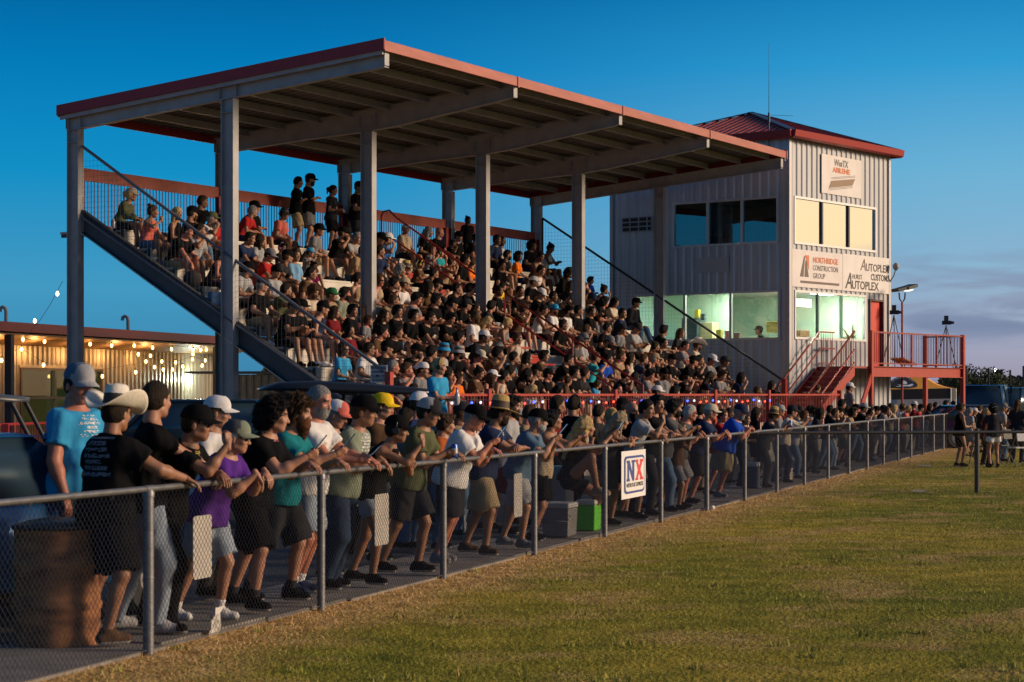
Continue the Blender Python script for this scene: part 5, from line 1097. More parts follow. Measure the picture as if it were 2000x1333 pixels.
# ---- hair, beards, hats in head space (shared meshes)
_HM = {}
def head_piece(kind, fine=True):
    key = (kind, fine)
    if key in _HM: return _HM[key]
    res = .0085 if fine else .016; sk = lambda o: [elp((0, -.012, .035), (.076+o, .098+o, .093+o), k=.02), elp((0, -.035, -.005), (.074+o, .076+o, .075+o), k=.03)]
    fc = lambda a=0: [(V3(0, .060+a, .055), nrm(V3(0, .80, -.60))), (V3(0, 0, -.070), nrm(V3(0, .3, -1)))]
    nzf = (.0022, 60, 3); mats_ = 1
    if kind == 'short': V, Q = field_mesh(sk(.010), res, [(V3(0, .052, .055), nrm(V3(0, .82, -.57))), (V3(0, 0, -.058), nrm(V3(0, .35, -1)))], noise=nzf)
    elif kind == 'buzz': V, Q = field_mesh(sk(.0055), res, [(V3(0, .052, .060), nrm(V3(0, .82, -.57))), (V3(0, 0, -.055), nrm(V3(0, .35, -1)))])
    elif kind == 'thick': V, Q = field_mesh(sk(.020)+[rc((-.03, .06, .12), (.04, .065, .115), .025, .03, .03)], res, fc(.01), noise=(.004, 45, 2))
    elif kind == 'curly': V, Q = field_mesh(sk(.042)+[elp((0, -.05, -.02), (.115, .10, .11), k=.03)], res, [(V3(0, .066, .06), nrm(V3(0, .85, -.5)))], noise=(.011, 75, 4))
    elif kind == 'bushy': V, Q = field_mesh(sk(.034)+[elp((0, -.03, .06), (.10, .11, .095), k=.03)], res, [(V3(0, .070, .05), nrm(V3(0, .80, -.6)))], noise=(.009, 85, 6))
    elif kind == 'long': V, Q = field_mesh(sk(.016)+[rc((-.062, -.02, 0), (-.075, -.035, -.20), .040, .032, .03), rc((.062, -.02, 0), (.075, -.035, -.20), .040, .032, .03), rc((0, -.075, 0), (0, -.105, -.24), .06, .045, .05)], res, [(V3(0, .072, 0), V3(0, 1, 0))], subs=[elp((0, .085, -.035), (.060, .080, .105), k=.012), elp((0, .03, -.16), (.05, .06, .10), k=.01)], noise=(.004, 45, 5))
    elif kind == 'verylong': V, Q = field_mesh(sk(.018)+[rc((-.066, -.03, 0), (-.090, .005, -.25), .038, .022, .03), rc((.066, -.03, 0), (.090, .005, -.25), .038, .022, .03), rc((0, -.085, 0), (0, -.19, -.20), .068, .052, .05), rc((0, -.19, -.20), (0, -.245, -.38), .052, .022, .04)], res, [(V3(0, .072, 0), V3(0, 1, 0))], subs=[elp((0, .085, -.035), (.060, .080, .105), k=.012), elp((0, .03, -.16), (.05, .06, .10), k=.01)], noise=(.006, 38, 5))
    elif kind == 'pony': V, Q = field_mesh(sk(.010)+[rc((0, -.11, .06), (0, -.15, .03), .022, .028, .01), rc((0, -.15, .03), (0, -.135, -.15), .026, .012, .02)], res, fc(.0), noise=nzf)
    elif kind == 'bun': V, Q = field_mesh(sk(.011)+[elp((0, -.09, .125), (.038, .038, .036), k=.01)], res, fc(.0), noise=nzf)
    elif kind == 'beard': V, Q = field_mesh([elp((0, .034, -.045), (.066, .070, .078), k=.02), elp((0, .058, -.092), (.036, .036, .034), k=.03)], res, [(V3(0, .0, -.028), nrm(V3(0, -.25, 1))), (V3(0, .012, 0), V3(0, -1, 0))], subs=[elp((0, .11, -.058), (.024, .02, .007), k=.008)], noise=(.002, 80, 3))
    elif kind == 'longbeard': V, Q = field_mesh([elp((0, .034, -.045), (.068, .072, .080), k=.02), rc((0, .062, -.10), (0, .062, -.165), .048, .030, .03)], res, [(V3(0, .0, -.028), nrm(V3(0, -.25, 1))), (V3(0, .005, 0), V3(0, -1, 0))], noise=(.004, 70, 3))
    M = None
    if kind in ('cap', 'trucker', 'capback', 'visor'):
        mb = []; Vs = []; Qs = []; Ms = []
        nu, nv = 28, 9; vv = []
        for j in range(nv+1):
            ph = j/nv*math.pi/2
            for i in range(nu):
                th = 2*math.pi*i/nu; r = math.cos(ph)**.72; vv.append(((.094)*r*math.cos(th), -.012+.118*r*math.sin(th), .046+.106*math.sin(ph)**.95+(.006*math.sin(th) if j < 8 else 0)))
        qq = [(j*nu+i, j*nu+(i+1) % nu, (j+1)*nu+(i+1) % nu, (j+1)*nu+i) for j in range(nv) for i in range(nu)]
        vv = np.array(vv); qq = np.array(qq); c = vv[qq].mean(1)
        if kind == 'visor': keep = c[:, 2] < .085; qq = qq[keep]; c = c[keep]
        m = np.zeros(len(qq), int)
        if kind == 'trucker': m[c[:, 1] < .025] = 1
        k = len(vv); bv = []; nb_ = 15; sgn = -1 if kind == 'capback' else 1
        for L_ in (0, 1):
            for a in range(nb_):
                th = math.pi*(.10+.80*a/(nb_-1))
                for rr_ in range(5):
                    g = rr_/4; x = (.091+ (-.004)*g)*math.cos(th)*(1-.05*g); y0 = .106*math.sin(th); y = y0+g*.082*math.sin(th)**.55; z = .060-.018*g-.030*(x/.086)**2*(.4+.6*g)-.004*L_
                    bv.append((x, sgn*(y-.008)-(.020 if sgn < 0 else 0), z))
        bv = np.array(bv); bq = []
        for L_ in (0, 1):
            for a in range(nb_-1):
                for r_ in range(4):
                    i = L_*nb_*5+a*5+r_; q_ = (i, i+1, i+6, i+5) if L_ else (i, i+5, i+6, i+1); bq.append(q_)
        for a in range(nb_-1): i = a*5+4; bq.append((i, i+5, i+5+nb_*5, i+nb_*5))
        V, Q = np.concatenate([vv, bv]), np.concatenate([qq, np.array(bq)+k]); M = np.concatenate([m, np.zeros(len(bq), int)])
    if kind in ('cowboy', 'straw', 'bucket'):
        nu = 40; prof = []; vv = []
        if kind == 'cowboy': R_, hc = .225, .150
        elif kind == 'straw': R_, hc = .205, .150
        else: R_, hc = .125, .095
        rows = [(.0, hc*.80), (.028, hc*.86), (.055, hc), (.072, hc*.90), (.082, hc*.55), (.088, .012), (.092, 0)]+[(.092+(R_-.092)*g, 0) for g in (.15, .35, .6, .85, 1.0)]
        for L_ in (0, 1):
            for (r, z) in rows:
                for i in range(nu):
                    th = 2*math.pi*i/nu; cx, sy = math.cos(th), math.sin(th); g = max(0, (r-.092)/(R_-.092)); rx = r*(.96 if r < .1 else 1); ry = r*1.16 if r < .1 else r*1.06+.012*(1-g); zz = z
                    if kind == 'cowboy': zz += g**1.4*(.115*abs(cx)**2.2-.030*abs(sy)**2.5); rx *= (1-.16*g); 
                    elif kind == 'straw': zz += -.012*g+.018*g*g*abs(cx)-.02*g*max(0, sy)
                    else: zz += -g*.052
                    if r < .06 and kind != 'bucket': zz -= .022*math.exp(-(r*cx/.016)**2)*(1 if sy > -.5 else .5)
                    vv.append((rx*cx, -.010+ry*sy, .052+zz-.004*L_))
        nr_ = len(rows); Q = []
        for L_ in (0, 1):
            for j in range(nr_-1):
                for i in range(nu): a = L_*nr_*nu+j*nu+i; b = L_*nr_*nu+j*nu+(i+1) % nu; Q.append((a, a+nu, b+nu, b) if L_ == 0 else (a, b, b+nu, a+nu))
        for i in range(nu): a = (nr_-1)*nu+i; b = (nr_-1)*nu+(i+1) % nu; Q.append((a, a+nr_*nu, b+nr_*nu, b))
        V = np.array(vv); Q = np.array(Q); c = V[Q].mean(1); rr2 = np.hypot(c[:, 0], c[:, 1]+.01); M = np.where((c[:, 2] < .066) & (rr2 < .101) & (c[:, 2] > .050) & (np.arange(len(Q)) < (nr_-1)*nu), 1, 0)
        idx_ = np.arange(len(Q)) // nu; M = np.where((idx_ == 4), 1, 0)
    if kind == 'phones':
        mb = MB(); pts = [(.092*math.cos(t), -.01, .030+.118*math.sin(t)) for t in np.linspace(0, math.pi, 13)]; mb.tube(pts, .009, 6)
        for q in (1, -1): mb.tube([(.078*q, -.01, -.005), (.098*q, -.01, -.005), (.112*q, -.01, -.005)], [.036, .040, .030], 14)
        return _HM.setdefault(key, mb)
    if kind == 'glasses':
        mb = MB()
        for q in (1, -1): mb.lathe((0, 0, 0), [(0.001, 0)], 3) if 0 else mb.frame((q*.033-.025, .096, -.004), (.050, 0, 0), (0, .004, 0), (0, 0, .030)); mb.bar((q*.058, .095, .018), (q*.080, -.01, .012), .004, .006)
        return _HM.setdefault(key, mb)
    if fine and kind in ('curly', 'bushy', 'verylong', 'long', 'longbeard'):
        rg = np.random.RandomState(5); n = 2600 if kind in ('curly', 'bushy') else 900; c = V[Q].mean(1); e1 = V[Q[:, 2]]-V[Q[:, 0]]; e2 = V[Q[:, 3]]-V[Q[:, 1]]; nn_ = np.cross(e1, e2); nn_ /= np.linalg.norm(nn_, axis=1)[:, None]+1e-9
        i = rg.randint(0, len(Q), n); L = rg.uniform(.010, .030, n)*(1 if kind in ('curly', 'bushy') else .7); t = rg.normal(0, 1, (n, 3)); t -= nn_[i]*(t*nn_[i]).sum(1)[:, None]; t /= np.linalg.norm(t, axis=1)[:, None]; g_ = nn_[i]*.75+t*.7
        if kind not in ('curly', 'bushy'): g_ = nn_[i]*.25+t*.2+np.array((0, 0, -1.0))
        sd_ = np.cross(g_, rg.normal(0, 1, (n, 3))); sd_ /= np.linalg.norm(sd_, axis=1)[:, None]; b = c[i]-nn_[i]*.003; w_ = .0016
        VV = np.concatenate([b-sd_*w_, b+sd_*w_, b+g_*L[:, None]*.6+t*L[:, None]*.3+sd_*w_, b+g_*L[:, None]+t*L[:, None]*.1]); j = np.arange(n); k_ = len(V); Q = np.concatenate([Q, np.stack([j, j+n, j+2*n, j+3*n], 1)+k_]); V = np.concatenate([V, VV]); M = None
    me = np_mesh(kind, V, Q, None, M); _HM[key] = me; return me
def head_piece_mesh(kind, fine):
    r = head_piece(kind, fine)
    if isinstance(r, MB):
        me = bpy.data.meshes.new(kind); me.from_pydata(r.v, [], r.f); me.polygons.foreach_set('use_smooth', r.sm); me.update(); _HM[(kind, fine)] = me; r = me
    if len(r.materials) == 0:
        for _ in range(2): r.materials.append(None)
    return r
# ---- materials for people
SKIN = {'pale': (.44, .235, .155), 'fair': (.38, .185, .115), 'tan': (.29, .135, .075), 'brown': (.155, .068, .036), 'dark': (.075, .034, .020), 'red': (.42, .16, .10)}
HAIRC = {'black': (.012, .010, .010), 'dark': (.028, .018, .012), 'brown': (.075, .040, .020), 'auburn': (.13, .05, .02), 'blonde': (.62, .42, .18), 'grey': (.28, .27, .26), 'white': (.52, .50, .47), 'ashen': (.40, .31, .20)}
CLOTH = {'black': (.006, .006, .007), 'charcoal': (.028, .028, .032), 'grey': (.18, .18, .19), 'light grey': (.33, .33, .34), 'white': (.66, .64, .63), 'cream': (.55, .47, .36), 'beige': (.42, .33, .22), 'tan': (.32, .22, .13), 'navy': (.018, .030, .075), 'blue': (.025, .12, .36), 'royal blue': (.015, .07, .42), 'light blue': (.16, .32, .50), 'sky blue': (.04, .30, .55), 'slate blue': (.09, .15, .22), 'teal': (.012, .16, .19), 'turquoise': (.02, .32, .38), 'green': (.03, .14, .05), 'olive': (.09, .10, .05), 'sage': (.20, .23, .17), 'red': (.42, .025, .025), 'dark red': (.16, .015, .02), 'coral': (.58, .14, .11), 'pink': (.65, .16, .26), 'magenta': (.5, .03, .2), 'orange': (.75, .17, .02), 'rust': (.35, .09, .025), 'yellow': (.75, .50, .02), 'purple': (.085, .025, .22), 'brown': (.10, .055, .03), 'khaki': (.34, .26, .15), 'denim': (.09, .15, .24), 'pale denim': (.26, .31, .38), 'dark denim': (.03, .05, .09), 'lilac': (.45, .38, .48), 'dark grey': (.075, .075, .08)}
def cloth(c): return mat('cloth_'+c.replace(' ', '_'), CLOTH[c], .85, noise=.15, nscale=9, bump=.45, bscale=11, spec=.06)
def skin(c): 
    m = mat('skin_'+c, SKIN[c], .52, noise=.10, nscale=18, bump=.06, bscale=120, spec=.4); m.node_tree.nodes['Principled BSDF'].inputs['Subsurface Weight'].default_value = 0.0; return m
def hair(c): return mat('hair_'+c, HAIRC[c], .62, noise=.45, nscale=60, bump=.9, bscale=140, spec=.12, stretch=(1, 1, .35))
brow = mat('eye_dark', (.03, .018, .012), .4); lipm = mat('lips', (.24, .075, .06), .5); eyew = mat('eye_white', (.5, .48, .45), .3)
strawm = mat('straw', (.62, .42, .13), .8, noise=.3, nscale=90, bump=.9, bscale=160); hatwhite = mat('hat_cream', (.74, .68, .57), .7, noise=.10, nscale=20, bump=.4, bscale=120)
solem = mat('shoe_sole', (.35, .33, .30), .7)
def set_mats(o, ms):
    while len(o.data.materials) < len(ms): o.data.materials.append(None)
    for i, m in enumerate(ms): o.material_slots[i].link = 'OBJECT'; o.material_slots[i].material = m
def local_link(name, me, parent, M=None):
    o = bpy.data.objects.new(name, me); COL.objects.link(o)
    if parent is not None: o.parent = parent
    if M is not None: o.matrix_basis = M
    return o
class Template:
    """meshes of one pose, shared by every person who holds it"""
    def __init__(s, fig):
        s.me = {}
        for k in ('body', 'top', 'bottom', 'shoe1', 'shoe-1'):
            if k in fig and not k.startswith('_'):
                V, Q, M = fig[k]; me = np_mesh(k.rstrip('-1'), V, Q, None, M)
                for _ in range(4 if k == 'body' else 2): me.materials.append(None)
                s.me[k] = me
        s.hc, s.hr, s.hs = fig['head']; s.grip = fig['grip']; s.s = fig['s']
        s.sock = {q: fig.get('_sock%d' % q) for q in (1, -1)}
NAMES = {'tee': 't_shirt', 'polo': 'polo_shirt', 'long': 'long_sleeved_shirt', 'tank': 'tank_top', 'jacket': 'jacket'}
def make_person(T, M, label, top='tee', topc='black', bot='shorts', botc='black', sk='fair', hr='short', hrc='dark', hat=None, hatc='black', hat2=None, beard=None, extra=(), shoec='black', group=None, fine=False, sock=None, topm=None, bold=True):
    root = local_link('person', T.me['body'], None, M); WM[root] = M
    set_mats(root, [skin(sk), mat('brow_'+hrc, tuple(c*.8 for c in HAIRC[hrc]), .6) if hrc not in ('white', 'grey', 'blonde') else brow, lipm, eyew])
    tag(root, label, 'person', group)
    if 'top' in T.me: t = local_link(NAMES.get(top, top), T.me['top'], root); set_mats(t, [topm or cloth(topc)])
    if 'bottom' in T.me: t = local_link(bot if bot != 'denim' else 'shorts', T.me['bottom'], root); set_mats(t, [cloth(botc)])
    for k in ('shoe1', 'shoe-1'):
        if k in T.me: t = local_link('shoe', T.me[k], root); set_mats(t, [cloth(shoec), solem])
    if sock:
        for q in (1, -1):
            P = T.sock[q]
            if P: V, Q = field_mesh(P, .012); me = np_mesh('sock', V*T.s, Q, [cloth(sock)]); local_link('sock', me, root)
    H = Matrix([[T.hr[r][c]*T.hs for c in range(3)]+[T.hc[r]] for r in range(3)]+[[0, 0, 0, 1]])
    def piece(nm, kind, ms):
        o = local_link(nm, head_piece_mesh(kind, fine), root, H); set_mats(o, ms); return o
    if hat and hr in ('short', 'thick'): hr = 'buzz'
    if hr and hr != 'bald': piece('hair', hr, [hair(hrc)])
    if beard: piece('beard', 'longbeard' if beard.startswith('long') else 'beard', [hair(beard.split(':')[-1])])
    if hat:
        if hat in ('cap', 'trucker', 'capback', 'visor'): piece('cap', hat, [cloth(hatc), cloth(hat2 or hatc)])
        else: piece('hat', hat, [{'straw': strawm, 'cowboy': hatwhite}.get(hat) if hatc in ('straw', 'cream_hat') else cloth(hatc), mat('hat_band', (.05, .03, .02), .7) if hat2 is None else cloth(hat2)])
    for e in extra:
        if e.startswith('phones'): piece('headphones', 'phones', [mat('phones_'+(e.split(':')[1] if ':' in e else 'black'), CLOTH.get(e.split(':')[1] if ':' in e else 'black'), .35)])
        if e == 'glasses': piece('glasses', 'glasses', [mat('dark_glasses', (.01, .01, .012), .15)])
    return root
# ------------------------------------------------------------------ people along the fence
FACE = Matrix(((-FD.x, FN.x, 0), (-FD.y, FN.y, 0), (0, 0, 1)))          # own right, forward, up
GZ = .045
def basis(o, s=1.0, yaw=0):
    m = (FACE@Matrix.Rotation(yaw, 3, 'Z')).to_4x4(); return Matrix.Translation(o)@m@Matrix.Scale(s, 4)
def fpose(kind, q, s, lean=25, hyaw=20, hipyaw=0, hp=8, legs=0, rnd=None):
    if kind in ('fore', 'clasp', 'phone', 'hold', 'chin', 'fold', 'elbows', 'onehand'): q = q*.66
    """pose in unit-stature space; q = hips behind the rail (m)"""
    r = rnd or random; zr = (RAIL+.05-GZ)/s; Y = q/s; L = R(lean); hy = R(hyaw)
    P = {'hip': (0, 0, .93-.03*(lean > 15)), 'lean': L, 'hyaw': hy-R(hipyaw), 'hpitch': R(hp), 'hipyaw': R(hipyaw), 'twist': 0, 'hstyle': {1: 'hang', -1: 'hang'}, 'hdir': {}, 'epole': {1: (.45, -.5, -.9), -1: (-.45, -.5, -.9)}, 'hem': .10}
    fp = .10
    lg = [((.13, fp-.02, 0, -.25), (-.11, fp-.34, 0, .2)), ((.11, fp-.35, 0, -.1), (-.13, fp-.05, 0, .15)), ((.10, fp-.22, 0, -.2), (-.14, fp-.26, 0, .25)), ((-.02, fp-.02, 0, -.3), (-.10, fp-.40, 0, .3))][legs % 4]
    P['foot'] = {1: tuple(v for v in lg[0]), -1: tuple(v for v in lg[1])}
    if kind in ('stand', 'cross', 'sides'): P['foot'] = {1: (.12, .02, 0, -.3), -1: (-.12, -.04, 0, .3)}; P['hip'] = (0, 0, .935)
    else: P['hip'] = (0, 0, .930)
    w = .10+.04*r.random()
    if kind == 'fore': P['hand'] = {1: (w, Y+.13, zr-.01), -1: (-w+.03, Y+.12, zr+.0)}; P['hdir'] = {1: (-.35, .45, -.9), -1: (.3, .6, -.7)}
    elif kind == 'clasp': P['hand'] = {1: (.07, Y+.10, zr+.02), -1: (-.06, Y+.09, zr+.04)}; P['hdir'] = {1: (-.75, .6, -.25), -1: (.75, .6, -.35)}; P['hstyle'] = {1: 'grip', -1: 'grip'}
    elif kind == 'phone': P['hand'] = {1: (.05, Y+.10, zr+.10), -1: (-.08, Y+.08, zr+.03)}; P['hdir'] = {1: (-.35, .8, .35), -1: (.4, .8, -.2)}; P['hstyle'] = {1: 'grip', -1: 'hang'}; P['palm'] = {1: (-.7, 0, .6), -1: (0, 0, -1)}
    elif kind == 'hold': P['hand'] = {1: (.08, Y+.07, zr+.03), -1: (-.10, Y+.10, zr+.03)}; P['hdir'] = {1: (-.15, 1, .15), -1: (.35, .8, -.3)}; P['hstyle'] = {1: 'grip', -1: 'hang'}; P['palm'] = {1: (-1, 0, -.1), -1: (0, 0, -1)}
    elif kind == 'chin': P['hand'] = {1: (.035, .33*math.sin(L)/.5+.22, 1.40), -1: (-.05, Y+.06, zr+.01)}; P['hdir'] = {1: (-.15, -.1, 1), -1: (.6, .7, -.4)}; P['hstyle'] = {1: 'grip', -1: 'hang'}; P['palm'] = {1: (-.3, -1, 0), -1: (0, 0, -1)}; P['epole'] = {1: (.25, .8, -1), -1: (-.7, -.3, -.5)}
    elif kind == 'fold': P['hand'] = {1: (-.16, Y+.03, zr+.015), -1: (.13, Y+.045, zr+.03)}; P['hdir'] = {1: (-1, .05, -.05), -1: (1, .1, -.05)}; P['epole'] = {1: (.8, .2, -.6), -1: (-.8, .2, -.6)}; P['hstyle'] = {1: 'flat', -1: 'hang'}
    elif kind == 'elbows': P['hand'] = {1: (.05, Y+.12, zr+.10), -1: (-.05, Y+.13, zr+.12)}; P['hdir'] = {1: (-.7, .6, .2), -1: (.7, .6, .1)}; P['hstyle'] = {1: 'grip', -1: 'grip'}
    elif kind == 'onehand': P['hand'] = {1: (.10, Y+.08, zr+.01), -1: (-.25, .02, .85)}; P['hdir'] = {1: (-.2, .7, -.7)}; P['epole'] = {1: (.45, -.5, -.9), -1: (-.3, -1, 0)}
    elif kind == 'sides': P['hand'] = {1: (.25, .08, .86), -1: (-.25, .05, .86)}; P['epole'] = {1: (.5, -1, 0), -1: (-.5, -1, 0)}
    elif kind == 'cross': P['hand'] = {1: (-.10, .22, 1.22), -1: (.12, .20, 1.18)}; P['hdir'] = {1: (-1, .0, .1), -1: (1, 0, .0)}
    elif kind == 'stand': P['hand'] = {1: (.10, .30, 1.10), -1: (-.08, .28, 1.08)}; P['hstyle'] = {1: 'grip', -1: 'grip'}; P['hdir'] = {1: (-.5, .8, .2), -1: (.5, .8, .1)}
    elif kind == 'siderail': P['hand'] = {1: (-.30, Y+.02, zr+.0), -1: (-.35, -.12, .98)}; P['hdir'] = {1: (-.6, .7, -.4), -1: (-.4, .2, -1)}; P['epole'] = {1: (.2, .9, -.6), -1: (0, -1, 0)}
    return P
HATOFF = {'cap': .018, 'trucker': .020, 'capback': .018, 'cowboy': .055, 'straw': .050, 'bucket': .03, 'visor': 0, None: .012}
def head_y(P):
    L = P['lean']; return (P['hip'][1]+.17*math.sin(L/2)+.335*math.sin(L)+.165*.6*math.sin(L)+.022*math.cos(L))
def top_f(P): L = P['lean']; return P['hip'][2]+.17*math.cos(L/2)+.335*math.cos(L)+.165*(.54+.46*math.cos(L))+.127
held = []
def fence_person(px, py, q, kind, label, lean=25, hyaw=20, hipyaw=0, hp=8, legs=0, hat=None, fat=0, female=False, top='tee', bot='shorts', short=.86, hold=None, seed=0, res=None, base=0.0, loose=0, **kw):
    fat = fat+.12
    s = 1.0
    for it in range(4):
        P = fpose(kind, q, s, lean, hyaw, hipyaw, hp, legs, random.Random(seed)); 
        ca, sa = math.cos(R(hipyaw)), math.sin(R(hipyaw)); hy_ = head_y(P); hx, hyy = -sa*hy_*s, ca*hy_*s
        qe = q*.66 if kind in ('fore', 'clasp', 'phone', 'hold', 'chin', 'fold', 'elbows', 'onehand') else q; t = fence_t(px, qe-hyy)+hx; Yc = fpt(t, q).y; H = CAM_Z-(py-HOR)/F_PX*(Yc)-GZ-base-HATOFF.get(hat, .01); s = max(.55, min(1.16, H/top_f(P)))
    if kind in ('fore', 'clasp', 'phone', 'hold', 'chin', 'fold', 'elbows', 'onehand'): q = q*.66
    o = fpt(t, q, GZ+base)
    rs = res or max(.011, min(.020, Yc*.00085)); 
    P['loose'] = loose
    f = figure(P, top=top, bottom=bot, res=rs/s, s=s, fat=fat, female=female, hres=max(.0065, rs*.5), handres=max(.0055, rs*.42), seed=seed+int(px), shortlen=short)
    T = Template(f); M = basis(o); r = make_person(T, M, label, top=top, bot=bot, hat=hat, fine=True, **kw)
    if hold:
        g = f['grip'][1]; p = M@Vector(g[0]); d = (M.to_3x3()@Vector(g[1])).normalized(); z = (M.to_3x3()@Vector(g[2])).normalized(); held.append((hold, p, d, z, label))
    return r, M, f
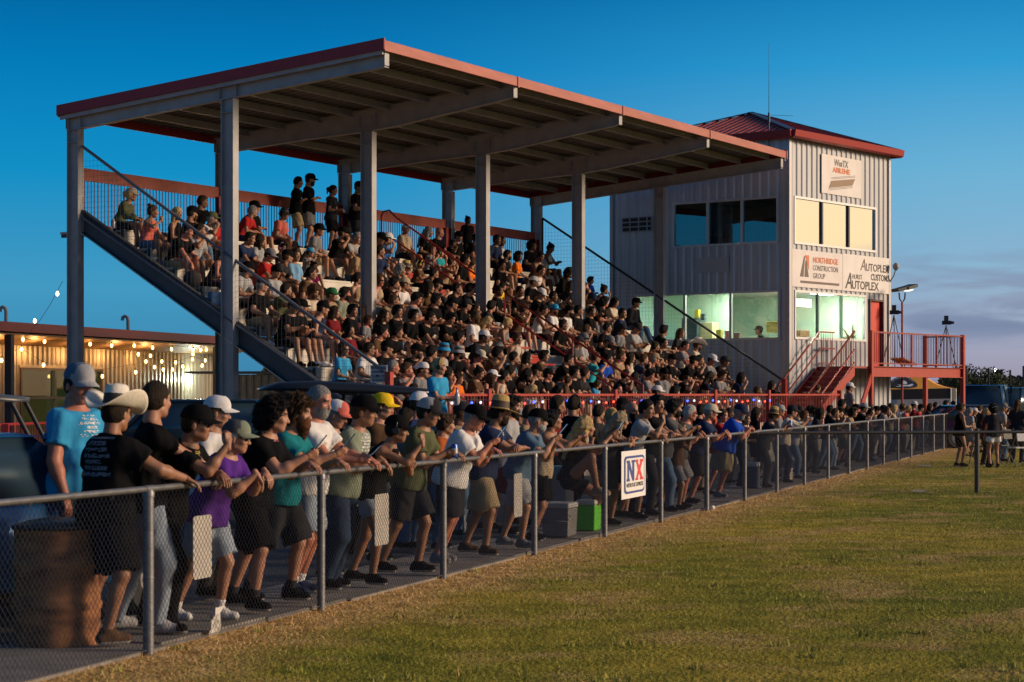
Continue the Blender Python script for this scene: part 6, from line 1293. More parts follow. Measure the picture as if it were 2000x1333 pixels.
NEAR = [
 (155, 712, 1.30, 'sides', 'heavy man in bright blue t-shirt and grey mesh cap behind the cowboy hat', dict(lean=4, hyaw=-25, hp=14, hat='trucker', hatc='light grey', hat2='slate blue', fat=.75, topc='sky blue', bot='jeans', botc='dark denim', sk='red', hr='short', hrc='dark', hipyaw=-15)),
 (228, 757, .42, 'siderail', 'person in cream cowboy hat and black printed t-shirt seen from behind at the fence', dict(lean=8, hyaw=80, hipyaw=62, hp=6, hat='cowboy', hatc='cream_hat', fat=.45, topc='black', bot='shorts', botc='black', sk='tan', hr='short', hrc='dark', shoec='brown', short=.95, loose=.012)),
 (306, 743, .40, 'siderail', 'young man with buzz cut in black t-shirt and pale grey jeans, back turned', dict(lean=6, hyaw=75, hipyaw=35, hp=4, fat=-.1, topc='black', bot='jeans', botc='pale denim', sk='fair', hr='buzz', hrc='dark', shoec='light grey', legs=3)),
 (386, 790, .52, 'chin', 'man in black cap and black t-shirt resting his chin on his hand', dict(lean=27, hyaw=18, hat='cap', hatc='black', topc='black', bot='pants', botc='black', sk='tan', hr='short', hrc='dark', extra=('glasses',), fat=.1)),
 (425, 774, 1.15, 'stand', 'young man in white mesh cap and white patterned shirt behind the grey capped man', dict(lean=8, hyaw=25, hat='trucker', hatc='white', hat2='white', topc='white', bot='pants', botc='charcoal', sk='fair', hr='thick', hrc='brown')),
 (463, 820, .50, 'fore', 'older man in purple t-shirt, grey-green cap and pale denim shorts leaning on the fence', dict(lean=30, hyaw=15, hat='trucker', hatc='sage', hat2='dark grey', fat=.5, topc='purple', bot='denim', botc='pale denim', sk='fair', hr='short', hrc='white', sock='white', shoec='white', extra=('glasses',), legs=1)),
 (538, 780, .58, 'phone', 'man with big curly black hair in black t-shirt looking over his phone', dict(lean=22, hyaw=22, topc='black', fat=.45, bot='shorts', botc='black', sk='fair', hr='curly', hrc='black', hold='phone', short=1.0, sock='charcoal', legs=0)),
 (583, 775, .62, 'phone', 'man with bushy brown hair and long auburn beard in teal t-shirt', dict(lean=18, hyaw=10, topc='teal', fat=.3, bot='shorts', botc='charcoal', sk='fair', hr='bushy', hrc='brown', beard='long:auburn', hold='phone', short=1.0, sock='charcoal', legs=1)),
 (624, 752, .60, 'hold', 'tall grey haired man in white t-shirt and pale jeans standing upright at the fence', dict(lean=8, hyaw=-8, hp=16, topc='white', bot='denim', botc='pale denim', sk='red', hr='buzz', hrc='grey', beard='grey', sock='white', shoec='navy', hold='phone', legs=2)),
 (657, 782, .95, 'stand', 'man in white and red cap and white shirt holding a white box behind the fence', dict(lean=10, hyaw=10, hp=20, hat='trucker', hatc='coral', hat2='white', topc='light grey', bot='jeans', botc='dark denim', sk='fair', hr='short', hrc='grey', fat=.2)),
 (712, 772, .50, 'onehand', 'man in black cap and sage green printed t-shirt with both hands on the rail', dict(lean=22, hyaw=12, hat='cap', hatc='black', topc='sage', bot='jeans', botc='dark denim', sk='tan', hr='buzz', hrc='brown', fat=.25, legs=2)),
 (747, 769, 1.10, 'stand', 'man in bright yellow cap standing behind the sage green t-shirt', dict(lean=6, hyaw=15, hat='cap', hatc='yellow', topc='brown', bot='shorts', botc='grey', sk='fair', hr='short', hrc='brown')),
 (776, 810, .45, 'chin', 'woman in black cap, headphones, black tank top and denim shorts leaning on the rail', dict(lean=32, hyaw=20, hat='cap', hatc='black', female=True, top='tank', topc='black', bot='denim', botc='pale denim', sk='tan', hr='short', hrc='dark', extra=('phones',), short=.55, shoec='black')),
 (838, 777, .50, 'hold', 'man in white mesh cap and olive t-shirt holding a can over the rail', dict(lean=22, hyaw=8, hp=14, hat='trucker', hatc='charcoal', hat2='light grey', topc='olive', bot='shorts', botc='charcoal', sk='tan', hr='short', hrc='dark', fat=.3, hold='can', legs=1)),
 (820, 766, 1.35, 'stand', 'person in pink and white cap and lilac shirt behind the olive t-shirt', dict(lean=6, hyaw=60, hipyaw=30, hat='trucker', hatc='black', hat2='white', topc='lilac', bot='jeans', botc='denim', sk='fair', hr='short', hrc='brown')),
 (872, 808, 1.05, 'stand', 'child with brown hair and mustard jacket between the olive and white t-shirts', dict(lean=10, hyaw=30, top='long', topc='rust', bot='jeans', botc='denim', sk='fair', hr='thick', hrc='brown')),
 (928, 790, .52, 'phone', 'sunburnt man in black cap and loose white t-shirt reading a phone at the fence', dict(lean=30, hyaw=5, hp=18, hat='cap', hatc='black', topc='white', bot='shorts', botc='charcoal', sk='red', hr='short', hrc='grey', fat=.65, hold='phone', short=.95, shoec='grey', legs=2, loose=.012)),
 (977, 775, .58, 'fold', 'man in wide straw hat, navy t-shirt and khaki shorts with arms over the rail', dict(lean=22, hyaw=28, hat='straw', hatc='straw', topc='navy', bot='shorts', botc='khaki', sk='tan', hr='short', hrc='dark', beard='dark', fat=.35, short=1.0, shoec='brown', legs=0)),
 (1001, 772, 1.05, 'stand', 'bearded man in light grey t-shirt standing just behind the straw hat', dict(lean=8, hyaw=5, hp=14, topc='light grey', bot='shorts', botc='dark red', sk='fair', hr='thick', hrc='dark', beard='dark', fat=.2)),
 (1052, 798, .50, 'phone', 'grey bearded man in black cap and blue t-shirt with white shorts', dict(lean=28, hyaw=25, hat='cap', hatc='black', topc='slate blue', bot='shorts', botc='light grey', sk='fair', hr='buzz', hrc='grey', beard='white', fat=.5, hold='phone', shoec='grey', short=.95, legs=0)),
 (1081, 800, .54, 'elbows', 'young man with black hair in beige tank top and black shorts', dict(lean=16, hyaw=30, hp=-4, top='tank', topc='beige', bot='shorts', botc='black', sk='tan', hr='thick', hrc='black', legs=2)),
 (1036, 790, 1.30, 'stand', 'bald man standing behind the grey bearded man in the blue t-shirt', dict(lean=6, hyaw=40, topc='tan', bot='shorts', botc='grey', sk='red', hr='buzz', hrc='brown')),
 (1014, 797, 1.55, 'stand', 'person in a pale blue cap deep in the crowd beside the bald man', dict(lean=6, hyaw=30, hat='trucker', hatc='blue', hat2='light grey', topc='royal blue', bot='shorts', botc='grey', sk='fair', hr='short', hrc='brown')),
 (1122, 773, 1.15, 'sides', 'dark haired man in black t-shirt with back turned, behind the blonde woman', dict(lean=3, hyaw=75, hipyaw=50, topc='black', bot='pants', botc='black', sk='tan', hr='short', hrc='dark', fat=.45, extra=('phones',))),
 (1213, 803, .50, 'fold', 'woman with long ashen hair in black and white plaid dress leaning on the rail', dict(lean=26, hyaw=25, female=True, top='tank', topc='charcoal', bot='skirt', botc='charcoal', sk='tan', hr='verylong', hrc='ashen', legs=1)),
 (1235, 784, .85, 'clasp', 'bald man with glasses and full black beard in black t-shirt', dict(lean=16, hyaw=-22, topc='black', bot='shorts', botc='black', sk='fair', hr=None, hrc='dark', beard='long:black', fat=.5, extra=('glasses',))),
 (1216, 778, 1.30, 'sides', 'person in dark cap behind the bald bearded man', dict(lean=4, hyaw=60, hipyaw=40, hat='cap', hatc='black', topc='black', bot='pants', botc='black', sk='tan', hr='short', hrc='black')),
 (1264, 780, .50, 'chin', 'man in grey t-shirt rubbing his face with one hand beside the bald man', dict(lean=20, hyaw=-5, hp=12, topc='light grey', bot='shorts', botc='olive', sk='tan', hr='short', hrc='black')),
 (1284, 771, .55, 'fold', 'young man with short black hair in black shirt looking back towards the grass', dict(lean=16, hyaw=-28, hp=4, top='tee', topc='black', bot='pants', botc='charcoal', sk='tan', hr='thick', hrc='black')),
 (1318, 779, .52, 'elbows', 'black haired man in dark grey t-shirt and blue jeans at the fence', dict(lean=18, hyaw=25, topc='dark grey', bot='jeans', botc='denim', sk='tan', hr='thick', hrc='black', beard='black', legs=3)),
 (1330, 822, .42, 'chin', 'small child peering over the rail with a hand to the face', dict(lean=8, hyaw=20, topc='brown', bot='shorts', botc='grey', sk='tan', hr='short', hrc='brown')),
 (1349, 790, .50, 'onehand', 'white haired man with glasses in grey t-shirt and grey shorts', dict(lean=24, hyaw=22, topc='dark grey', bot='shorts', botc='grey', sk='red', hr='short', hrc='white', extra=('glasses',), fat=.4, short=1.0, legs=1)),
 (1389, 789, .50, 'fore', 'man in beige cap and navy t-shirt with both wrists hanging over the rail', dict(lean=24, hyaw=22, hat='cap', hatc='cream', topc='navy', bot='shorts', botc='charcoal', sk='red', hr='short', hrc='grey', extra=('glasses',), fat=.4, short=1.0, legs=2)),
 (1412, 799, .85, 'chin', 'man in red t-shirt and beige shorts holding a camera to his eye', dict(lean=10, hyaw=-10, topc='red', bot='shorts', botc='beige', sk='red', hr='short', hrc='brown', fat=.2)),
 (1446, 789, .50, 'clasp', 'large man in navy cap, royal blue t-shirt and khaki shorts', dict(lean=30, hyaw=-4, hp=18, hat='cap', hatc='navy', topc='royal blue', bot='shorts', botc='khaki', sk='red', hr='short', hrc='grey', beard='grey', fat=.8, short=1.0, shoec='grey', legs=2)),
 (1457, 808, .85, 'stand', 'bald man in black shirt just behind the royal blue t-shirt', dict(lean=14, hyaw=0, topc='black', bot='pants', botc='charcoal', sk='tan', hr='buzz', hrc='dark')),
 (1512, 795, .58, 'hold', 'man in worn straw hat and charcoal t-shirt holding a drink over the rail', dict(lean=26, hyaw=18, hat='straw', hatc='straw', topc='charcoal', bot='pants', botc='charcoal', sk='tan', hr='short', hrc='brown', fat=.2, hold='can')),
 (1524, 791, 1.0, 'stand', 'man in white cap and grey t-shirt behind the worn straw hat', dict(lean=8, hyaw=20, hat='cap', hatc='light grey', topc='grey', bot='shorts', botc='khaki', sk='red', hr='short', hrc='grey')),
 (1548, 791, .55, 'elbows', 'person in charcoal cap and cream long sleeved shirt with navy trousers', dict(lean=20, hyaw=25, hat='cap', hatc='charcoal', top='long', topc='cream', bot='pants', botc='navy', sk='fair', hr='short', hrc='dark')),
 (1497, 880, .75, 'hold', 'child in red shirt and khaki shorts reaching up at the fence', dict(lean=12, hyaw=30, topc='red', bot='shorts', botc='khaki', sk='fair', hr='short', hrc='blonde')),
 (1300, 775, 1.25, 'stand', 'person in black shirt standing behind the young man in black', dict(lean=5, hyaw=40, topc='black', bot='pants', botc='black', sk='brown', hr='thick', hrc='black')),
 (1090, 772, 1.7, 'stand', 'person in maroon shirt deep in the crowd behind the beige tank top', dict(lean=5, hyaw=40, topc='dark red', bot='pants', botc='black', sk='tan', hr='short', hrc='dark')),
 (700, 800, 1.6, 'sides', 'person in dark clothes deep in the crowd behind the sage green t-shirt', dict(lean=5, hyaw=40, topc='black', bot='pants', botc='black', sk='tan', hr='short', hrc='dark')),
 (1170, 790, 1.45, 'sides', 'person in striped dark shirt behind the two blonde women', dict(lean=5, hyaw=60, topc='charcoal', bot='pants', botc='black', sk='tan', hr='short', hrc='dark')),
]
refs = {}
for i, (px, py, q, kd, lb, kw) in enumerate(NEAR):
    lb = lb if lb.split()[0] == 'person' or True else lb
    r, M, f = fence_person(px, py, q, kd, lb, seed=i*3+1, group='spectators along the fence', **kw); refs[i] = (r, M, f)
# blonde woman sitting with one foot up on the green cooler
s = .97; P = {'hip': (0, 0, .66), 'lean': R(22), 'hyaw': R(20), 'hpitch': R(4), 'hipyaw': R(4), 'hand': {1: (-.12, .52, 1.20), -1: (-.30, .44, 1.14)}, 'hdir': {1: (-.3, .7, .4), -1: (-.2, .8, -.3)}, 'hstyle': {1: 'grip', -1: 'hang'}, 'palm': {1: (-1, 0, .2), -1: (0, 0, -1)}, 'epole': {1: (.5, -.3, -.6), -1: (-.5, -.3, -.6)}, 'foot': {1: (.02, .36, .44, -.1), -1: (-.20, .10, .02, .2)}, 'kpole': {1: (.1, .8, .7), -1: (-.2, 1, .1)}, 'hem': .05}
f = figure(P, top='tank', bottom='shorts', res=.017, s=s, female=True, hres=.010, handres=.008, shortlen=.5, shoes=True); q = .52
tq = fence_t(1142, q-.20*s); Mb = basis(fpt(tq, q, GZ)); 
rb_ = make_person(Template(f), Mb, 'blonde woman in black tank top sitting with one foot up on the green cooler', top='tank', topc='black', bot='shorts', botc='black', sk='tan', hr='verylong', hrc='blonde', shoec='tan', group='spectators along the fence', fine=True)
held.append(('phone', Mb@Vector(f['grip'][1][0]), (Mb.to_3x3()@Vector(f['grip'][1][1])).normalized(), Vector((0, 0, 1)), 'blonde woman'))
# boy in blue with ear muffs, standing on the cart bed
P = fpose('stand', .5, 1, 4, 15, -20); f = figure(P, top='tee', bottom='shorts', res=.022, s=.72, hres=.010, handres=.009); boy = Matrix.Translation(PX(853, 770, 24.2)+Vector((0, 0, -1.7+.86)))@basis(Vector((0, 0, 0))); WMb = boy
make_person(Template(f), boy, 'small boy in turquoise t-shirt and black ear muffs standing above the crowd', topc='sky blue', bot='shorts', botc='grey', sk='fair', hr='short', hrc='blonde', extra=('phones',), fine=True, group='spectators along the fence')
held.append(('bottle', boy@Vector(f['grip'][1][0]), (boy.to_3x3()@Vector(f['grip'][1][1])).normalized(), Vector((0, 0, 1)), 'small boy'))
# more distant people along the fence: shared poses
FT = []
for i, (kd, ln, hy, fem) in enumerate((('fore', 25, 25, 0), ('chin', 25, 10, 0), ('elbows', 20, 35, 0), ('fold', 30, 5, 1), ('stand', 6, 20, 0), ('hold', 18, 30, 0), ('onehand', 12, -20, 1), ('sides', 4, 30, 0))):
    row = {}
    for tp_, bt_ in (('tee', 'shorts'), ('tee', 'jeans'), ('long', 'jeans')):
        P = fpose(kd, .5, 1.0, ln, hy, 0, 8, i, random.Random(i)); row[(tp_, bt_)] = Template(figure(P, top=tp_, bottom=bt_, res=.024, hres=.014, handres=.012, female=bool(fem), seed=i))
    FT.append((row, P, ln))
FAR = [(1572, 815, .5, 3, 'light grey', 'tee', 'denim', 'jeans', 'bun', 'auburn', None, None), (1590, 806, .9, 4, 'white', 'tee', 'charcoal', 'shorts', 'short', 'dark', None, None), (1604, 797, .6, 0, 'charcoal', 'tee', 'charcoal', 'jeans', 'long', 'dark', None, None), (1598, 815, .9, 2, 'navy', 'tee', 'denim', 'jeans', 'pony', 'dark', None, None), (1622, 800, 1.2, 4, 'black', 'tee', 'black', 'jeans', 'short', 'black', None, None),
 (1640, 803, .5, 0, 'black', 'tee', 'pale denim', 'jeans', 'short', 'dark', 'capback', 'black'), (1645, 780, 1.1, 4, 'black', 'tee', 'charcoal', 'jeans', 'thick', 'black', None, None), (1667, 812, .5, 3, 'tan', 'tee', 'olive', 'shorts', 'curly', 'dark', None, None), (1672, 790, 1.1, 4, 'black', 'tee', 'black', 'jeans', 'short', 'dark', 'cap', 'black'), (1688, 787, .7, 1, 'black', 'tee', 'denim', 'jeans', 'short', 'dark', 'trucker', 'light grey'),
 (1700, 800, 1.2, 7, 'charcoal', 'tee', 'black', 'jeans', 'short', 'dark', None, None), (1712, 803, .5, 0, 'dark grey', 'long', 'charcoal', 'jeans', 'short', 'dark', 'cap', 'black'), (1726, 802, .9, 1, 'black', 'tee', 'charcoal', 'jeans', 'thick', 'dark', 'cap', 'charcoal'), (1733, 797, .6, 3, 'grey', 'long', 'cream', 'jeans', 'pony', 'brown', None, None), (1748, 796, .7, 2, 'beige', 'tee', 'denim', 'jeans', 'long', 'blonde', None, None),
 (1763, 788, .7, 5, 'white', 'tee', 'dark denim', 'jeans', 'short', 'brown', None, None), (1775, 800, .6, 3, 'coral', 'tee', 'dark denim', 'jeans', 'short', 'blonde', None, None), (1786, 784, 1.0, 4, 'dark red', 'tee', 'charcoal', 'jeans', 'short', 'dark', 'cap', 'white'), (1799, 792, .5, 0, 'red', 'tee', 'dark denim', 'jeans', 'short', 'dark', 'cap', 'black'), (1808, 786, 1.3, 4, 'light grey', 'tee', 'black', 'jeans', 'short', 'black', None, None),
 (1828, 785, .8, 5, 'black', 'tee', 'charcoal', 'shorts', 'buzz', 'dark', None, None), (1848, 782, 1.0, 5, 'black', 'tee', 'denim', 'jeans', 'thick', 'black', None, None), (1862, 794, 1.3, 7, 'grey', 'tee', 'denim', 'jeans', 'short', 'brown', None, None), (1583, 812, 1.2, 7, 'black', 'tee', 'black', 'jeans', 'long', 'black', None, None), (1657, 800, .9, 2, 'khaki', 'tee', 'grey', 'shorts', 'short', 'brown', None, None), (1740, 806, 1.2, 7, 'navy', 'tee', 'denim', 'jeans', 'short', 'dark', None, None), (1817, 796, .6, 2, 'charcoal', 'tee', 'denim', 'jeans', 'long', 'dark', None, None), (1562, 800, .95, 4, 'beige', 'tee', 'khaki', 'shorts', 'short', 'brown', 'cap', 'charcoal'), (1632, 812, .55, 1, 'black', 'tee', 'denim', 'jeans', 'short', 'brown', None, None), (1702, 806, .6, 3, 'brown', 'tee', 'olive', 'jeans', 'pony', 'black', None, None)]
FAR.sort()
ORD = ['first', 'second', 'third', 'fourth', 'fifth', 'sixth', 'seventh', 'eighth', 'ninth', 'tenth', 'eleventh', 'twelfth', 'thirteenth', 'fourteenth', 'fifteenth', 'sixteenth', 'seventeenth', 'eighteenth', 'nineteenth', 'twentieth', 'twenty-first', 'twenty-second', 'twenty-third', 'twenty-fourth', 'twenty-fifth', 'twenty-sixth', 'twenty-seventh', 'twenty-eighth', 'twenty-ninth', 'thirtieth', 'thirty-first', 'thirty-second']
rp_ = random.Random(77)
HN = {'short': 'short', 'thick': 'thick', 'long': 'long', 'verylong': 'very long', 'pony': 'tied back', 'bun': 'bunned', 'curly': 'curly', 'bushy': 'bushy', 'buzz': 'cropped', 'bald': 'shaven', None: 'shaven'}
def look(topc, top, hat, hatc, hr, hrc):
    t = {'tee': 't-shirt', 'long': 'long sleeved shirt', 'tank': 'tank top', 'polo': 'polo shirt', 'jacket': 'jacket'}[top]
    h = {'cap': '%s cap', 'trucker': '%s mesh cap', 'capback': 'backward %s cap', 'cowboy': '%s cowboy hat', 'straw': '%s straw hat', 'bucket': '%s bucket hat', 'visor': '%s visor'}.get(hat)
    return '%s %s' % (topc, t), (h % (hatc if hatc not in ('straw', 'cream_hat') else 'pale')) if h else '%s %s hair' % (HN[hr], hrc)
for n_, (px, py, q, ti, tc_, tp_, bc, bt, hr, hrc, hat, hatc) in enumerate(FAR):
    row, P, ln = FT[ti]; T = row[(tp_, 'shorts' if bt == 'shorts' else 'jeans')] if (tp_, 'shorts' if bt == 'shorts' else 'jeans') in row else row[('tee', 'jeans')]
    hy_ = head_y(P); s = 1.0
    for it in range(3):
        t = fence_t(px, q-hy_*s); Yc = fpt(t, q).y; s = max(.8, min(1.12, (CAM_Z-(py-HOR)/F_PX*Yc-GZ-HATOFF.get(hat, .01))/top_f(P)))
    a, b = look(tc_, tp_, hat, hatc, hr, hrc); a = a.replace('long sleeved shirt', 'long sleeves')
    make_person(T, basis(fpt(t, q, GZ), s, R(rp_.uniform(-12, 12)) if q > .8 else 0), '%s in %s with %s, %s from left at far fence' % ('person', a, b, ORD[n_]), top=tp_, topc=tc_, bot=bt, botc=bc, sk=rp_.choice(['fair', 'tan', 'tan', 'red', 'fair', 'brown']), hr=hr, hrc=hrc, hat=hat, hatc=hatc or 'black', group='spectators along the far fence')
# people on the grass at the right and beyond
def free_person(px, py, feet_y, kind, label, yaw, hat=None, fat=0, female=False, top='tee', bot='shorts', Y=None, base=0.0, lean=5, hyaw=0, short=.86, group=None, **kw):
    Y = Y or F_PX*CAM_Z/(feet_y-HOR); P = fpose(kind, .5, 1, lean, hyaw); H = CAM_Z-(py-HOR)/F_PX*Y-base-HATOFF.get(hat, .01); s = max(.5, min(1.15, H/top_f(P))); f = figure(P, top=top, bottom=bot, res=.022/s, s=s, fat=fat, female=female, hres=.013, handres=.011, seed=int(px), shortlen=short)
    o = PX(px, 770, Y); o.z = base; M = Matrix.Translation(o)@Matrix.Rotation(yaw, 4, 'Z'); return make_person(Template(f), M, label, top=top, bot=bot, hat=hat, group=group, **kw)
Zr = -math.pi/2      # facing screen right
free_person(1874, 787, 912, 'stand', 'woman with bare shoulders in black sundress standing on the grass, hands near her mouth', Zr+.2, female=True, top='tank', topc='black', bot='skirt', botc='black', sk='tan', hr='pony', hrc='brown', fat=.3)
free_person(1925, 797, 910, 'stand', 'woman in dark red top with sunglasses left of the white capped person on the grass', Zr+.3, female=True, topc='dark red', bot='jeans', botc='black', sk='tan', hr='short', hrc='blonde', extra=('glasses',))
free_person(1941, 789, 914, 'sides', 'woman with curly black hair, backward white cap and dark shirt, back to view', .15, female=True, topc='charcoal', hat='capback', hatc='white', bot='shorts', botc='white', sk='tan', hr='curly', hrc='black', short=.45)
free_person(1956, 787, 902, 'stand', 'man in grey cap and light grey shirt half hidden behind the black haired woman', Zr, topc='light grey', hat='cap', hatc='grey', bot='jeans', botc='denim', sk='fair', hr='short', hrc='grey')
free_person(1986, 781, 905, 'sides', 'long haired bearded man in grey t-shirt and dark jeans at the right edge', -.6, topc='charcoal', bot='jeans', botc='charcoal', sk='fair', hr='long', hrc='brown', beard='brown', fat=.5)
free_person(1900, 797, 0, 'sides', 'small child in white cap and black shirt beyond the fence at right', Zr, Y=58, topc='black', hat='cap', hatc='white', bot='shorts', botc='grey', sk='fair', hr='short', hrc='brown')
free_person(1911, 792, 0, 'sides', 'child with light brown hair beside the small white capped child', Zr+.6, Y=60, topc='charcoal', bot='shorts', botc='grey', sk='fair', hr='thick', hrc='brown')
free_person(1892, 796, 0, 'sides', 'person in pale grey shirt behind the woman in the black sundress', Zr+.4, Y=56, topc='light grey', bot='shorts', botc='grey', sk='fair', hr='short', hrc='grey')
free_person(1966, 795, 0, 'sides', 'person in maroon shirt among the parked cars at the right', Zr+.9, Y=60, topc='dark red', bot='jeans', botc='black', sk='tan', hr='short', hrc='dark')
# on the walkway near the stairs
wk_z = .5
free_person(1505, 743, 0, 'chin', 'woman with long dark hair in black top standing at the walkway railing, hand to mouth', -1.1, Y=59.5, base=wk_z, female=True, top='long', topc='black', bot='jeans', botc='black', sk='tan', hr='long', hrc='dark', hyaw=-20)
free_person(1595, 751, 0, 'sides', 'boy with brown hair in black and red printed t-shirt on the walkway by the stairs', -.9, Y=60.5, base=wk_z, topc='black', bot='shorts', botc='red', sk='fair', hr='short', hrc='brown')
free_person(1656, 748, 0, 'stand', 'man in white cap and grey shirt standing at the foot of the red stairs', -1.3, Y=60.5, base=.3, topc='grey', hat='cap', hatc='white', bot='jeans', botc='denim', sk='tan', hr='short', hrc='dark')
# announcer in the lit room
A_ = TC+TR*1.4; la = along(1489, A_, TL); ob = A_+TL*la; ob.z = 2.55
f = figure({'hip': (0, 0, .45), 'lean': R(10), 'hyaw': 0, 'hand': {1: (.1, .4, .65), -1: (-.1, .4, .65)}, 'foot': {1: (.1, .4, 0), -1: (-.1, .4, 0)}, 'hem': 0}, res=.024, hres=.014); make_person(Template(f), Matrix.Translation(ob)@Matrix.Rotation(1.4, 4, 'Z'), 'person in black cap and black shirt sitting inside the lit tower room', topc='black', bot='jeans', botc='charcoal', sk='tan', hat='cap', hatc='black', hr='short', hrc='dark')
# a second rank behind those on the rail
BK = sorted([(1338, 795, 1.35, 'navy', 'short', 'dark', 'cap', 'black'), (1370, 790, 1.2, 'black', 'thick', 'black', None, None), (1427, 796, 1.3, 'grey', 'short', 'brown', None, None), (1478, 800, 1.25, 'black', 'long', 'dark', None, None), (962, 800, 1.5, 'charcoal', 'short', 'dark', None, None), (903, 786, 1.5, 'tan', 'short', 'brown', 'cap', 'charcoal'), (795, 795, 1.45, 'grey', 'short', 'dark', None, None), (678, 788, 1.7, 'black', 'thick', 'black', None, None), (1195, 796, 1.5, 'cream', 'pony', 'blonde', None, None), (1251, 792, 1.45, 'charcoal', 'short', 'brown', 'cap', 'navy')])
for n_, (px, py, q, tc_, hr, hrc, hat, hatc) in enumerate(BK):
    row, P, ln = FT[4 if n_ % 2 else 7]; T = row[('tee', 'jeans' if n_ % 3 else 'shorts')]; hy_ = head_y(P); s = 1.0
    for it in range(3): t = fence_t(px, q-hy_*s); Yc = fpt(t, q).y; s = max(.8, min(1.1, (CAM_Z-(py-HOR)/F_PX*Yc-GZ-HATOFF.get(hat, .01))/top_f(P)))
    a, b = look(tc_, 'tee', hat, hatc, hr, hrc)
    make_person(T, basis(fpt(t, q, GZ), s, R(rp_.uniform(-30, 40))), 'person in %s with %s, %s from left in rear fence rank' % (a, b, ORD[n_]), topc=tc_, bot='jeans' if n_ % 3 else 'shorts', botc=rp_.choice(['denim', 'charcoal', 'khaki']), sk=rp_.choice(['fair', 'tan', 'brown']), hr=hr, hrc=hrc, hat=hat, hatc=hatc or 'black', group='spectators along the fence')
# ------------------------------------------------------------------ seated crowd
STAND_ROT = Matrix(((-U.x, WF.x, 0), (-U.y, WF.y, 0), (0, 0, 1)))      # own right = -U, forward = WF
def sbasis(p, s=1.0, yaw=0): return Matrix.Translation(p)@(STAND_ROT@Matrix.Rotation(yaw, 3, 'Z')).to_4x4()@Matrix.Scale(s, 4)
FZ = -RISE/1.12+.005
def sit(lean, hyaw, hands, hp=6, feet=0, twist=0):
    P = {'hip': (0, -.22, .105), 'lean': R(lean), 'hyaw': R(hyaw), 'hpitch': R(hp), 'twist': R(twist), 'hem': -.015, 'epole': {1: (.8, -.5, -.6), -1: (-.8, -.5, -.6)}, 'hstyle': {1: 'grip', -1: 'grip'}}
    P['foot'] = [{1: (.15, .27, FZ, -.15), -1: (-.15, .29, FZ, .15)}, {1: (.10, .20, FZ, 0), -1: (-.12, .38, FZ, .1)}, {1: (.22, .25, FZ, -.4), -1: (-.22, .25, FZ, .4)}][feet]
    H = {'knees': ({1: (.10, .22, .22), -1: (-.10, .24, .22)}, {1: (-.8, .6, -.3), -1: (.8, .6, -.3)}), 'lap': ({1: (.08, .08, .20), -1: (-.08, .09, .20)}, {1: (-.8, .5, -.1), -1: (.8, .5, 0)}), 'chin': ({1: (.05, .20, .56), -1: (-.10, .18, .22)}, {1: (-.2, -.2, 1), -1: (.8, .6, -.2)}), 'cross': ({1: (-.10, .08, .34), -1: (.10, .10, .32)}, {1: (-1, .1, 0), -1: (1, .1, 0)}), 'phone': ({1: (.08, .26, .34), -1: (-.04, .26, .33)}, {1: (-.4, .7, .3), -1: (.4, .7, .3)}), 'wide': ({1: (.20, .16, .20), -1: (-.20, .18, .20)}, {1: (0, .9, -.4), -1: (0, .9, -.4)}), 'down': ({1: (.14, .34, .0), -1: (-.10, .26, .2)}, {1: (0, .4, -1), -1: (.8, .6, -.3)})}[hands]
    P['hand'], P['hdir'] = H; return P
SITS = [sit(30, 30, 'knees'), sit(22, 10, 'lap', feet=1), sit(34, 45, 'knees', feet=2), sit(12, 25, 'cross'), sit(24, 5, 'phone', hp=24), sit(28, 38, 'chin'), sit(16, 50, 'wide', feet=2), sit(20, 28, 'lap'), sit(38, 15, 'down', hp=16), sit(10, -15, 'lap', feet=1), sit(26, 60, 'knees', feet=1, twist=8), sit(18, 35, 'chin', feet=1)]
_ST = {}
def stemp(i, top, bot, fem, fat):
    key = (i, top, bot, fem, fat)
    if key not in _ST: _ST[key] = Template(figure(SITS[i], top=top, bottom=bot, res=.021, hres=.0135, handres=.011, female=fem, fat=fat, seed=i*7, shortlen=.80))
    return _ST[key]
def headloc(P, s): return V3(0, head_y(P), P['hip'][2]+.17*math.cos(P['lean']/2)+.335*math.cos(P['lean'])+.15)*s
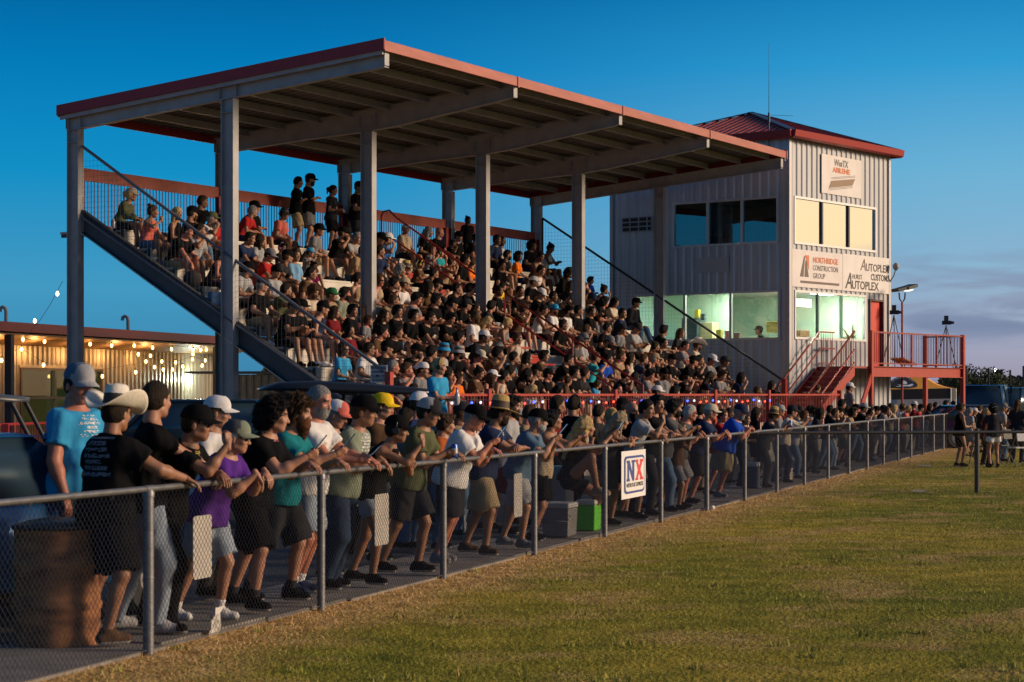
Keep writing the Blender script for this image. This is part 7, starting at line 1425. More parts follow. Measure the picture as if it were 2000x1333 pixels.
# px, py of the head, top colour, top, hat/hair, extras
# hair codes: s short t thick l long v very long p pony b bun c curly z buzz - bald ; colours k black d dark n brown a auburn y blonde g grey w white
CROWD = """231 384 olive long hat=cap:beige p y f
297 418 coral tank b n f
354 408 black tank l y f
377 418 black tee hat=cap:black s d beard:brown jeans
407 424 white tee hat=cap:olive s g beard:long:grey pants
328 462 black tee s k khaki pose8
432 503 charcoal tank p d f
430 436 red tee s d
484 412 red polo s g
504 410 black tee hat=cap:black s d pose3
556 424 coral tee hat=bucket:charcoal s d glasses fat
510 476 light_grey tee l d f fat pants:beige
524 478 red tee hat=cap:grey s d
555 490 charcoal tee t k kid phones:pink
585 498 light_blue polo t n fat grey pose9
607 497 grey tee hat=cap:sky_blue s d kid
619 507 magenta tee b k kid f
663 466 black tee hat=cap:black s n beard:brown grey
686 466 light_grey tee s g khaki
700 468 tan tee s n
709 466 white tank b y f kid
486 566 black polo hat=cap:charcoal s g fat khaki
513 566 tan tee hat=cap:brown p n f pose5
536 594 black tee hat=cap:black s d fat black pose4
553 576 olive tee s d
594 600 black tee hat=cap:black s k khaki
610 570 cream tee u n beard:auburn
632 598 navy tank hat=cap:black s d
640 582 tan tee hat=cap:green s n
656 610 dark_red tee l d f
675 577 sage tee t d beard:black
704 557 tan tank p d f
697 614 black tee t k tn
718 618 grey tee t n kid
645 724 white tee s k br
664 690 sky_blue tee c n f glasses
672 697 light_blue tee c d f glasses
722 694 white tee s d glasses fat
760 690 black polo hat=cap:black s k
731 724 grey tee t d
768 730 black tee z g red
750 630 black tee v d f
754 468 blue tee hat=cap:white s d pose5
796 452 beige tee hat=visor:white z g fat
835 462 black tee v g f
861 461 black tee - d red
880 480 black tee s k br kid
864 487 turquoise tee s n phones:green fat kid
895 459 black tee hat=cap:black s d fat
927 470 black tee hat=cap:black s d
968 474 navy tee s k br
986 477 white tank s k br
986 503 black tee s k beard:black
774 524 brown tee c g f
792 520 charcoal polo hat=straw:straw s g fat
819 512 brown tee s k phones:yellow kid pose4
844 512 grey tee s n kid
861 519 tan tank b n f
908 523 black tee t k
922 515 orange tee s n glasses
765 543 black tee t k pose5
748 562 beige tank l n f glasses
784 566 white tee hat=cap:beige s n fat
857 562 charcoal jacket hat=cap:black s n beard:brown
887 568 black tee s k tn
986 530 black tee t k
973 556 yellow tee t k kid f
857 598 black tee t k tn
878 602 black tee hat=cap:black s k tn
903 598 black tee hat=cap:charcoal s k tn
919 600 white tank l d f
934 624 white tee hat=bucket:brown s n beard:brown black pose9
950 630 cream tank v y f
985 638 grey tank b y f
784 620 black tee t k tn
806 624 black tee t k tn
830 628 black polo s k tn fat
878 629 black tee t k tn pose4
806 690 black tee hat=cap:black s n beard:brown
835 698 black tee t k
866 692 light_grey tee hat=bucket:sky_blue s d
901 694 black polo hat=bucket:light_grey s k beard:black br
932 702 tan tank hat=cap:cream p d f
966 698 brown tee t k
996 697 slate_blue tee s k tn fat
1019 492 orange tee c k br f
1039 485 black tee c k br
1072 492 white tank b k br f
1052 511 brown tank s k br
1049 532 white tank s k tn pose8
1042 552 black tee hat=cap:white s d jeans
1056 554 light_grey tee s k kid tn
1104 540 black jacket c k br
1105 584 brown tank p d f
1006 606 brown tee t n pose5
1155 554 royal_blue tee t k kid
1176 547 black tank b k f tn
1173 586 black tee c k
1059 616 white tank b k tn pose4
1090 610 white tee hat=cap:sky_blue s n beard:brown
1110 614 white tee hat=capback:black s k beard:black
1190 648 black tee s k
1187 664 black tee hat=trucker:grey s k beard:black fat
1213 648 grey tee hat=cap:charcoal s d
1241 644 light_grey tee hat=trucker:charcoal s n fat
1243 600 charcoal jacket hat=cap:black s k fat jeans
1206 672 pink tee b d f kid
1126 668 dark_grey tee hat=cap:charcoal s n
1145 671 light_grey tee hat=cap:grey s g glasses
1197 600 cream tee l k f
1160 600 black tee s k
1275 661 rust tee b d f pose5 tn
1294 654 black polo t k tn
1328 650 charcoal tee l n f
1336 661 grey tee z d red
1361 660 cream long hat=cowboy:cream_hat s n glasses beard:brown jeans
1274 702 charcoal tee hat=cap:tan s g
1319 710 black tee hat=cap:black s n
1345 704 black tee hat=cap:black s d
1361 716 black tee s k tn
1337 724 black tee hat=cap:black s n
1387 713 grey tee hat=cap:white s n pose4
1407 724 grey tee t n pose4
1442 729 navy tee l k f pose5 tn
1236 707 cream tank l d f
1077 717 black polo hat=cap:black s d f
1126 738 black tee t k
1105 750 brown tee s n kid
1182 746 sky_blue tee t n kid
1160 752 beige tee hat=cap:khaki s n kid
1180 710 royal_blue tee s k tn
1268 739 grey tee t k
1308 752 black tee t k
1222 758 black tee s k
1237 742 dark_grey tee l k f
1215 712 tan tee s n
822 722 grey tee hat=capback:white s d
850 708 black tee hat=cap:black s k phones:yellow
931 733 brown tee b k f tn
953 731 black tank hat=trucker:white l n f
978 736 cream tank b k f tn
1027 730 black tank v k f tn fat
1051 717 black tee hat=cap:black s n fat
1027 704 brown tee l k f tn
894 753 orange tee t n kid
1150 700 turquoise tee s n
1100 690 black tee s k
1010 660 cream tank s n
890 660 charcoal tee t k
770 665 black tee t k
740 660 brown tee t k
690 650 maroon tee l k f
930 560 black tee t k
955 590 charcoal tee t k
1020 575 black tee s k br
830 560 brown tee l d f
810 590 grey tee t k
760 600 tan tee s n
1130 620 black tee s k
1080 580 charcoal tee s k br
1120 700 grey tee l n f
1290 715 black tee t k
1250 690 navy tee s n
1060 690 brown tee t k
1100 655 black tee s d
980 600 black tee s k br
1210 735 black tee s k
900 720 black tee s k
870 725 navy tee l k f
1000 740 black tee t d
1085 745 black tee l k f
1140 720 charcoal tee s d
790 740 grey tee s n
810 745 black tee s d
""".strip().split('\n')
HRM = {'s': 'short', 't': 'thick', 'l': 'long', 'v': 'verylong', 'p': 'pony', 'b': 'bun', 'c': 'curly', 'z': 'buzz', '-': None, 'u': 'bushy'}
HCM = {'k': 'black', 'd': 'dark', 'n': 'brown', 'a': 'auburn', 'y': 'blonde', 'g': 'grey', 'w': 'white'}
rs_ = random.Random(21); occ = {k: [] for k in range(-1, NROW+1)}; placed = []
def solve_a(px, F):
    k = (px-1000)/F_PX; b = S(0, F); return (k*b.y-b.x)/(U.x-k*U.y)
def best_rows(px, py, hz):
    res_ = []
    for k in range(NROW):
        F = row_F(k)-.10; a = solve_a(px, F); p = S(a, F, row_z(k)+hz); res_.append((abs(pix(p)[1]-py), k, a))
    return sorted(res_)
entries = []
for ln in CROWD:
    w = ln.split(); e = dict(px=float(w[0]), py=float(w[1]), topc=w[2].replace('_', ' ').replace('maroon', 'dark red'), top=w[3], hat=None, hatc='black', hr='short', hrc='dark', fem=False, fat=0.0, kid=False, beard=None, extra=(), bot='shorts', botc=rs_.choice(['black', 'charcoal', 'black', 'grey', 'charcoal', 'denim', 'navy']), sk=rs_.choice(['fair', 'tan', 'tan', 'tan', 'red']), pose=None)
    rest = w[4:]; codes = []
    for r_ in rest:
        if r_.startswith('hat='): e['hat'], e['hatc'] = r_[4:].split(':'); e['hatc'] = e['hatc'].replace('_', ' ') if e['hatc'] != 'cream_hat' else 'cream_hat'
        elif r_.startswith('beard:'): e['beard'] = r_[6:]
        elif r_ == 'f': e['fem'] = True
        elif r_ == 'fat': e['fat'] = .5
        elif r_ == 'kid': e['kid'] = True
        elif r_.startswith('phones') or r_ == 'glasses': e['extra'] += (r_,)
        elif r_ == 'tn': e['sk'] = 'tan'
        elif r_ == 'br': e['sk'] = 'brown'
        elif r_ == 'red': e['sk'] = 'red'
        elif r_.startswith('pose'): e['pose'] = int(r_[4:])
        elif r_.startswith('pants'): e['bot'] = 'jeans'; e['botc'] = (r_.split(':')+['charcoal'])[1]
        elif r_ == 'jeans': e['bot'] = 'jeans'; e['botc'] = 'denim'
        elif r_ in CLOTH: e['botc'] = r_
        else: codes.append(r_)
    if len(codes) > 0: e['hr'] = HRM[codes[0]]
    if len(codes) > 1: e['hrc'] = HCM[codes[1]]
    entries.append(e)
for e in entries:
    hz = .66 if e['kid'] else .82
    for d, k, a in best_rows(e['px'], e['py'], hz):
        if d > 30: break
        if .0 < a <= .62: a = .64
        if not (.55 < a < AI0-.15 or AI1+.2 < a < LEN-.35): 
            if AI0-.15 <= a <= AI1+.2 and d < 30: a = AI0-.25 if a < (AI0+AI1)/2 else AI1+.3
            else: continue
        if all(abs(a-b) > (.37) for b in occ[k]): occ[k].append(a); placed.append((k, a, e)); break
# the crowd is dense: fill the remaining gaps of the lower and middle rows
def fillc(): return rs_.choice(['black', 'black', 'black', 'black', 'charcoal', 'grey', 'navy', 'dark grey', 'charcoal', 'navy', 'brown', 'light grey'])
nfill = 0
for k, a in ((1, 2.0), (1, 3.3), (2, 1.2), (2, 3.0), (2, 4.1), (3, 1.6), (3, 3.4), (4, .9), (4, 2.3), (4, 3.5), (0, 5.0), (0, 6.2), (1, 7.0), (5, 1.1), (5, 2.6), (0, 3.4), (2, 8.8), (1, 9.6)):
    if all(abs(a-b) > .5 for b in occ[k]): occ[k].append(a); placed.append((k, a, dict(topc=fillc(), top='tee', hat=rs_.choice([None, 'cap']), hatc='black', hr='short', hrc=rs_.choice(['dark', 'black', 'brown']), fem=False, fat=.5*(rs_.random() < .4), kid=False, beard=None, extra=(), bot='shorts', botc=rs_.choice(['black', 'grey', 'khaki']), sk='tan', pose=None)))
for k in range(3, NROW):
    a = 2.6 if k < 8 else 4.0
    while a < LEN-.6:
        a += rs_.uniform(.60, .82)
        if AI0-.2 < a < AI1+.2: continue
        if a > LEN-.5: break
        p = S(a, row_F(k)-.2, row_z(k)); keep = (.38 if k >= 4 else .3)*(1 if a < 17 else .8)
        if pix(p)[0] < 470+(30 if k < 6 else 0) and k < 7: continue
        if rs_.random() > keep or any(abs(a-b) < .58 for b in occ[k]): continue
        fem = rs_.random() < .35; hr = rs_.choice(['long', 'pony', 'verylong', 'bun']) if fem else rs_.choice(['short', 'thick', 'short', 'buzz'])
        hat = None if (fem or rs_.random() < .6) else 'cap'
        e = dict(topc=fillc(), top='tank' if fem and rs_.random() < .4 else 'tee', hat=hat, hatc=rs_.choice(['black', 'charcoal', 'navy', 'white', 'black']), hr=hr, hrc=rs_.choice(['black', 'black', 'dark', 'brown', 'brown']) if not fem else rs_.choice(['dark', 'black', 'brown', 'blonde']), fem=fem, fat=rs_.choice([0, 0, .5]), kid=rs_.random() < .12, beard='brown' if (not fem and rs_.random() < .2) else None, extra=(), bot=rs_.choice(['shorts', 'shorts', 'jeans']), botc=rs_.choice(['black', 'charcoal', 'khaki', 'grey', 'denim', 'navy']), sk=rs_.choice(['fair', 'tan', 'tan', 'brown', 'fair']), pose=None)
        occ[k].append(a); placed.append((k, a, e)); nfill += 1
print('seated', len(placed), 'of which fill', nfill)
ROWN = ['top', 'second', 'third', 'fourth', 'fifth', 'sixth', 'seventh', 'eighth', 'ninth', 'tenth', 'lowest']
for k in range(NROW):
    row = sorted([p for p in placed if p[0] == k], key=lambda p: p[1]); 
    left = [p for p in row if p[1] < AI0]; right = [p for p in row if p[1] >= AI0]
    for side, lst in (('left', left), ('right', right)):
        for n_, (k_, a, e) in enumerate(lst):
            ti = e['pose'] if e['pose'] is not None else rs_.randrange(12)
            bt = 'jeans' if e['bot'] == 'jeans' else 'shorts'; T = stemp(ti, 'tee' if e['top'] == 'polo' else e['top'], bt, e['fem'], .75 if e['fat'] else (.1 if e['fem'] else .28))
            s = (rs_.uniform(.80, .88) if e['kid'] else rs_.uniform(1.07, 1.17)*(.95 if e['fem'] else 1.0))
            p = S(a, row_F(k)-.06+rs_.uniform(-.04, .03), row_z(k)+.004)
            A_, B_ = look(e['topc'], e['top'], e['hat'], e['hatc'], e['hr'], e['hrc'])
            lab = '%s, %s, seated %s %s of aisle, %s row' % (A_, B_, ORD[len(lst)-1-n_] if side == 'left' else ORD[n_], side, ROWN[k])
            lab = ('child in ' if e['kid'] else 'person in ')+lab
            make_person(T, sbasis(p, s, R(rs_.uniform(-10, 18))), lab, top=e['top'], topc=e['topc'], bot=e['bot'], botc=e['botc'], sk=e['sk'], hr=e['hr'], hrc=e['hrc'], hat=e['hat'], hatc=e['hatc'], beard=e['beard'], extra=e['extra'], shoec=rs_.choice(['black', 'white', 'grey', 'charcoal', 'brown']), group='seated spectators in the grandstand')
# people standing on the rear walkway
def rear_person(px, py, kind, label, yaw=0, F=-3.75, **kw):
    a = solve_a(px, F); p = S(a, F, Z0R); hat = kw.get('hat'); P = fpose(kind, .5, 1, 6, kw.pop('hyaw', 20)); H = CAM_Z-(py-HOR)/F_PX*p.y-Z0R-HATOFF.get(hat, .01); s = max(.75, min(1.14, H/top_f(P))); fm = kw.pop('female', False); ft = kw.pop('fat', 0)
    f = figure(P, top=kw.get('top', 'tee'), bottom=kw.get('bot', 'shorts'), res=.021/s, s=s, fat=ft, female=fm, hres=.0135, handres=.011, seed=int(px)); make_person(Template(f), sbasis(p, 1, yaw), label, group='people standing at the top of the grandstand', **kw)
rear_person(577, 345, 'cross', 'man in black t-shirt and tan shorts standing at the top rail beside a bearded man', .5, topc='black', bot='shorts', botc='khaki', sk='tan', hr='short', hrc='black', fat=.3)
rear_person(600, 340, 'cross', 'bearded man in black cap and grey shorts standing with arms crossed at the top rail', .3, hat='cap', hatc='black', topc='black', bot='shorts', botc='grey', sk='fair', hr='short', hrc='dark', beard='dark', fat=.4, sock='white')
rear_person(646, 362, 'stand', 'woman with ponytail in charcoal t-shirt standing at the top rail, black shorts', .1, female=True, topc='charcoal', bot='shorts', botc='black', sk='fair', hr='pony', hrc='dark')
rear_person(696, 350, 'stand', 'big man in black t-shirt and grey shorts looking down at the top rail', .1, topc='black', bot='shorts', botc='charcoal', sk='tan', hat='cap', hatc='black', hr='short', hrc='dark', fat=.7, hyaw=0)
rear_person(711, 354, 'stand', 'person in black shirt and cap mostly hidden behind the second front column', -.4, topc='black', bot='pants', botc='black', sk='tan', hat='cap', hatc='black', hr='short', hrc='dark')
rear_person(912, 423, 'sides', 'person in all black standing at the top rail above the aisle', -.5, topc='black', bot='pants', botc='black', sk='dark', hr='bun', hrc='black')
print('people', sum(1 for o in COL.objects if o.name.startswith('person')), time.time()-T0)
# ------------------------------------------------------------------ things people hold
def held_label(l):
    w = l.replace(' standing upright at the fence', '').split(); return ' '.join(w[:8])
phm = mat('phone_black', (.015, .015, .02), .25); canb = mat('can_blue', (.03, .08, .32), .3, .4); cansil = mat('can_silver', (.5, .5, .52), .3, .6)
short_names = {'man with big curly black hair': 'the curly black haired man', 'man with bushy brown hair': 'the long bearded man in teal', 'tall grey haired man': 'the tall grey haired man', 'man in white mesh cap and olive': 'the man in olive', 'sunburnt man': 'the sunburnt man in white', 'grey bearded man': 'the grey bearded man in blue', 'man in worn straw hat': 'the man in the worn straw hat', 'blonde woman': 'the seated blonde woman', 'small boy': 'the small boy in ear muffs'}
for kind, p, d, z, lab in held:
    who = [v for k, v in short_names.items() if lab.startswith(k)]; who = who[0] if who else 'a spectator'
    side = d.cross(z).normalized()
    if kind == 'phone':
        up = (Vector((0, 0, 1))*.62+d*.8).normalized(); x = up.cross(Vector((0, 1, 0))).normalized(); x = (FD*.93-FN*.36).normalized(); x = (x-up*x.dot(up)).normalized(); n = up.cross(x)
        mb = MB(); mb.frame(p+up*.01-x*.036-n*.004, x*.072, n*.009, up*.145); o = mb.build('phone', phm, bevel=.004); tag(o, 'black phone held up by %s' % who, 'phone', 'phones held at the fence')
        W_ = WM[o]; mb = MB(); mb.frame(p+up*.018-x*.031+n*.0055, x*.062, n*.0006, up*.128); mb.build('screen', mat('phone_screen', (.02, .02, .03), .2, emit=(.25, .4, .6), estr=.5), o)
    elif kind == 'can':
        o = MB(); o.lathe(p-Vector((0, 0, .05)), [(.022, 0), (.032, .008), (.033, .02), (.033, .105), (.026, .120), (.026, .124)], 16); o.v = o.v; b = o.build('drink_can', canb); tag(b, 'blue drink can held by %s' % who, 'can', 'drinks held at the fence')
        mb = MB(); mb.lathe(p-Vector((0, 0, .05)), [(.0335, .04), (.0336, .085)], 16); mb.build('label_band', cansil, b)
    elif kind == 'bottle':
        o = MB(); o.lathe(p-Vector((0, 0, .08)), [(.022, 0), (.033, .01), (.033, .11), (.026, .14), (.012, .17), (.012, .19)], 14); b = o.build('water_bottle', mat('bottle_clear', (.45, .42, .42), .15, alpha=.5)); tag(b, 'clear water bottle held by %s' % who, 'bottle')
        MB().lathe(p+Vector((0, 0, .11)), [(.014, 0), (.014, .02)], 10).build('cap', mat('cap_blue', (.05, .2, .5), .4), b)
# prints on shirts nearest the view
def shirt_print(idx, body_local, w, h, label_name, col, rows, back=False, seed=1):
    """printed patch laid onto the cloth: found by casting onto the shirt mesh"""
    root, M, f = refs[idx]; V, Q, _ = f['top']; from mathutils.bvhtree import BVHTree
    bv = BVHTree.FromPolygons([tuple(v) for v in V], [tuple(int(i) for i in q) for q in Q]); o, d, up = [Vector(v) for v in body_local]; d.normalize(); x = d.cross(up).normalized(); u = x.cross(d).normalized(); r_ = random.Random(seed); mb = MB(); n = 44; m_ = int(n*h/w)
    grid = {}
    for i in range(n+1):
        for j in range(m_+1):
            s_ = o+x*((i/n-.5)*w)+u*((j/m_-.5)*h); hit = bv.ray_cast(s_, d, 1.5)
            if hit[0] is not None: grid[(i, j)] = hit[0]-d*.0035
    pat = {}
    for j in range(m_):
        run = 0; on = False
        for i in range(n):
            if run <= 0: run = r_.randint(1, 3); on = r_.random() < rows(i/n, j/m_) and (j % 6) < 4 and abs(i/n-.5) < .5-.12*((j//6*7) % 3)
            pat[(i, j)] = on; run -= 1
    for (i, j), on in pat.items():
        if on and all(c in grid for c in ((i, j), (i+1, j), (i+1, j+1), (i, j+1))): mb.add([grid[(i, j)], grid[(i+1, j)], grid[(i+1, j+1)], grid[(i, j+1)]], [(0, 1, 2, 3)])
    if mb.v:
        me = bpy.data.meshes.new(label_name); me.from_pydata(mb.v, [], mb.f); me.materials.append(col); me.update(); local_link(label_name, me, root)
def torso_dir(idx): 
    f = refs[idx][2]; return f
pw = mat('print_pale', (.12, .13, .16), .8); pwh = mat('print_white', (.60, .60, .60), .8); pg = mat('print_gold', (.55, .42, .05), .7); prd = mat('print_pink', (.5, .15, .2), .7)
# back print of the cowboy hat wearer: cast from behind (local coordinates, z metres)
hh = refs[1][2]['s']
ya = R(62); fwd = Vector((-math.sin(ya), math.cos(ya), 0))
shirt_print(1, (Vector((0, 0, 1.30*hh))-fwd*.6, fwd, (0, 0, 1)), .30, .26, 'shirt_print', pw, lambda u_, v_: .9 if v_ > .86 else .72, seed=4)
rt = Vector((.3, 1, 0)).normalized()
s0 = refs[0][2]['s']; ya = R(-15); fwd = Vector((-math.sin(ya), math.cos(ya), 0)); shirt_print(0, (Vector((0, 0, 1.33*s0))+fwd*.7, -fwd, (0, 0, 1)), .22, .16, 'shirt_print', pwh, lambda u_, v_: .5 if .2 < v_ < .8 else .35, seed=6)
for idx, w_, h_, m_, zc in ((3, .09, .06, pg, 1.27), (6, .07, .035, prd, 1.33), (10, .20, .22, pwh, 1.28), (17, .06, .18, pwh, 1.24), (25, .14, .05, pwh, 1.28)):
    s0 = refs[idx][2]['s']; shirt_print(idx, (Vector((.03, .9, zc*s0-.05)), (0, -1, .15), (0, 0, 1)), w_, h_, 'shirt_print', m_, lambda u_, v_: .6, seed=idx)
# ------------------------------------------------------------------ barrel, coolers
rust = mat('rusty_metal', (.36, .15, .055), .85, .1, col2=(.12, .045, .02), nscale=4, bump=.2, bscale=30, stretch=(1, 1, 2.5))
bp = PX(112, 770, 13.9); bp.z = .02
br = thing('oil_barrel', 'rusty brown oil barrel standing behind the fence at the left edge', 'barrel', bp)
pf = [(.27, 0), (.285, .008), (.285, .02)]; R0 = .285
for zc in (.27, .54): pf += [(R0, zc-.035), (R0+.012, zc-.012), (R0+.012, zc+.012), (R0, zc+.035)]
pf += [(R0, .77), (R0+.010, .78), (R0+.010, .795), (R0-.015, .795), (R0-.02, .76), (.001, .76)]
MB().lathe(bp, pf, 40).build('drum', rust, br)
mb = MB(); mb.lathe(bp, [(R0-.03, .765), (R0+.012, .802), (R0+.014, .78), (R0+.016, .80), (.20, .835), (.10, .85), (.001, .845)], 30); o = mb.build('bin_liner', mat('bin_bag', (.012, .012, .014), .35, noise=.3, bump=.9, bscale=14), br)
def cooler(px, ybase, wpx, hpx, label, bodyc, lidc, q, name='cooler', depth=.32, handle=True, group=None, base=GZ):
    t = fence_t(px, q); o = fpt(t, q, base); k = o.y/F_PX; w = wpx*k/FN.x*.80; h = hpx*k; c = thing(name, label, 'cooler', o, group); yw = math.atan2(FN.y, FN.x)
    lh = h*.17
    b = MB(); X = FN; D = FD; x0 = o-X*w/2-D*depth/2; tp_ = 1.05
    b.add([o-X*w*.46-D*depth*.46, o+X*w*.46-D*depth*.46, o+X*w*.46+D*depth*.46, o-X*w*.46+D*depth*.46, *(o+Vector((0, 0, h-lh))+X*sx*w*.5+D*sy*depth*.5 for sx, sy in ((-1, -1), (1, -1), (1, 1), (-1, 1)))], [(0, 3, 2, 1), (4, 5, 6, 7), (0, 1, 5, 4), (1, 2, 6, 5), (2, 3, 7, 6), (3, 0, 4, 7)])
    b.build('body', bodyc, c, bevel=.015)
    l = MB(); l.frame(o+Vector((0, 0, h-lh+.001))-X*w*.52-D*depth*.52, X*w*1.04, D*depth*1.04, (0, 0, lh)); l.build('lid', lidc, c, bevel=.02)
    if handle:
        hz_ = o+Vector((0, 0, h*.62)); MB().tube([hz_+X*w*.5-D*depth*.30, hz_+X*w*.5-D*depth*.58-Vector((0, 0, .06)), hz_-X*w*.5-D*depth*.58-Vector((0, 0, .06)), hz_-X*w*.5-D*depth*.30], .008, 6).build('handle', galvd, c)
    return c
whp = mat('cooler_white', (.50, .50, .50), .5, noise=.1)
cooler(1150, 1050, 46, 60, 'lime green cooler with white lid just behind the fence', mat('cooler_green', (.10, .50, .02), .45), whp, .33, handle=False)
cooler(1093, 1062, 66, 66, 'grey metal bucket cooler with wire handle beside the lime green cooler', mat('cooler_grey', (.22, .21, .21), .5, .4, noise=.2), mat('cooler_lid_grey', (.33, .32, .31), .5), .38, depth=.4)
cooler(1092, 0, 54, 115, 'tall white cooler with pale blue lid behind the grey metal cooler', mat('cooler_pale', (.30, .30, .32), .5), mat('cooler_lid_blue', (.16, .32, .42), .5), .95, depth=.4, handle=False)
cooler(1470, 0, 30, 50, 'dark blue cooler with white lid behind the fence near the khaki shorts', mat('cooler_navy', (.03, .06, .11), .5), whp, .55, handle=False)
cooler(1537, 0, 22, 26, 'small pale bucket behind the fence below the cream shirt', mat('bucket_pale', (.35, .30, .26), .5), mat('bucket_lid', (.42, .38, .34), .5), .42, name='bucket', handle=False)
# crumpled paper by the fence foot and litter
pz = fpt(fence_t(418, .03), .03, .02); mb = MB(); rr_ = random.Random(3); g_ = []
for j in range(5):
    for i in range(4): g_.append(pz+FD*(i*.045-.07)+FN*(rr_.uniform(-.02, .02)+j*.01)+Vector((0, 0, j*.048)))
mb.add(g_, [(j*4+i, j*4+i+1, j*4+i+5, j*4+i+4) for j in range(4) for i in range(3)]); o = mb.build('crumpled_paper', mat('paper_white', (.55, .52, .48), .8)); tag(o, 'crumpled white paper caught at the foot of the fence near the purple shirt', 'litter')
so_ = o.modifiers.new('t', 'SOLIDIFY'); so_.thickness = .003
p = fpt(fence_t(1382), -.05, .0); mb = MB(); mb.tube([p+Vector((0, 0, .035)), p+FD*.16+Vector((0, 0, .035))], [.032, .032], 10); mb.tube([p+FD*.16+Vector((0, 0, .035)), p+FD*.20+Vector((0, 0, .035))], .014, 8); b = mb.build('plastic_bottle', mat('bottle_litter', (.55, .50, .48), .3)); tag(b, 'empty plastic bottle lying in the dry grass at a fence post', 'bottle')
for px, py, lb, w_ in ((1791, 913, 'flat pale scrap lying on the grass near the far fence', .35), (1783, 964, 'flat pale scrap on the grass left of the black post', .22)):
    Y = F_PX*CAM_Z/(py-HOR); p = PX(px, py, Y); p.z = .03; mb = MB(); mb.frame(p, (w_, .05, .0), (.05, .25, 0), (0, 0, .012)); tag(mb.build('paper_scrap', mat('scrap_grey', (.34, .33, .34), .8)), lb, 'litter')
# ------------------------------------------------------------------ vehicles
def wheel(parent, c, r, w, ax):
    ax = Vector(ax).normalized(); o = MB().tube([c-ax*w/2, c-ax*w*.35, c+ax*w*.35, c+ax*w/2], [r*.93, r, r, r*.93], 24).build('wheel', mat('tyre', (.02, .02, .02), .8), parent); MB().tube([c-ax*(w/2+.004), c+ax*(w/2+.004)], r*.58, 16).build('rim', mat('rim_grey', (.22, .22, .23), .35, .7), o); return o
def frame_at(o, yaw):
    X = Vector((math.cos(yaw), math.sin(yaw), 0)); Yv = Vector((-X.y, X.x, 0)); return lambda x, y, z: o+X*x+Yv*y+Vector((0, 0, z)), X, Yv
def loft(mb, secs, cap=True):
    n = len(secs[0]); k = 0; vs_ = [p for s_ in secs for p in s_]; fs = [(i*n+j, i*n+(j+1) % n, (i+1)*n+(j+1) % n, (i+1)*n+j) for i in range(len(secs)-1) for j in range(n)]
    if cap: fs += [tuple(range(n))[::-1], tuple(range((len(secs)-1)*n, len(secs)*n))]
    mb.add(vs_, fs, 0, True)
def car(o, yaw, label, paint, L=4.5, W=1.8, H=1.48, pickup=False, group=None, name='parked_car', glassm=None):
    c = thing(name, label, 'pickup' if pickup else 'car', o, group); P, X, Yv = frame_at(o, yaw); h2 = L/2
    def sec(x, zb, zt, w, wt): return [P(x, -w/2, zb), P(x, -w/2-.0, zb+(zt-zb)*.55), P(x, -wt/2, zt), P(x, wt/2, zt), P(x, w/2, zb+(zt-zb)*.55), P(x, w/2, zb)]
    bz_ = .30; sh_ = .92 if not pickup else 1.05
    b = MB(); loft(b, [sec(-h2, .42, .80, W*.86, W*.80), sec(-h2+.15, bz_, sh_-.06, W*.97, W*.90), sec(-h2+.9, bz_, sh_, W, W*.93), sec(0, bz_, sh_, W, W*.93), sec(h2-1.3, bz_, sh_-.02, W, W*.93), sec(h2-.25, bz_, sh_-.16, W*.95, W*.86), sec(h2, .40, sh_-.30, W*.82, W*.72)])
    b.build('body', paint, c, bevel=.03)
    x0, x1, x2, x3 = (-h2+.25, -h2+.95, .35, 1.15) if not pickup else (-.7, -.55, .75, 1.5)
    g_ = MB(); 
    def s2(x, z0_, z1_, w0, w1): return [P(x, -w0/2, z0_), P(x, -w1/2, z1_), P(x, w1/2, z1_), P(x, w0/2, z0_)]
    loft(g_, [s2(x0, sh_-.03, sh_-.02, W*.90, W*.88), s2(x1, sh_-.03, H-.03, W*.92, W*.72), s2(x2, sh_-.03, H-.03, W*.92, W*.72), s2(x3, sh_-.03, sh_-.02, W*.90, W*.88)]); g_.build('windows', glassm or mat('car_glass', (.03, .06, .09), .22, .3), c)
    r_ = MB(); r_.add([P(x1-.05, -W*.37, H-.03), P(x2+.08, -W*.37, H-.03), P(x2+.08, W*.37, H-.03), P(x1-.05, W*.37, H-.03), P(x1+.1, -W*.33, H), P(x2-.1, -W*.33, H), P(x2-.1, W*.33, H), P(x1+.1, W*.33, H)], [(0, 3, 2, 1), (4, 5, 6, 7), (0, 1, 5, 4), (1, 2, 6, 5), (2, 3, 7, 6), (3, 0, 4, 7)])
    for sx in (-1, 1):
        for (xa, za, xb, zb_) in ((x0, sh_-.02, x1, H-.02), (x2, H-.02, x3, sh_-.02)): r_.bar(P(xa, sx*W*.445, za), P(xb, sx*W*.365, zb_), .07, .05)
        r_.bar(P((x1+x2)/2, sx*W*.462, sh_-.02), P((x1+x2)/2, sx*W*.366, H-.02), .07, .05)
    r_.build('roof', paint, c)
    if pickup: MB().frame(P(-h2+.12, -W*.42, sh_+.001), X*(h2-1.0), Yv*W*.84, (0, 0, .02)).build('bed_cover', mat('bed_dark', (.02, .02, .025), .7), c)
    for x in (-h2+.85, h2-.85):
        for y in (-W/2+.10, W/2-.10): wheel(c, P(x, y, .33), .33, .22, Yv)
    for y in (-W*.33, W*.33):
        MB().frame(P(h2-.07, y-.15, .62), X*.08, Yv*.3, (0, 0, .13)).build('headlight', mat('headlight', (.12, .13, .14), .5), c); MB().frame(P(-h2-.01, y-.14, .66), X*.05, Yv*.28, (0, 0, .14)).build('tail_light', mat('tail_light', (.25, .01, .01), .3), c)
    for y in (-W/2-.08, W/2+.08): MB().box(P(x3-.25, y, sh_+.06), (.12, .18, .12), yaw).build('wing_mirror', pbd, c)
    return c
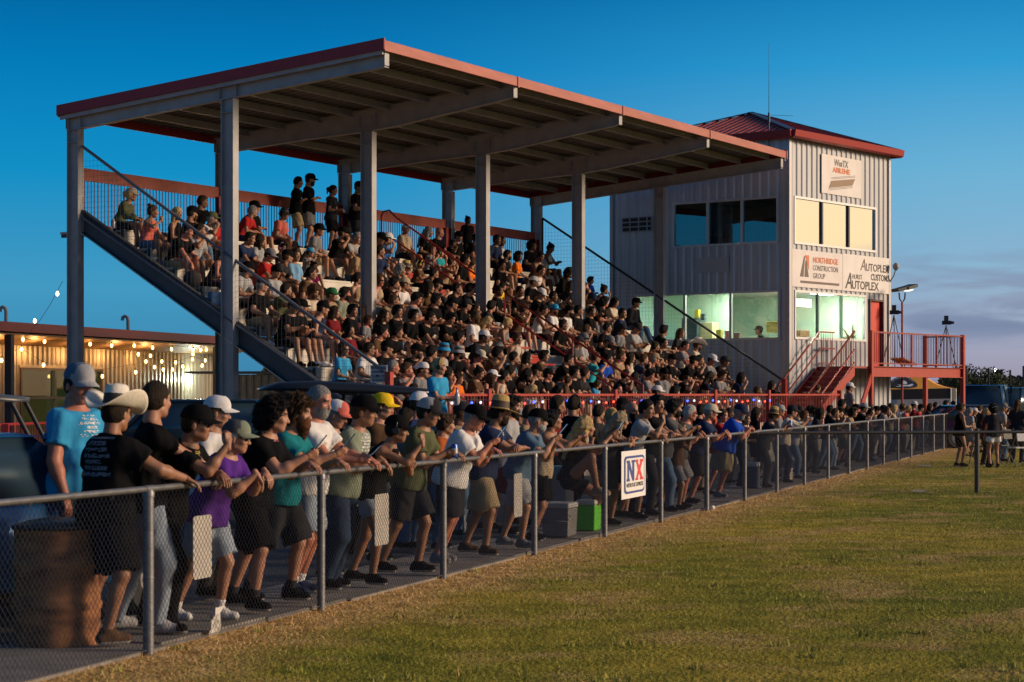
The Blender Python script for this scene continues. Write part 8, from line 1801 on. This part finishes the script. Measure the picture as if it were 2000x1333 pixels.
pb = mat('paint_blue', (.012, .09, .22), .18, .35); pbd = mat('paint_dark', (.012, .016, .024), .15, .4); pbn = mat('paint_navy_blue', (.02, .07, .13), .2, .4); psl = mat('paint_slate', (.06, .09, .12), .22, .4)
car(Vector((-4.2, 15.1, 0)), .95, 'blue car with raised windscreen behind the fence at the left edge', pb, L=4.4, H=1.42)
car(Vector((-4.2, 31.5, 0)), .10, 'dark car behind the crowd between the curly haired man and the stand column', pbd, L=4.3, H=1.62, W=1.9)
car(PX(1922, 770, 80)-Vector((0, 0, 1.7)), 1.15, 'dark blue pickup truck parked right of the deck post', pb, L=5.4, W=2.0, H=2.05, pickup=True, group='vehicles parked beyond the fence', name='parked_pickup')
car(PX(1985, 770, 82)-Vector((0, 0, 1.7)), 1.0, 'navy car parked at the right edge behind the bearded man', pbn, L=4.8, W=1.9, H=1.95, group='vehicles parked beyond the fence')
car(PX(1998, 770, 92)-Vector((0, 0, 1.7)), .3, 'pale blue car roof farthest right among the parked vehicles', mat('paint_pale_blue', (.10, .22, .30), .2, .4), L=4.6, W=1.8, H=2.0, group='vehicles parked beyond the fence')
car(PX(1930, 770, 95)-Vector((0, 0, 1.7)), 2.9, 'slate coloured car parked behind the blue pickup', psl, L=4.6, W=1.8, H=2.0, group='vehicles parked beyond the fence')
car(PX(1925, 770, 66)-Vector((0, 0, 1.7)), .2, 'dark red low car behind the people on the grass', mat('paint_maroon', (.05, .012, .018), .2, .4), L=4.4, W=1.8, H=1.35, group='vehicles parked beyond the fence')
# buggy with black roof behind the crowd
YB = 27.0
bo = PX(690, 770, YB); bo.z = 0; bg_ = thing('utility_buggy', 'blue utility buggy with long black curved roof parked behind the fence crowd', 'buggy', bo); P, X, Yv = frame_at(bo, .20)
zr0 = CAM_Z-(765-HOR)/F_PX*YB
def roofsec(x, z, th, w): return [P(x, -w/2, z-.01), P(x, -w/2+.02, z+th*.7), P(x, -w/4, z+th), P(x, w/4, z+th), P(x, w/2-.02, z+th*.7), P(x, w/2, z-.01)]
mb = MB(); loft(mb, [roofsec(-1.22, zr0+.02, .02, 1.2), roofsec(-1.0, zr0+.02, .10, 1.35), roofsec(-.5, zr0+.0, .14, 1.4), roofsec(.1, zr0-.02, .13, 1.4), roofsec(.7, zr0-.03, .09, 1.38), roofsec(1.05, zr0-.03, .05, 1.3)]); mb.build('roof', mat('buggy_black', (.022, .024, .03), .28, .3), bg_)
mb = MB()
for sy in (-.62, .62):
    mb.tube([P(-.95, sy, .9), P(-.95, sy, zr0)], .025, 8); mb.tube([P(-.1, sy, .7), P(-.05, sy, zr0)], .025, 8); mb.tube([P(1.25, sy, .95), P(.85, sy, zr0)], .025, 8)
for x, z in ((-.95, zr0-.02), (-.05, zr0-.02), (.85, zr0-.02)): mb.tube([P(x, -.62, z), P(x, .62, z)], .025, 8)
mb.build('roll_cage', MATS['lamp_black'], bg_)
def bsec(x, z0_, z1_, w): return [P(x, -w/2, z0_), P(x, -w/2, z1_-.1), P(x, -w/2+.1, z1_), P(x, w/2-.1, z1_), P(x, w/2, z1_-.1), P(x, w/2, z0_)]
mb = MB(); loft(mb, [bsec(.75, .35, .95, 1.3), bsec(1.2, .38, 1.05, 1.4), bsec(1.6, .42, .92, 1.25), bsec(1.75, .5, .75, 1.0)]); mb.build('hood', pb, bg_, bevel=.02)
mb = MB(); mb.frame(P(-1.0, -.65, .35), X*1.8, Yv*1.3, (0, 0, .16)); mb.build('floor_pan', pbd, bg_); mb = MB(); mb.frame(P(-1.75, -.68, .62), X*.8, Yv*1.36, (0, 0, .28)); mb.build('cargo_bed', pb, bg_, bevel=.02)
for x in (-.75, .05): mb = MB(); mb.frame(P(x, -.55, .55), X*.5, Yv*1.1, (0, 0, .14)); mb.frame(P(x-.02, -.55, .68), X*.12, Yv*1.1, (0, 0, .55)); mb.build('seat', MATS['lamp_black'], bg_, bevel=.03)
for x in (-1.25, 1.15):
    for y in (-.62, .62): wheel(bg_, P(x, y, .32), .32, .25, Yv)
MB().frame(P(.88, -.58, 1.0), X*.006-Vector((.0, 0, 0)), Yv*1.16, (-.02, 0, zr0-1.02)).build('windscreen', gl_clear, bg_)
# step stool for the small boy
st_ = PX(853, 770, 24.2); st_.z = 0; mb = MB(); mb.box(st_+Vector((0, 0, .83)), (.7, .55, .06))
for sx in (-.3, .3):
    for sy in (-.22, .22): mb.tube([st_+Vector((sx, sy, .80)), st_+Vector((sx*1.1, sy*1.1, 0))], .02, 6)
tag(mb.build('folding_table', mat('table_grey', (.2, .2, .2), .6)), 'low folding table the small boy stands on behind the crowd', 'table')
# golf cart roof at the far left
go = PX(-40, 770, 22); go.z = 0; gc = thing('golf_cart', 'golf cart with dark roof at the left edge behind the blue car', 'golf cart', go); P, X, Yv = frame_at(go, .1); zt = CAM_Z-(780-HOR)/F_PX*22
mb = MB(); loft(mb, [[P(-1.0, y, zt-.05+dz) for y, dz in ((-.6, 0), (-.55, .06), (.55, .06), (.6, 0))], [P(0, y, zt+dz) for y, dz in ((-.6, 0), (-.55, .07), (.55, .07), (.6, 0))], [P(.45, y, zt-.03+dz) for y, dz in ((-.6, 0), (-.55, .05), (.55, .05), (.6, 0))]]); mb.build('roof', mat('cart_roof_grey', (.05, .055, .065), .4), gc)
for sy in (-.55, .55): MB().tube([P(.40, sy, zt-.02), P(.78, sy, .88)], .026, 8).build('roof_strut', MATS['lamp_black'], gc); MB().tube([P(-.8, sy, zt-.05), P(-.8, sy, .7)], .022, 8).build('roof_strut', MATS['lamp_black'], gc)
mb = MB(); mb.frame(P(.45, -.58, .35), X*.9, Yv*1.16, (0, 0, .48)); mb.frame(P(-1.1, -.58, .35), X*1.5, Yv*1.16, (0, 0, .28)); mb.build('body', mat('cart_body', (.03, .05, .09), .35, .2), gc, bevel=.06); mb = MB(); mb.frame(P(-.7, -.5, .63), X*.5, Yv*1.0, (0, 0, .14)); mb.frame(P(-.75, -.5, .7), X*.1, Yv*1.0, (0, 0, .45)); mb.build('seat', MATS['lamp_black'], gc, bevel=.02)
MB().tube([P(.35, -.3, 1.05)+Vector((0, .16*math.cos(a_), .16*math.sin(a_))) for a_ in np.linspace(0, 6.28, 16)], .013, 6).build('steering_wheel', MATS['lamp_black'], gc)
for x in (-.75, .9):
    for y in (-.5, .5): wheel(gc, P(x, y, .23), .23, .18, Yv)
# folding chairs on the grass
def folding_chair(px, feet, label, seatc, yaw, leg=None):
    Y = F_PX*CAM_Z/(feet-HOR); o = PX(px, 770, Y); o.z = 0; c = thing('folding_chair', label, 'chair', o, 'folding chairs on the grass'); P, X, Yv = frame_at(o, yaw); m_ = mat('chair_'+seatc.replace(' ', '_'), CLOTH[seatc], .5); lg = leg or galvd
    MB().frame(P(-.20, -.21, .43), X*.40, Yv*.42, (0, 0, .03)).build('seat', m_, c, bevel=.01); mb = MB(); mb.frame(P(-.27, -.21, .60), X*.03, Yv*.42, (-.03, 0, .24)); mb.build('backrest', m_, c, bevel=.01)
    for sy in (-.22, .22): MB().tube([P(-.29, sy, .86), P(.20, sy, 0)], .012, 6).build('leg', lg, c); MB().tube([P(.18, sy, .45), P(-.24, sy, 0)], .012, 6).build('leg', lg, c)
folding_chair(1990, 912, 'white folding chair at the right edge of the grass', 'white', 1.9); folding_chair(1916, 908, 'green and black folding chair behind the women on the grass', 'green', -2.2, MATS['lamp_black'] if 'lamp_black' in MATS else None); folding_chair(1950, 906, 'black folding chair behind the white hemmed shirt', 'black', 2.4)
# bottles and bags on the tiers
for i, (px, py, k, lb) in enumerate(((222, 440, 0, 'clear water bottle standing on the top bench beside the olive shirt'), (1073, 700, 8, 'plastic bottle standing on the lower bench'))):
    F = row_F(k)-.1; a = solve_a(px, F); p = S(a, F, row_z(k)); mb = MB(); mb.lathe(p, [(.028, 0), (.035, .01), (.035, .14), (.014, .19), (.014, .215)], 12); tag(mb.build('water_bottle', mat('bottle_clear', (.45, .42, .42), .15)), lb, 'bottle')
for px, k, m_, lb in ((375, 3, mat('bag_black', (.015, .015, .018), .8), 'black backpack on the fourth bench from the top'), (424, 4, mat('bag_blue', (.02, .10, .25), .6), 'blue cooler bag on the fifth bench by the second column'), (604, 1, MATS['bag_black'], 'round black bag on the bench under the standing men')):
    F = row_F(k)-.3; a = solve_a(px, F); p = S(a, F, row_z(k)); mb = MB(); 
    if 'blue' in lb: mb.box(p+Vector((0, 0, .15)), (.34, .26, .30), .5)
    else: mb.lathe(p, [(.16, 0), (.20, .08), (.19, .22), (.12, .32), (.02, .36)], 12, sy=.7)
    o = mb.build('bag', m_, bevel=.02); tag(o, lb, 'bag')
print('done', time.time()-T0)
if __import__('os').environ.get('SCDBG'):
    for o in COL.objects:
        if o.parent is None and 'label' in o and len(o['label'].split()) > 16: print('LONG', o.name, o['label'])
    print('NP', sum(1 for o in COL.objects if o.name.split('.')[0] == 'person'))
